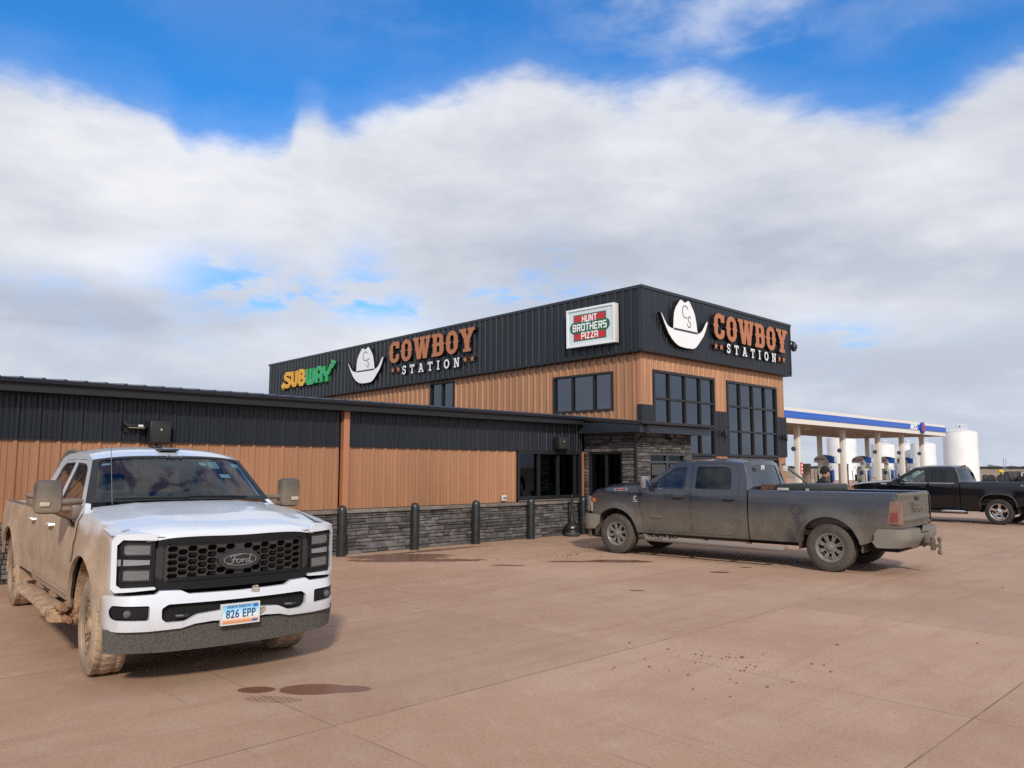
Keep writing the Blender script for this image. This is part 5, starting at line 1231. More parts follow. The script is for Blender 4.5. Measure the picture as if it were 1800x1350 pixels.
# mirrors, steps, odds
armM = dirty('dusty_arm', (.03, .03, .032), (.27, .20, .14), allmud(.25), .5)
mm = dirty('mirror_shell', (.03, .031, .033), (.26, .20, .145), lambda t, x, ay, z, n: t.math('ADD', t.math('MULTIPLY', t.smooth(z, 1.66, 1.40), .55), t.math('MULTIPLY', n, .45), clamp=True), .6, 0, 0)
mmR, _ = mirror(TW, -.74, 1.185, 1.515, .235, .315, .16, mm, armM, [((-.72, .90, 1.47), (-.72, 1.08, 1.47), .028), ((-.72, .90, 1.40), (-.72, 1.08, 1.40), .024)])
b = B_(); box(b, -.80, -.62, .90, 1.0, 1.30, 1.44, bev=.03); sym('mirror_base', b, armM, TW)
b = B_(); box(b, -.66, -.64, 1.18, 1.262, 1.43, 1.47, bev=.006); sym('mirror_lamp', b, mat('signal_cream', (.45, .38, .27), .4), TW)
b = B_(); R = random.Random(2)
def stp(u, v):
    x = -.66-2.12*u; a = v*2*pi
    return Vector((x+.02*R.uniform(-1, 1), 1.035+.115*cos(a)+(.0 if abs(cos(a)) > .5 else .0), .445+.032*sin(a)+(.03*(1-u)**6 if sin(a) > 0 else -.05*(1-u)**5)+R.uniform(-.004, .004)))
g = grid(b, stp, 30, 12); bmesh.ops.remove_doubles(b, verts=b.verts[:], dist=.004)
b.faces.new([v for v in g[0][:-1] if v.is_valid]) if all(v.is_valid for v in g[0][:-1]) else None
b.faces.new([v for v in g[-1][:-1] if v.is_valid]) if all(v.is_valid for v in g[-1][:-1]) else None
for xx in (-.95, -1.8, -2.6): box(b, xx-.04, xx+.04, .80, .95, .44, .50)
sym('running_board', b, wmud, TW)
b = B_(); R = random.Random(9)
for k in range(34): 
    c = Vector((R.uniform(-.74, -.54), R.uniform(.86, 1.06), R.uniform(.38, .52))); r = R.uniform(.02, .052)
    s_ = bmesh.ops.create_icosphere(b, subdivisions=2, radius=r*.8, matrix=Matrix.Translation(c))
    for v in s_['verts']: v.co += Vector((R.gauss(0, 1), R.gauss(0, 1), R.gauss(0, 1)))*r*.13
[tag(q, kind='stuff') for q in sym('mud_clump', b, wredmud, TW, ang=60)]
# rocker below doors
b = B_(); grid(b, lambda u, v: Vector((-.60-2.45*u, .955-.03*v, .60-.10*v)), 8, 3); sym('rocker_panel', b, wpaint, TW)
b = B_(); grid(b, lambda u, v: (lambda z: Vector((-.49+.02*v-(.05 if v < .5 else 0), RW['Yf'](-.5, z)+.012*sin(pi*u), z)))(.92+.44*v), 4, 8); sym('fender_badge', b, dustblk, TW)
b = B_(); box(b, -3.95, -3.35, .55, .92, 1.31, 1.42, bev=.02); box(b, -3.97, -3.33, .53, .94, 1.42, 1.46, bev=.012); t = ob('tool_chest', b, dirty('dusty_box', (.08, .08, .08), (.28, .21, .15), allmud(.5), .6), None); b = B_()
t.location = TW.location; t.rotation_euler = TW.rotation_euler; t.location = TW.matrix_basis @ Vector((0, -1.47, .0)); tag(t, 'dusty low tool chest on the bed rail of the white pickup', 'tool box')
b = B_(); tube(b, [(-.42, -.70, 1.42), (-.60, -.70, 2.02)], .0035, 5); ob('antenna', b, trimB, TW)
# roof strakes, headache bar behind the cab
b = B_()
for y in (-.62, .62): pass
for s in (1,):
    tube(b, [(-2.35, .68, 1.985), (-2.72, .69, 1.95), (-3.0, .74, 1.70), (-3.22, .84, 1.34)], [.02, .045, .05, .05], 8)
tube(b, [(-2.72, .0, 1.995), (-2.72, .69, 1.95)], .03, 8); sym('rear_bar', b, dustblk, TW)
b = B_(); box(b, -1.35, -1.15, -.10, .10, 1.968, 1.99, bev=.008); box(b, -1.75, -1.6, -.05, .05, 2.0, 2.03, bev=.01); ob('roof_fin', b, trimB, TW)
# stickers and papers behind the windscreen
pw = mat('paper_white', (.55, .62, .62), .6)
def onws(v0, v1, u0, u1, m, nm='sticker', off=-.016):
    b = B_(); grid(b, lambda u, v: RW['wsP'](u0+(u1-u0)*u, v0+(v1-v0)*v, off), 2, 2); ob(nm, b, m, RW['ws'], flat=True)
onws(.905, .955, .80, .90, mat('sticker_pale', (.45, .60, .55), .5)); onws(.055, .105, .855, .895, pw); onws(.72, .79, .74, .90, mat('sticker_green', (.32, .46, .34), .5)); onws(.66, .71, .80, .88, mat('sticker_green')); onws(.76, .83, .52, .60, pw)
b = B_(); bz_ = 1.352; b.faces.new([b.verts.new(p) for p in ((-.78, .30, bz_+.03), (-.66, .72, bz_+.03), (-.82, .74, bz_+.035), (-.92, .38, bz_+.032))]); ob('paper', b, mat('paper_blue', (.45, .58, .60), .6), TW, flat=True)
b = B_()
for k in range(5): bmesh.ops.create_icosphere(b, subdivisions=2, radius=.022, matrix=Matrix.Translation((-.70+.02*(k % 2), .02+.03*k, 1.40-.004*k*k)))
ob('dash_figure', b, mat('fig_orange', (.5, .16, .06), .7), TW)
put_ = B_(); put_text(put_, 'Ford', .07, RW['wsP'](.955, .5, .012), (0, 1, 0), (-.8, 0, .6), .003, 0, .35, 1.2); ob('windshield_lettering', put_, mat('ghost_grey', (.12, .13, .14), .5), RW['ws'], flat=True)

# ------------------------------------------------------------------ grey pickup
mudG = (.128, .112, .090)
def fg_(t, x, ay, z, n):
    k = t.math('MULTIPLY', t.math('SUBTRACT', n, .5), .45)
    a = t.smooth(t.math('ADD', z, k), 1.38, .72)
    tail = t.math('MULTIPLY', t.smooth(x, -5.45, -5.58), .95)
    ra = t.math('ABSOLUTE', t.math('SUBTRACT', t.math('SQRT', t.math('ADD', t.math('POWER', t.math('ADD', x, 4.42), 2), t.math('POWER', t.math('SUBTRACT', z, .42), 2))), .62))
    wash = t.math('MULTIPLY', t.smooth(ra, .26, .04), t.smooth(x, -4.2, -3.8))
    wash = t.math('MULTIPLY', wash, t.smooth(n, .38, .52))
    v = t.math('MAXIMUM', t.math('MULTIPLY', a, .92), tail)
    sv = t.comb(t.math('MULTIPLY', x, 1.0), ay, z); q = t.noise(sv, 14, 6, .72); q2 = t.noise(t.scalev(sv, (.5, 1, 3)), 5, 5, .7)
    v = t.math('MULTIPLY', v, t.math('ADD', .82, t.math('MULTIPLY', t.smooth(q, .34, .56), .20)))
    v = t.math('ADD', v, t.math('MULTIPLY', t.math('SUBTRACT', q2, .5), .22), clamp=True)
    spt = t.math('MULTIPLY', t.smooth(t.noise(sv, 34, 3, .6), .63, .70), t.smooth(z, 2.0, 1.2))
    v = t.math('MAXIMUM', v, t.math('MULTIPLY', spt, .6))
    return t.math('MULTIPLY', v, t.math('SUBTRACT', 1, t.math('MULTIPLY', wash, .75)), clamp=True)
gpaint = dirty('grey_paint', (.028, .034, .052), mudG, fg_, .22, .35, .9, mrough=.62, speck=.3)
gtyre = dirty('dusty_tyre', (.018, .018, .018), (.105, .085, .068), allmud(.28), .85, 0, 0, speck=.6)
gt2 = dirty('red_mud_tyre', (.02, .02, .02), (.20, .125, .085), allmud(.35), .85, 0, 0)
grim = dirty('alloy_rim', (.26, .26, .26), (.15, .125, .10), allmud(.42), .45, .7, .1)
gmud = mat('dark_mud', (.085, .06, .045), .95, bump=1, bscale=40, var=.4, vscale=9)
gsg = glass('side_glass', (.34, .38, .42), .03, dirt=.10, dirtc=(.12, .12, .13)); gsg2 = glass('rear_side_glass', (.05, .055, .06), .0, dirt=.16, dirtc=(.12, .12, .11))
TG = thing('grey_pickup', 'dusty dark grey crew cab pickup with a long bed, parked nose-in at the entrance', 'pickup truck', (14.32, 10.54, 0), radians(94.28))
def hg(x, y):
    a = abs(y); return .030*(1/(1+exp(-(.50-a)/.04)))*min(1, max(0, (x+.62)/.3))
XFG = lambda y: .98-.18*y*y-max(0, abs(y)-.72)**2*3.0
SG = dict(W=.995, belt=1.345, sill=.47, tum=.34, Ra=.525, Az=.425, wb=4.42, tail=-5.60, body=gpaint, flare=.035, ft=.13, low=.05, crease=.755,
    A0=(-.74, 1.49), A1=(-1.34, 1.885), roofl=[(-1.7, 1.925), (-2.15, 1.94), (-2.5, 1.93)], R1=(-2.80, 1.885), Rmid=[(-2.88, 1.66)], R0=(-2.935, 1.345),
    seam=[(-.66, .47), (-.66, .70), (-.60, 1.0), (-.585, 1.30), (-.60, 1.42)], fendtop=[(-.2, 1.415), (.2, 1.37), (.5, 1.27)], fendfront=(.64, 1.17), fendnose=[(.64, 1.0), (.60, .80)], lowf=.60,
    hoody=lambda x: .86-.12*max(0, x-.2)/.7, hoodz=[(.93, 1.19), (.88, 1.26), (.75, 1.325), (.45, 1.40), (.0, 1.455), (-.6, 1.485)], hooddrop=.045, hsweep=.16, hs4=.05, nose=[(.012, -.02), (.0, -.05)], hoodf=hg, hp=2.4, cowlbow=.10,
    doors=[[(-.70, .52), (-.70, .70), (-.64, 1.0), (-.625, 1.30), (-.66, 1.40), (-.88, 1.52), (-1.36, 1.845), (-1.50, 1.868), (-1.72, 1.874), (-1.745, 1.345), (-1.76, .52)], [(-1.80, .52), (-1.785, 1.345), (-1.76, 1.876), (-2.40, 1.872), (-2.66, 1.845), (-2.74, 1.70), (-2.765, 1.30), (-2.77, .70), (-2.68, .56), (-2.58, .52)]],
    dr=[.03, .06], windows=[[(-.86, 1.375), (-1.03, 1.575), (-1.36, 1.80), (-1.62, 1.822), (-1.62, 1.375)], [(-1.83, 1.375), (-1.83, 1.822), (-2.45, 1.815), (-2.55, 1.78), (-2.60, 1.60), (-2.60, 1.375)]], wr=[.04, .06],
    handles=[(-1.50, 1.215), (-2.58, 1.205)], handlem=mat('handle_dark', (.03, .03, .035), .35), sideglass=[gsg, gsg2], wsglass=g1, rearglass=glass('cab_rear_glass', (.16, .18, .20), .10, dirt=.18, dirtc=(.12, .12, .12)), rw=True, rwz=1.37,
    bowf=.12, bowr=.04, bowb=.22, crown=.065, wsrise=.02, bed0=-2.965, bedz=1.375, bedrear=[(-5.60, 1.26), (-5.585, .80), (-5.25, .78), (-5.22, .60), (-4.98, .50)], gate=(.80, 1.375), lowr=.50, gatefold=True,
    R=.415, tw=.28, rimR=.238, rim='y8', tyrem=gtyre, rimm=grim, hubm=grim, wellm=gmud, seatm=mat('seat_light', (.16, .17, .18), .7), wheelm=mat('dash_dark'))
RG = pickup(TG, SG)
OG = lambda dx=0: (lambda y, z: Vector((XFG(y)+dx-.05*max(0, (.9-z)/.3), y, z)))
def fpG(name, out, m, dx=0, lipd=-.05, step=.07, parent=None):
    b = B_(); sheet(b, out, [], OG(dx), step, (lipd, 0, 0)); bmesh.ops.recalc_face_normals(b, faces=b.faces[:]); return ob(name, b, m, parent or TG)
fpG('grille', ms([(0, 1.17), (.55, 1.17), (.62, 1.10), (.58, .82), (0, .80)]), mat('grille_dark', (.02, .02, .022), .4), -.01)
for z_ in (.88, .96, 1.04, 1.11): fpG('grille_bar', rect(-.56, .56, z_, z_+.02), mat('chrome', (.7, .7, .72), .15, 1), .004, -.02)
for s in (1, -1):
    h_ = fpG('headlight', [(s*y, z) for y, z in [(.62, 1.13), (.85, 1.185), (.93, 1.17), (.925, 1.02), (.87, .86), (.62, .90)]], mat('head_bezel', (.35, .33, .30), .35, .4), .006)
    fpG('lamp', [(s*y, z) for y, z in [(.66, 1.08), (.88, 1.10), (.88, 1.02), (.84, .92), (.66, .94)]], mat('lamp_clear', (.22, .22, .22), .12, .5, coat=1), .013, -.02, parent=h_)
    b = B_(); grid(b, lambda u, v: Vector((.60-.085*u, s*(RG['Yf'](.60-.085*u, 1.12)+.006), 1.08+.075*v-.02*u)), 3, 3, flip=s < 0); ob('turn_lamp', b, mat('amber', (.62, .16, .03), .2, coat=1), h_)
    b = B_(); grid(b, lambda u, v: Vector((.64-.06*u, s*(RG['Yf'](.62-.06*u, .95)+.008), .86+.20*v)), 2, 3, flip=s < 0); ob('side_lens', b, mat('lens_dusty', (.33, .30, .26), .4), h_)
gbump = dirty('dusty_chrome', (.30, .30, .30), (.17, .148, .118), allmud(.62), .4, .8, 0)
b = B_()
def gb(u, z):
    a = abs(u); s = 1 if u >= 0 else -1
    if a < .88: x, y = XFG(u)+.10, u
    else: k = a-.88; y = s*(.88+.125*(1-exp(-k/.09))); x = XFG(.88)+.09-k*.9
    zz = (z-.64)/.16; return Vector((x-.03*zz*zz, y, z))
sheet(b, ms([(0, .79), (.7, .80), (1.0, .81), (1.34, .80), (1.33, .62), (1.18, .50), (.9, .47), (0, .47)]), [rect(-.45, .45, .55, .70)], gb, .07, (-.05, 0, 0)); bmesh.ops.recalc_face_normals(b, faces=b.faces[:]); ob('front_bumper', b, gbump, TG)
b = B_(); sheet(b, ms([(0, .47), (.93, .47), (.93, .30), (.80, .33), (0, .33)]), [], lambda y, z: Vector((XFG(y)+.0, y, z)), .1, (-.03, 0, 0)); ob('air_dam', b, dustblk, TG)
# rear bumper, lamps, hitch
b = B_()
def rb(u, z):
    a = abs(u); s = 1 if u >= 0 else -1
    if a < .86: x, y = -5.74+.05*u*u, u
    else: k = a-.86; y = s*(.86+.15*(1-exp(-k/.10))); x = -5.703+k*.95
    return Vector((x+.12*max(0, .62-z)/.15-.0, y, z))
sheet(b, ms([(.0, .70), (.30, .70), (.36, .785), (.8, .79), (1.28, .785), (1.36, .70), (1.34, .56), (1.20, .47), (.5, .48), (.34, .44), (0, .44)]), [], rb, .07, (.05, 0, 0)); 
grid(b, lambda u, v: (lambda y: Vector((-5.74+.05*y*y+.13*v, y, .79-(.09 if abs(y) < .32 else 0))))(-.86+1.72*u), 20, 2); bmesh.ops.recalc_face_normals(b, faces=b.faces[:]); RB = ob('rear_bumper', b, gbump, TG)
b = B_(); box(b, -5.80, -5.73, -.16, .16, .52, .64, bev=.01); ob('plate_pocket', b, dustblk, RB)
hm = mat('hitch_rust', (.13, .105, .08), .8, .2, bump=.6, bscale=60, var=.3)
b = B_(); box(b, -5.90, -5.70, -.035, .035, .47, .53, bev=.006); box(b, -5.97, -5.90, -.04, .04, .40, .57, bev=.008); box(b, -6.06, -5.97, -.03, .03, .45, .50, bev=.006); lathe(b, [(.02, .0), (.02, .06), (.036, .08), (.036, .12), (.015, .14)], (-6.04, 0, .49), n=12); lathe(b, [(.02, .0), (.02, -.05), (.036, -.07), (.036, -.11), (.015, -.13)], (-6.04, 0, .46), n=12); lathe(b, [(.036, .0), (.036, .05), (.015, .07)], (-5.935, 0, .56), n=12)
HT = ob('tow_hitch', b, hm, TG); HT.location.x = .10
b = B_(); tube(b, [(-5.2, -.45, .52), (-5.55, -.5, .46), (-5.6, -.5, .43)], .05); ob('exhaust_pipe', b, hm, TG)
lm = dirty('dusty_red_lens', (.16, .03, .025), (.24, .16, .12), allmud(.50), .3, 0, .4)
b = B_()
def tl(u, v):
    a = v*1.25
    z = .865+(1.245-.865)*u; d = -.02+.025*sin(pi*u)
    base = Vector((-5.40-.02*u, RG['Yf'](-5.42, z)+.008, z))
    if v < .6: return Vector((-5.40-.18*v/.6-(.05*u*(1-v/.6) if True else 0), RG['Yf'](-5.45, z)+.012*sin(pi*v)+.004, z))
    k = (v-.6)/.4; return Vector((-5.58-.035*sin(k*pi/2), RG['Yf'](-5.45, z)+.004-.11*k, z))
grid(b, tl, 8, 12); bmesh.ops.recalc_face_normals(b, faces=b.faces[:]); tls = sym('taillight', b, lm, TG)
b = B_(); grid(b, lambda u, v: tl(.15+.35*u, .12+.42*v)+Vector((0, .004, 0)), 4, 4); b2 = mirror_bm(b); rl_ = mat('red_reflector', (.30, .03, .03), .25, coat=.6); rl_ = mat('dusty_reflector', (.20, .045, .035), .5); ob('reflector', b, rl_, tls[0]); ob('reflector', b2, rl_, tls[1])
b = B_(); block_text(b, 'RAM', .15, .62, (-5.60-.010, 0, 1.13), (0, -1, 0), (0, 0, 1), .032, .24); ob('gate_lettering', b, gpaint, RG['gate'], flat=True)
b = B_(); put_text(b, '2500', .05, (-5.60-.02, -.72, .86), (0, -1, 0), (0, 0, 1), .004, 0, 0, 1.3); ob('gate_badge', b, mat('chrome'), RG['gate'], flat=True)
b = B_(); x_ = -.98; block_text(b, 'RAM', .055, .25, (x_, RG['Yf'](x_, .80)+.004, .805), (-1, 0, 0), (0, 0, 1), .008, .26); b2 = B_(); block_text(b2, 'RAM', .055, .25, (x_, -RG['Yf'](x_, .80)-.004, .805), (1, 0, 0), (0, 0, 1), .008, .26)
ob('door_lettering', b, mat('dull_chrome', (.35, .34, .33), .35, .8), SG['pairs'][0][0], flat=True); ob('door_lettering', b2, mat('dull_chrome'), SG['pairs'][0][1], flat=True)
x_ = -.40; yh = RG['Yf'](-.15, 1.36)
b = B_(); zb_ = 1.36; Pb = lambda x, z, o=0: Vector((x, RG['Yf'](x, 1.34)-.015+o, z))
for s in (1, -1):
    b = B_()
    sheet(b, rnd([(-.30, 1.325), (.02, 1.305), (.03, 1.355), (-.29, 1.375)], .02), [rnd([(-.283, 1.334), (.004, 1.315), (.012, 1.347), (-.275, 1.366)], .012)], lambda x, z: Vector((x, s*(RG['Yf'](x, 1.33)+.012), z)), None, (0, -s*.01, 0)); ob('hood_badge', b, mat('badge_silver', (.75, .76, .8), .25, .6), TG, flat=True)
    b = B_(); put_text(b, '2500', .05, (-.135, s*(RG['Yf'](-.13, 1.33)+.008), 1.342), (-s, 0, -s*-.06), (0, 0, 1), .004, .001, 0, 1.2); ob('badge_number', b, mat('badge_red', (.5, .03, .05), .4), TG, flat=True)
b = B_()
for s in (1,):
    pts_ = ARC(0, 0, .035, .04, 50, 310, 10); x_ = -.50
    for st_ in [stroke(pts_, .018)]:
        sheet(b, [[(x_-p[0], 1.17+p[1]) for p in q] for q in st_], [], lambda x, z: Vector((x, RG['Yf'](x, z)+.006, z)), None, (0, -.006, 0))
    sheet(b, rect(-.56, -.44, 1.095, 1.107), [], lambda x, z: Vector((x, RG['Yf'](x, z)+.006, z)), None, (0, -.006, 0))
sym('fender_emblem', b, mat('badge_silver'), TG, flat=True)
# fuel door
b = B_(); sheet(b, ARC(-3.86, 1.06, .085, .10, 0, 350, 28), [ARC(-3.86, 1.06, .078, .092, 0, 350, 28)], lambda x, z: Vector((x, RG['Yf'](x, z)+.002, z)), None, (0, -.004, 0)); ob('fuel_door_seam', b, trimB, TG, flat=True)
mirror(TG, -.80, 1.11, 1.50, .15, .26, .13, dirty('grey_mirror', (.30, .31, .33), mudG, allmud(.1), .25, .6, .5), trimB, [((-.78, .93, 1.42), (-.79, 1.06, 1.44), .03)])
b = B_(); R = random.Random(5)
tube(b, [(-.68, .90, .40), (-.72, 1.02, .375), (-.85, 1.06, .365), (-2.2, 1.06, .355), (-3.52, 1.06, .345), (-3.60, 1.02, .345), (-3.62, .9, .36)], .048, 10)
for xx in (-1.1, -2.0, -2.9): box(b, xx-.03, xx+.03, .80, 1.02, .36, .40)
sym('running_board', b, dirty('dusty_step', (.32, .32, .32), (.17, .13, .10), allmud(.45), .35, .7, 0), TG)
b = B_()
for k in range(34):
    c = Vector((-.66-.5*R.random()**2*1.6, R.uniform(.96, 1.10), .41+R.uniform(-.03, .015))); bmesh.ops.create_icosphere(b, subdivisions=1, radius=R.uniform(.015, .04), matrix=Matrix.Translation(c))
[tag(q, kind='stuff') for q in sym('mud_clump', b, gmud, TG, ang=60)]
b = B_(); grid(b, lambda u, v: Vector((-.66-2.27*u, .93-.05*v, .49-.08*v)), 8, 3); sym('rocker_panel', b, trimB, TG)
b = B_(); tube(b, [RG['roofP'](.98, .5)+Vector((-.01, -.12, -.005)), RG['roofP'](.98, .5)+Vector((-.01, .12, -.005))], .018, 8); ob('brake_lamp', b, mat('dark_red', (.12, .01, .01), .3), TG)
b = B_(); put_text(b, 'FR', .12, (-2.955, .28, 1.80), (0, -1, .0), (.1, 0, 1), .004, .004, .3, 1.3); ob('window_sticker', b, mat('sticker_white', (.6, .6, .6), .6), TG, flat=True)
# load in the bed: things of their own
MG = Matrix.Translation(Vector((14.32, 10.54, 0))) @ Matrix.Rotation(radians(94.28), 4, 'Z')
def onT(name, b, m, label, cat, org, ang=35, flat=False):
    o = ob(name, b, m, None, flat=flat, ang=ang); o.matrix_world = MG @ Matrix.Translation(Vector(org)); return tag(o, label, cat)
b = B_(); box(b, -.42, .42, -.72, .55, 0, .56, bev=.03); box(b, -.44, .44, -.74, .57, .56, .72, bev=.03)
TB = onT('truck_tool_box', b, mat('toolbox_black', (.025, .027, .028), .5, var=.2), 'black lidded tool box in the bed of the grey pickup', 'tool box', (-3.78, 0, .78))
b = B_()
for xx in (-.15, .25): box(b, xx-.03, xx+.03, .565, .60, .50, .64, bev=.006)
ob('latch', b, mat('latch_metal', (.45, .45, .45), .4, .5), TB, flat=True)
b = B_(); box(b, -.19, .19, -.2, .2, 0, .70); box(b, -.20, .20, .2, .215, .60, .62); onT('wooden_box', b, mat('old_wood', (.085, .047, .028), .8, bump=.6, bscale=20, var=.35, vscale=4, stretch=(1, 1, 6)), 'brown wooden box against the cab in the grey pickup bed', 'crate', (-3.20, .30, .78), flat=True)
b = B_(); tube(b, [(.34, .18, 1.88), (-.10, .05, 1.50)], .022, 8); P_ = onT('jack_handle', b, trimB, 'black bar leaning over the tool box toward the tailgate', 'pole', (-3.65, 0, 0))
b = B_(); box(b, .24, .33, .14, .22, 1.72, 1.84, bev=.02); ob('bar_socket', b, mat('socket_white', (.5, .5, .48), .5), P_)
b = B_(); box(b, -.10, .10, -.04, .04, 0, .05, bev=.01); onT('tie_down', b, mat('latch_metal'), 'small pale tie-down clamp on the bed rail beside the tool box', 'clamp', (-3.62, .93, 1.385))

# ------------------------------------------------------------------ black pickup
bpaint = dirty('black_paint', (.004, .005, .008), (.07, .055, .045), lambda t, x, ay, z, n: t.math('MULTIPLY', t.smooth(t.math('ADD', z, t.math('MULTIPLY', n, .3)), .85, .40), .10), .12, 0, .12, speck=.1)
btyre = mat('black_tyre', (.028, .024, .022), .8, var=.3); chrome = mat('chrome')
TBk = thing('black_pickup', 'shiny black crew cab pickup with bright five-spoke wheels, farthest of the pickups', 'pickup truck', (29.81, 11.12, 0), radians(89.7))
XFB = lambda y: .93-.12*y*y-max(0, abs(y)-.78)**2*3
SB = dict(W=1.0, belt=1.27, sill=.42, tum=.30, Ra=.53, Az=.44, wb=3.9, tail=-5.05, body=bpaint, flare=.018, ft=.07, low=.05, crease=.70, sq=3.2,
    A0=(-.72, 1.385), A1=(-1.50, 1.80), roofl=[(-1.9, 1.84), (-2.3, 1.845), (-2.6, 1.84)], R1=(-2.86, 1.80), Rmid=[(-2.98, 1.6)], R0=(-3.05, 1.29),
    seam=[(-.66, .42), (-.66, .70), (-.60, 1.0), (-.58, 1.20), (-.60, 1.32)], fendtop=[(-.2, 1.29), (.3, 1.25), (.6, 1.20)], fendfront=(.72, 1.14), fendnose=[(.76, .95), (.72, .72)], lowf=.60,
    hoody=lambda x: .84-.06*max(0, x-.3)/.6, hoodz=[(.90, 1.16), (.84, 1.22), (.6, 1.27), (.1, 1.32), (-.6, 1.37)], hooddrop=.05, hsweep=.08, hs4=.05, nose=[(.012, -.02), (.0, -.05)], hoodf=lambda x, y: .025*(1/(1+exp(-(.45-abs(y))/.04))), hp=2.4, cowlbow=.10,
    doors=[[(-.70, .50), (-.70, .70), (-.64, 1.0), (-.62, 1.20), (-.66, 1.29), (-.92, 1.42), (-1.52, 1.762), (-1.70, 1.79), (-1.93, 1.795), (-1.96, 1.27), (-1.97, .50)], [(-2.01, .50), (-2.0, 1.27), (-1.97, 1.797), (-2.60, 1.79), (-2.74, 1.74), (-2.80, 1.30), (-2.90, 1.1), (-2.90, .66), (-2.80, .50)]],
    dr=[.03, .05], windows=[[(-.92, 1.31), (-1.10, 1.46), (-1.52, 1.70), (-1.68, 1.725), (-1.84, 1.73), (-1.86, 1.31)], [(-2.08, 1.31), (-2.07, 1.73), (-2.55, 1.725), (-2.62, 1.68), (-2.66, 1.33)]], wr=[.03, .03],
    handles=[(-1.80, 1.14), (-2.68, 1.14)], handlem=bpaint, sideglass=[glass('green_glass', (.55, .72, .64), .08), glass('privacy_glass', (.02, .024, .023), .0)], wsglass=glass('green_glass'), rearglass=glass('privacy_glass'), rw=True, rwz=1.31, beltline=chrome,
    bowf=.12, bowr=.04, bowb=.20, crown=.06, bed0=-3.08, bedz=1.33, bedrear=[(-5.05, 1.2), (-5.05, .75), (-4.75, .70), (-4.55, .60)], gate=(.78, 1.32), lowr=.56,
    R=.41, tw=.26, rimR=.262, rim='five', tyrem=btyre, rimm=chrome, hubm=chrome, seatm=mat('seat_tan', (.2, .2, .18), .7), wheelm=mat('wheel_pale', (.5, .52, .5), .4))
_cx = lambda p: (p[0] if p[0] > -.66 else -.66+(p[0]+.66)*.895, p[1])
for k_ in ('A1', 'R1', 'R0'): SB[k_] = _cx(SB[k_])
for k_ in ('roofl', 'Rmid', 'handles'): SB[k_] = [_cx(q) for q in SB[k_]]
for k_ in ('doors', 'windows'): SB[k_] = [[_cx(q) for q in d_] for d_ in SB[k_]]
SB['bed0'] = -2.83
RBk = pickup(TBk, SB)
b = B_(); sheet(b, ms([(0, 1.12), (.62, 1.12), (.62, .78), (0, .78)]), [], lambda y, z: Vector((XFB(y)+.01, y, z)), .1, (-.05, 0, 0)); ob('grille', b, chrome, TBk)
b = B_(); sheet(b, ms([(0, .76), (.9, .76), (.95, .72), (.95, .50), (0, .46)]), [], lambda y, z: Vector((XFB(y)+.07, y, z)), .1, (-.05, 0, 0)); box(b, .6, .8, -.97, -.9, .5, .76); box(b, .6, .8, .9, .97, .5, .76); ob('front_bumper', b, chrome, TBk)
for s in (1, -1):
    b = B_(); sheet(b, [(s*y, z) for y, z in ((.64, 1.12), (.96, 1.13), (.95, .80), (.64, .80))], [], lambda y, z: Vector((XFB(y)+.02, y, z)), .1, (-.1, 0, 0)); h_ = ob('headlight', b, mat('lamp_clear'), TBk)
    b = B_(); grid(b, lambda u, v: Vector((.78-.14*u, s*(RBk['Yf'](.74-.14*u, 1.0)+.006), .98+.12*v)), 2, 2, flip=s < 0); ob('turn_lamp', b, mat('amber'), h_)
    b = B_(); grid(b, lambda u, v: Vector((-5.06+.14*u, s*(RBk['Yf'](-5.0, 1.0)+.006), .90+.34*v)), 2, 2, flip=s < 0); ob('taillight', b, mat('red_reflector'), TBk)
b = B_(); box(b, -5.28, -5.06, -.95, .95, .52, .74, bev=.04); ob('rear_bumper', b, chrome, TBk)
mirror(TBk, -.98, 1.12, 1.36, .20, .20, .14, bpaint, trimB, [((-.92, .93, 1.30), (-.96, 1.05, 1.32), .03)])
b = B_(); tube(b, [(-.72, 1.0, .36), (-.9, 1.04, .36), (-2.85, 1.04, .36), (-3.02, 1.0, .36)], .05, 10); sym('running_board', b, trimB, TBk)
b = B_()
for x0_, x1_ in ((-1.0, -1.9), (-2.2, -3.0)): tube(b, [(x0_, 1.05, .385), (x0_-.1, 1.06, .39), (x1_+.1, 1.06, .39), (x1_, 1.05, .385)], [.01, .045, .045, .01], 10)
sym('step_pad', b, chrome, TBk)
for xa in (0, -3.9):
    P0 = arch_pts(xa, .44, .545, .56, .56, sq=3.2); P1 = arch_pts(xa, .44, .515, .56, .56, sq=3.2)
    b = B_(); sheet(b, P0+P1[::-1], [], lambda x, z: Vector((x, RBk['Yf'](x, z)+.014, z)), .1, (0, -.02, 0)); bmesh.ops.recalc_face_normals(b, faces=b.faces[:]); sym('arch_trim', b, mat('arch_grey', (.05, .045, .04), .6), TBk)
b = B_(); grid(b, lambda u, v: Vector((-.30-.2*u, RBk['Yf'](-.4, 1.26)+.008, 1.235+.04*v)), 2, 1); sym('fender_badge', b, mat('badge_silver'), TBk)
b = B_(); put_text(b, '4X4', .10, (-4.66, RBk['Yf'](-4.66, 1.25)+.006, 1.25), (-1, 0, 0), (0, 0, 1), .003, 0, .3, 1.5); ob('bed_lettering', b, mat('badge_silver'), TBk, flat=True)
b = B_(); lathe(b, [(.03, 0), (.04, .03), (.01, .04)], (-2.72, .0, 1.868), n=8); tube(b, [(-2.68, -.2, 1.866), (-2.68, .2, 1.866)], .02, 8); ob('brake_lamp', b, mat('red_reflector'), TBk)
for o_ in (TW, TG, TBk):
    for k_ in list(o_.keys()):
        if k_.startswith('_d'): del o_[k_]

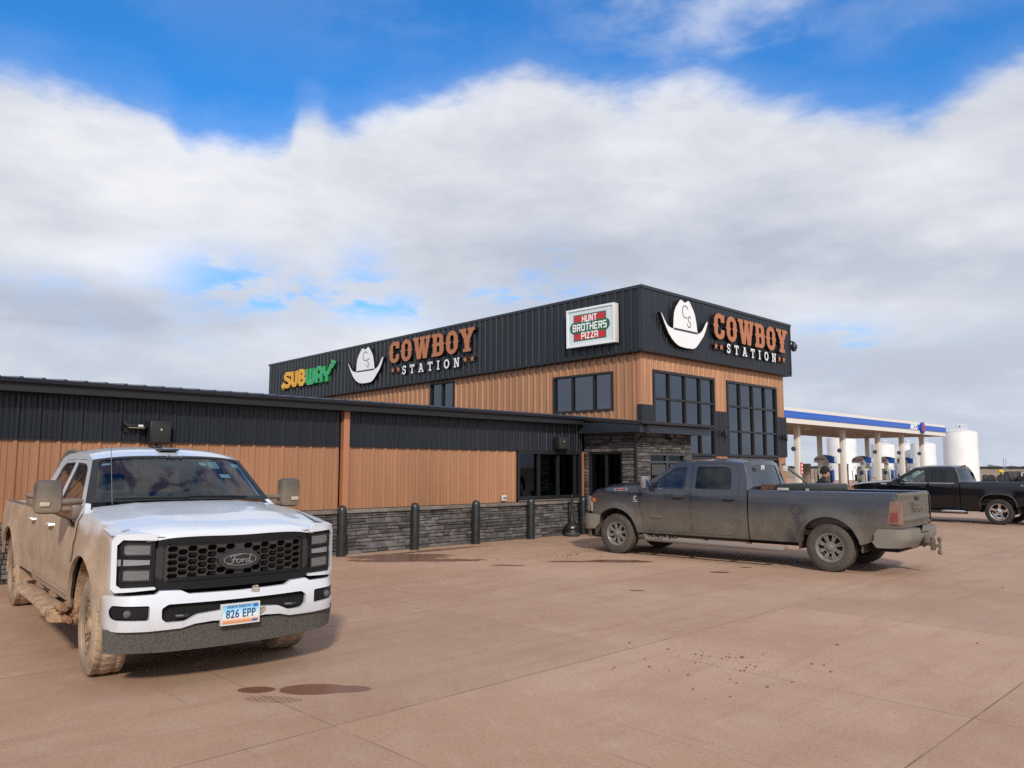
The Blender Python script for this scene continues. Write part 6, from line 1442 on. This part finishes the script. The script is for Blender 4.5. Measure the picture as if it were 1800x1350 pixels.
# ================================================================== filling station
cream = mat('canopy_cream', (.70, .68, .63), .5, var=.06); blue = mat('canopy_blue', (.012, .10, .50), .4); blueL = mat('canopy_light_blue', (.10, .24, .62), .4)
soff = mat('canopy_soffit', (.30, .24, .19), .6, var=.15); colM = mat('column_cream', (.66, .64, .58), .5)
T = thing('station_canopy', 'white and blue fuel station canopy on cream columns', 'canopy', (60, 26, 0))
def cp(name, b, m, p=None, **k):
    o = ob(name, b, m, p or T, **k)
    if p is None: o.matrix_parent_inverse = Matrix.Translation((-60, -26, 0))
    return o
CX0, CX1, CY0, CY1 = 40.0, 76.6, 23.0, 31.2
b = B_(); box(b, CX0, CX1, CY0, CY1, 4.60, 5.58); cp('fascia', b, cream, flat=True)
b = B_()
for z0, z1, o_ in ((4.98, 5.12, .05), (5.12, 5.16, .06), (5.16, 5.26, .05), (5.26, 5.29, .06), (5.29, 5.38, .05)):
    pass
box(b, CX0-.05, CX1+.05, CY0-.05, CY1+.05, 4.93, 5.36); cp('blue_stripe', b, blue, flat=True)
b = B_(); box(b, CX0-.06, CX1+.06, CY0-.06, CY1+.06, 5.14, 5.16); box(b, CX0-.06, CX1+.06, CY0-.06, CY1+.06, 5.04, 5.052); cp('light_line', b, blueL, flat=True)
b = B_(); box(b, CX0+.1, CX1-.1, CY0+.1, CY1-.1, 4.585, 4.598)
for k in range(22): x = CX0+1+k*1.65; box(b, x, x+.03, CY0+.12, CY1-.12, 4.57, 4.585)
cp('soffit', b, soff, flat=True)
b = B_()
for x in (48.5, 54.0, 59.5, 65.0, 70.5):
    for y in (25.2, 28.6): box(b, x, x+.6, y, y+.35, 4.545, 4.57)
cp('soffit_lamp', b, mat('lamp_white', (.75, .75, .72), .4), flat=True)
for x, y in [(50.4, 24.2), (57.6, 24.2), (64.2, 24.2), (69.3, 24.2), (74.1, 24.2), (66.0, 29.7), (76.2, 29.7), (56.0, 29.7)]:
    b = B_(); box(b, x-.17, x+.17, y-.17, y+.17, 0, 4.6, bev=.02); box(b, x-.24, x+.24, y-.24, y+.24, 0, .25, bev=.02); c_ = cp('column', b, colM)
    if y < 25:
        b = B_(); lathe(b, [(.05, 0), (.16, .03), (.16, .10), (.05, .12)], (x-.34, y+.14, 3.05), 'X', 12); ob('column_speaker', b, mat('speaker_blue', (.05, .06, .14), .5), c_)
b = B_(); put_text(b, 'ARCO', .62, (68.6, CY0-.055, 5.10), (1, 0, 0), (0, 0, 1), .04, .012, 0, .85); cp('canopy_lettering', b, mat('letter_bright', (.85, .85, .85), .4), flat=True)
b = B_(); lathe(b, [(.48, 0), (.48, -.12), (.01, -.13)], (70.5, CY0-.055, 5.12), 'Y', 28); LG = cp('canopy_logo', b, mat('logo_blue', (.01, .05, .30), .4))
b = B_(); d = .30
plate(b, [[(-.0, .34), (.34, 0), (0, -.34), (-.34, 0)]], [[(-.0, .16), (.16, 0), (0, -.16), (-.16, 0)]], (70.5, CY0-.19, 5.12), (1, 0, 0), (0, 0, 1), .01); cp('logo_spark', b, mat('logo_red', (.65, .03, .05), .4), flat=True)
b = B_(); box(b, 50.56, 50.62, 24.02, 24.10, 1.4, 2.1); box(b, 50.35, 50.62, 23.98, 24.02, 1.35, 2.15); o_ = ob('warning_sign', b, mat('sign_red', (.55, .03, .04), .45), None, flat=True); tag(o_, 'red vertical warning sign on the first canopy column', 'sign')
b = B_()
for k in range(3): box(b, 50.40, 50.57, 23.965, 23.98, 1.42+.24*k, 1.56+.24*k)
ob('sign_text_block', b, mat('badge_white'), o_, flat=True)
# pumps
def pump(loc, label, g='fuel pumps under the canopy'):
    t = thing('fuel_pump', label, 'fuel pump', loc, -pi/2, g)
    b = B_(); box(b, -.42, .42, -.26, .26, .15, 1.75, bev=.03); ob('cabinet', b, mat('pump_cream', (.55, .55, .50), .45), t)
    b = B_(); box(b, -.55, .55, -.4, .4, 0, .15, bev=.02); ob('island', b, mat('island_concrete', (.35, .30, .26), .9), t)
    b = B_(); out = [(-.78, 2.20), (-.78, 2.42), (-.66, 2.60), (-.40, 2.72), (-.05, 2.78), (.30, 2.74), (.80, 2.60), (.80, 2.22), (.30, 2.20)]
    plate(b, [out], [], (0, .25, 0), (1, 0, 0), (0, 0, 1), .5); bmesh.ops.recalc_face_normals(b, faces=b.faces[:]); h_ = ob('topper', b, mat('topper_grey', (.50, .52, .54), .4), t, flat=True)
    b = B_(); plate(b, [[(-.05, 2.79), (.30, 2.75), (.81, 2.61), (.81, 2.19), (.38, 2.19), (.30, 2.42), (.12, 2.65)]], [], (0, -.25, 0), (1, 0, 0), (0, 0, 1), .012); bmesh.ops.recalc_face_normals(b, faces=b.faces[:]); ob('blue_swoosh', b, mat('pump_blue', (.012, .10, .45), .4), h_, flat=True)
    b = B_(); put_text(b, 'ARCO', .22, (-.42, -.25, 2.45), (1, 0, 0), (0, 0, 1), .012, .003, 0, 1.0); ob('topper_lettering', b, mat('ink_navy', (.02, .03, .08), .5), h_, flat=True)
    b = B_(); lathe(b, [(.075, 0), (.075, -.016), (.01, -.017)], (.0, -.25, 2.45), 'Y', 12); ob('topper_mark', b, mat('logo_red'), h_)
    b = B_(); box(b, -.14, .14, -.12, .12, 1.75, 2.2); ob('neck', b, mat('neck_cream', (.5, .5, .46), .5), t, flat=True)
    b = B_(); box(b, -.16, .16, -.275, -.262, 1.25, 1.55); ob('screen', b, mat('screen_blue', (.03, .09, .22), .25), t, flat=True)
    b = B_(); box(b, -.30, -.05, -.272, -.262, .35, .85); ob('green_panel', b, mat('pump_green', (.01, .22, .10), .4), t, flat=True)
    b = B_(); box(b, .42, .60, -.2, .1, .75, 1.62, bev=.02); ob('side_box', b, mat('pump_blue'), t)
    for x0_ in (-.52, .50):
        b = B_(); box(b, x0_-.07, x0_+.07, -.22, .0, .7, 1.25, bev=.02); tube(b, [(x0_, -.15, 1.9), (x0_-.25, -.25, 1.5), (x0_-.18, -.28, .6), (x0_, -.22, .75)], .025, 6); ob('hose', b, plast, t)
    return t
PM = pump((59.1, 26.2, 0), 'fuel pump with a blue and white topper, leftmost under the canopy')
for (x, y), l in zip(((66.1, 26.2), (71.2, 26.2), (75.6, 26.2)), ('fuel pump second from the left under the canopy', 'fuel pump third from the left under the canopy', 'fuel pump partly hidden above the black pickup windshield')): dup(PM, (x, y, 0), l)
dup(PM, (67.5, 29.8, 0), 'fuel pump in the back row, its topper peeking behind the second pump')
ic = mat('pillar_tan', (.26, .21, .17), .85, bump=.5, bscale=20, var=.2)
PB = thing('island_pillar', 'tan square pillar left of the first fuel pump', 'pillar', (59.1, 27.7, 0), 0, 'tan pillars on the pump islands')
b = B_(); box(b, -.24, .24, -.24, .24, 0, 2.02, bev=.02); ob('body', b, ic, PB)
b = B_(); box(b, -.26, .26, -.26, .26, 2.02, 2.12, bev=.02); ob('lid', b, mat('lid_tan', (.32, .27, .22), .8), PB)
dup(PB, (59.1, 24.9, 0), 'tan square pillar right of the first fuel pump'); dup(PB, (66.1, 27.7, 0), 'tan square pillar just left of the second fuel pump')
b = B_(); plate(b, [rect(0, .9, 0, .9)], [], (48.7, 26.0, 1.9), (1, 0, 0), (0, 0, 1), .06); box(b, 49.1, 49.2, 26.01, 26.1, 0, 1.9); o_ = ob('blue_notice', b, mat('notice_blue', (.02, .12, .45), .4), None, flat=True); tag(o_, 'small blue notice board beside the right corner of the store', 'sign')
b = B_(); box(b, 48.85, 49.45, 25.93, 25.94, 2.4, 2.55); ob('sign_text_block', b, mat('badge_white'), o_, flat=True)
# red reel machine beside the pumps
t = thing('hose_reel', 'red machine with a round reel just right of the store corner', 'hose reel', (34.6, 17.6, 0))
b = B_(); lathe(b, [(.34, -.10), (.34, -.06), (.16, -.05), (.16, .05), (.34, .06), (.34, .10)], (.15, 0, 1.25), 'Y', 20); ob('reel', b, mat('reel_red', (.42, .03, .02), .45, var=.3), t)
b = B_(); box(b, -.5, .3, -.25, .25, .3, 1.0, bev=.05); box(b, -.45, -.05, -.2, .2, 1.0, 1.42, bev=.06); ob('tank', b, mat('reel_red'), t)
b = B_(); box(b, -.55, .35, -.3, .3, 0, .3); tube(b, [(.45, -.1, 1.5), (.25, -.2, 1.1), (.5, -.2, .6)], .03, 6); ob('frame', b, plast, t, flat=True)
b = B_(); box(b, -.38, -.14, -.215, -.2, 1.1, 1.35); ob('label_plate', b, mat('badge_white'), t, flat=True)
# tanks
tw_ = mat('tank_white', (.74, .76, .78), .42, var=.05, vscale=.6)
def tank(x, y, dia, h, label):
    t = thing('storage_tank', label, 'storage tank', (x, y, 0), 0, 'white upright storage tanks')
    r = dia/2; b = B_(); lathe(b, [(r, 0), (r, h), (r+.03, h+.02), (r*.5, h+.22), (.12, h+.40)], n=56); ob('shell', b, tw_, t)
    b = B_(); lathe(b, [(.12, h+.36), (.12, h+.62), (.02, h+.66)], n=10); tube(b, [(0, 0, h+.6), (.3, 0, h+.85)], .06, 6); ob('vent', b, mat('vent_grey', (.12, .13, .15), .5), t)
    b = B_()
    for a in (0, .5, 1.0): tube(b, [(-r*.95*cos(a*.5+.2), -r*.95*sin(a*.5+.2), h), (-r*.95*cos(a*.5+.2), -r*.95*sin(a*.5+.2), h+.75)], .05, 6)
    tube(b, [(-r*.95*cos(a*.5+.2), -r*.95*sin(a*.5+.2), h+.75) for a in (0, .25, .5, .75, 1.0)], .05, 6); tube(b, [(-r*.95*cos(a*.5+.2), -r*.95*sin(a*.5+.2), h+.40) for a in (0, .25, .5, .75, 1.0)], .03, 6); ob('guard_rail', b, mat('rail_white', (.7, .7, .7), .5), t)
    b = B_(); a0 = radians(40); cx, cy = (r+.12)*cos(a0), (r+.12)*sin(a0)
    for s_ in (-.2, .2): tube(b, [(cx+s_*sin(a0), cy-s_*cos(a0), 0), (cx+s_*sin(a0), cy-s_*cos(a0), h+1)], .025, 5)
    ob('ladder', b, mat('rail_white'), t)
tank(105.5, 30.1, 3.75, 6.15, 'largest white storage tank, in the open right of the canopy')
tank(120.5, 50.8, 4.2, 6.2, 'white storage tank seen between the first canopy columns')
tank(156.9, 58.2, 4.3, 6.2, 'white storage tank seen between the second and third front columns')
tank(154.6, 50.3, 4.2, 6.2, 'white storage tank just left of the last front column')
tank(158.5, 54.6, 4.2, 6.2, 'white storage tank partly covered by its neighbour near the last column')
# person
skin = mat('skin', (.45, .25, .17), .6)
PT = thing('person', 'person in a black beanie and black jacket standing beyond the grey pickup bed', 'person', (19.66, 8.84, 0), radians(-35))
coat = mat('black_jacket', (.012, .012, .014), .85, bump=.5, bscale=30); 
def skin_body(name, J, E_, m, parent, lvl=2):
    me = bpy.data.meshes.new(name); me.from_pydata([j[:3] for j in J], E_, []); o = bpy.data.objects.new(name, me); COL.objects.link(o); me.materials.append(m)
    sk = o.modifiers.new('s', 'SKIN'); o.modifiers.new('u', 'SUBSURF').levels = lvl; o.modifiers['u'].render_levels = lvl
    for i, j in enumerate(J): me.skin_vertices[0].data[i].radius = (j[3], j[4] if len(j) > 4 else j[3])
    me.skin_vertices[0].data[0].use_root = True
    dg = bpy.context.evaluated_depsgraph_get(); dg.update(); m2 = bpy.data.meshes.new_from_object(o.evaluated_get(dg)); bpy.data.objects.remove(o)
    for p in m2.polygons: p.use_smooth = True
    return ob(name, m2, None, parent)
J = [(0, 0, .95, .15, .12), (0, 0, 1.15, .16, .12), (.02, 0, 1.38, .19, .13), (.05, 0, 1.50, .07, .07), (.09, 0, 1.60, .055, .055),
     (.02, .19, 1.42, .07, .07), (.06, .25, 1.16, .055, .055), (.24, .20, 1.02, .045, .045), (.02, -.19, 1.42, .07, .07), (.06, -.25, 1.16, .055, .055), (.26, -.18, 1.04, .045, .045),
     (0, .10, .86, .10, .10), (.02, .11, .50, .075, .075), (-.02, .12, .10, .055, .055), (.12, .13, .04, .05, .04), (0, -.10, .86, .10, .10), (.02, -.11, .50, .075, .075), (-.02, -.12, .10, .055, .055), (.12, -.13, .04, .05, .04)]
Ed = [(0, 1), (1, 2), (2, 3), (3, 4), (2, 5), (5, 6), (6, 7), (2, 8), (8, 9), (9, 10), (0, 11), (11, 12), (12, 13), (13, 14), (0, 15), (15, 16), (16, 17), (17, 18)]
skin_body('body', J, Ed, coat, PT)
def blob(r, c, n=16, f=None):
    b = B_(); bmesh.ops.create_uvsphere(b, u_segments=n, v_segments=n, radius=1)
    for v in b.verts:
        p = Vector((v.co.x*r[0], v.co.y*r[1], v.co.z*r[2]))
        if f: p = f(p)
        v.co = p+Vector(c)
    return b
hd = blob((.098, .076, .118), (.12, 0, 1.665), f=lambda p: Vector((p.x+.022*bump_(p.y, .016)*bump_(p.z+.01, .03)*(1 if p.x > .05 else 0)-.012*bump_(abs(p.y)-.032, .014)*bump_(p.z-.015, .014)*(1 if p.x > .05 else 0), p.y*(1-.18*max(0, -p.z/.12)), p.z)))
Hd = ob('head', hd, skin, PT)
b = B_()
for s in (1, -1):
    bmesh.ops.create_uvsphere(b, u_segments=8, v_segments=6, radius=.011, matrix=Matrix.Translation((.196, s*.032, 1.68)))
ob('eye', b, mat('eye_dark', (.02, .015, .01), .3), Hd)
b = B_(); bmesh.ops.create_uvsphere(b, u_segments=8, v_segments=6, radius=1, matrix=Matrix.Translation((.19, 0, 1.612)) @ Matrix.Diagonal((.016, .024, .007, 1))); ob('mouth', b, mat('lip', (.35, .12, .10), .5), Hd)
b = B_()
for s in (1, -1): bmesh.ops.create_uvsphere(b, u_segments=8, v_segments=8, radius=1, matrix=Matrix.Translation((.11, s*.078, 1.655)) @ Matrix.Diagonal((.022, .010, .034, 1)))
ob('ear', b, skin, Hd)
hb = blob((.122, .100, .150), (.105, 0, 1.70), f=lambda p: Vector((p.x, p.y, max(p.z, -.015+(.02 if p.x > 0 else -.035)))))
ob('beanie', hb, mat('beanie_black', (.010, .010, .011), .95, bump=1, bscale=120), PT)
b = B_(); grid(b, lambda u, v: Vector((.19+.09*u, -.07+.14*v, 1.715-.02*u-.25*(v-.5)**2*.3)), 4, 6); ob('cap_peak', b, mat('beanie_black'), PT)
for s in (1, -1):
    b = B_(); c0 = Vector((.27, s*.19, 1.02))
    bmesh.ops.create_uvsphere(b, u_segments=10, v_segments=8, radius=1, matrix=Matrix.Translation(c0+Vector((.03, 0, -.02))) @ Matrix.Diagonal((.045, .016, .036, 1)))
    for k in range(4): tube(b, [c0+Vector((.06, 0, .005-.018*k)), c0+Vector((.095-.006*abs(k-1), -s*.008, -.003-.019*k)), c0+Vector((.108-.008*abs(k-1), -s*.028, -.014-.019*k))], [.009, .008, .006], 6)
    tube(b, [c0+Vector((.02, -s*.012, .012)), c0+Vector((.045, -s*.034, .022)), c0+Vector((.07, -s*.036, .018))], [.010, .009, .007], 6)
    ob('hand', b, skin, PT)

# ================================================================== distance
def leafy(M_name, c): return mat(M_name, c, .9, bump=.5, bscale=2, var=.35, vscale=.05)
tl_ = leafy('far_trees', (.035, .034, .036)); R = random.Random(12)
b = B_()
# long low shelter belt on the horizon
for k in range(260):
    a = radians(R.uniform(44, 96)); d = R.uniform(1500, 2100); h = R.uniform(2.5, 6.0)
    c = Vector((d*sin(a), d*cos(a), 0)); wv = Vector((cos(a), -sin(a), 0))*R.uniform(18, 60)
    n = 9; top = [h*(.35+.65*sin(pi*i/n))*R.uniform(.75, 1.1) for i in range(n+1)]
    f0 = [b.verts.new(c+wv*(2*i/n-1)+Vector((0, 0, -1))) for i in range(n+1)]; f1 = [b.verts.new(c+wv*(2*i/n-1)+Vector((0, 0, top[i]))) for i in range(n+1)]
    g0 = [b.verts.new(c+wv*(2*i/n-1)+Vector((sin(a), cos(a), 0))*14+Vector((0, 0, top[i]*.8))) for i in range(n+1)]
    for i in range(n): b.faces.new((f0[i], f0[i+1], f1[i+1], f1[i])); b.faces.new((f1[i], f1[i+1], g0[i+1], g0[i]))
tag(ob('shelter_belt', b, tl_, None, flat=True), 'long low belt of dark trees along the horizon', 'tree line', kind='stuff')
def far_tree(x, y, h, wd, label):
    t = thing('distant_tree', label, 'tree', (x, y, 0), 0, 'lone trees near the horizon')
    b = B_(); tube(b, [(0, 0, 0), (.1, 0, h*.3), (0, .1, h*.6)], [h*.04, h*.03, h*.015], 6)
    for k in range(5): a = k*1.3; tube(b, [(0, 0, h*.3), (wd*.3*cos(a), wd*.3*sin(a), h*.6)], h*.012, 5)
    ob('trunk', b, mat('bark_dark', (.04, .03, .025), .9), t)
    b = B_()
    for k in range(700):
        v = Vector((R.gauss(0, 1), R.gauss(0, 1), R.gauss(0, 1))).normalized()*R.random()**.35; p = Vector((v.x*wd*.5, v.y*wd*.5, h*.62+v.z*h*.38)); s_ = h*.05
        q = [p+Vector((R.uniform(-s_, s_), R.uniform(-s_, s_), R.uniform(-s_, s_))) for _ in range(3)]; b.faces.new([b.verts.new(z_) for z_ in q])
    ob('crown', b, leafy('crown_dark', (.045, .043, .03)), t, flat=True)
def ap(px_, d): # ground point in the direction of a picture column
    dd = fw*1383+r2*(px_-900); dd.z = 0; dd.normalize(); return dd*d
for px_, d, h, wd, lb in ((1731, 700, 4.6, 5, 'small dark tree just right of the big tank on the horizon'), (1737, 690, 4.2, 8, 'wide dark tree clump right of the big tank on the horizon'), (1745, 720, 3.8, 7, 'low dark tree right end of the horizon clump'), (1768, 900, 4.6, 9, 'pale bare tree near the right frame edge on the horizon')):
    p = ap(px_, d); far_tree(p.x, p.y, h, wd, lb)
for i, px_ in enumerate((1755, 1759)):
    p = ap(px_, 900+i*60); t = thing('power_pylon', ('left' if i == 0 else 'right')+' one of two thin power pylons on the right horizon', 'pylon', p, 0, 'power pylons')
    b = B_()
    for s_ in (-1, 1): tube(b, [(s_*1.2, 0, 0), (s_*.3, 0, 12)], .14, 4)
    for z_ in (10, 11.4): tube(b, [(-2.2, 0, z_), (2.2, 0, z_)], .10, 4)
    for k in range(5): tube(b, [(-1.2+.18*k, 0, 2.2*k), (1.2-.18*(k+1), 0, 2.2*k+2.2)], .07, 4)
    ob('lattice', b, mat('pylon_grey', (.25, .27, .32), .6), t)
# scrap and machinery at the edge of the pad
scrap = mat('scrap_dark', (.035, .032, .035), .8, var=.5, vscale=3); 
kinds = [(1722, 122, 'dark wheel-shaped scrap nearest the big tank', 0), (1731, 118, 'low heap of dark scrap with pale bits', 1), (1741, 120, 'pair of dark wheels lying at the pad edge', 0), (1756, 116, 'tall dark machine frame left of the round bales', 2), (1767, 118, 'round dark bale at the pad edge', 3), (1779, 120, 'dark round bale beside the white frame', 3), (1791, 117, 'dark machine with a white square frame', 4), (1799, 119, 'dark scrap at the right frame edge', 1)]
for px_, d, lb, kd in kinds:
    p = ap(px_, d); t = thing('farm_implement' if kd in (2, 4) else 'scrap_heap' if kd == 1 else 'old_tyre' if kd == 0 else 'round_bale', lb, 'farm gear', p, radians(R.uniform(0, 180)))
    b = B_()
    if kd == 0:
        for q in (-.5, .55): lathe(b, [(.22, -.14), (.45, -.16), (.5, 0), (.45, .16), (.22, .14)], (q, 0, .48), 'Y', 16)
    elif kd == 3: lathe(b, [(.2, -.6), (.68, -.6), (.72, 0), (.68, .6), (.2, .6)], (0, 0, .68), 'Y', 20)
    elif kd == 1:
        for k in range(14): c_ = (R.uniform(-1, 1), R.uniform(-.5, .5), R.uniform(.1, .45)); bmesh.ops.create_icosphere(b, subdivisions=1, radius=R.uniform(.12, .3), matrix=Matrix.Translation(c_))
    else:
        for k in range(7): tube(b, [(R.uniform(-1, 1), R.uniform(-.4, .4), 0), (R.uniform(-.8, .8), R.uniform(-.4, .4), R.uniform(.7, 1.4))], .07, 5)
        box(b, -.7, .7, -.3, .3, .25, .75)
    ob('mass', b, scrap, t, flat=True)
    if kd == 4:
        b = B_()
        for a_, c_ in (((-.5, 0, .3), (-.5, 0, 1.2)), ((-.5, 0, 1.2), (.4, 0, 1.2)), ((.4, 0, 1.2), (.4, 0, .3))): tube(b, [a_, c_], .07, 5)
        ob('white_frame', b, mat('rail_white'), t)
p = ap(1749.5, 114); t = thing('yellow_machine', 'small machine with a yellow top standing in the dark scrap at right', 'machine', p)
b = B_(); lathe(b, [(.10, 1.25), (.34, 1.28), (.34, 1.45), (.12, 1.62)], n=12); ob('yellow_top', b, mat('machine_yellow', (.60, .42, .02), .5), t)
b = B_(); tube(b, [(0, 0, 0), (0, 0, 1.25)], .10, 6); box(b, -.3, .3, -.2, .2, .2, .8); ob('stand', b, scrap, t, flat=True)
b = B_()
for k in range(900):
    a = ap(R.uniform(1650, 1835), R.uniform(112, 128)); h = R.uniform(.1, .5); s_ = R.uniform(.04, .14)
    b.faces.new([b.verts.new(q) for q in ((a.x-s_, a.y, 0), (a.x+s_, a.y+s_, 0), (a.x+R.uniform(-.2, .2), a.y, h))])
tag(ob('dry_brush', b, mat('brush_dark', (.06, .05, .04), .9), None, flat=True), 'strip of dark dry weeds at the edge of the pad', 'weeds', kind='stuff')
# small mud clods scattered on the concrete
b = B_(); R = random.Random(31)
for k in range(330):
    if k < 90: c_ = (6.7+R.gauss(0, .55), 3.9+R.gauss(0, .5))
    elif k < 260: c_ = (13.0+R.gauss(0, .7), 11.0+R.gauss(0, .25))
    else: c_ = (R.uniform(1, 22), R.uniform(2, 13.5))
    r = (.003+.012*R.random()**3)*(1.7 if R.random() < .06 else 1)
    bmesh.ops.create_icosphere(b, subdivisions=1, radius=r, matrix=Matrix.Translation((c_[0], c_[1], r*.35)) @ Matrix.Diagonal((1.3, R.uniform(.8, 1.4), .6, 1)))
tag(ob('mud_crumbs', b, mat('crumb_mud', (.17, .085, .055), .9), None, ang=60), 'crumbs of dried red mud scattered on the concrete', 'mud', kind='stuff')
import numpy as np
f=1383.0;pi,ro,ya=np.radians([6.04,.097,44.46])
fw=np.array([np.sin(ya)*np.cos(pi),np.cos(ya)*np.cos(pi),np.sin(pi)])
rt=np.array([np.cos(ya),-np.sin(ya),0]); up=np.cross(rt,fw)
r=np.cos(ro)*rt+np.sin(ro)*up; u=-np.sin(ro)*rt+np.cos(ro)*up
H=1.8
def ray(x,y): 
    d=fw*f+r*(x-900)-u*(y-675); return d
def gz(x,y,z=0,h=None):
    h=H if h is None else h
    d=ray(x,y); t=(z-h)/d[2]; return np.array([0,0,h])+t*d
def px(P,h=None):
    h=H if h is None else h
    v=np.array(P,float)-[0,0,h]; return 900+f*(v@r)/(v@fw), 675-f*(v@u)/(v@fw)
def aty(x,y,Y,h=None):
    h=H if h is None else h
    d=ray(x,y); return np.array([0,0,h])+d*(Y/d[1])
def atx(x,y,X,h=None):
    h=H if h is None else h
    d=ray(x,y); return np.array([0,0,h])+d*(X/d[0])
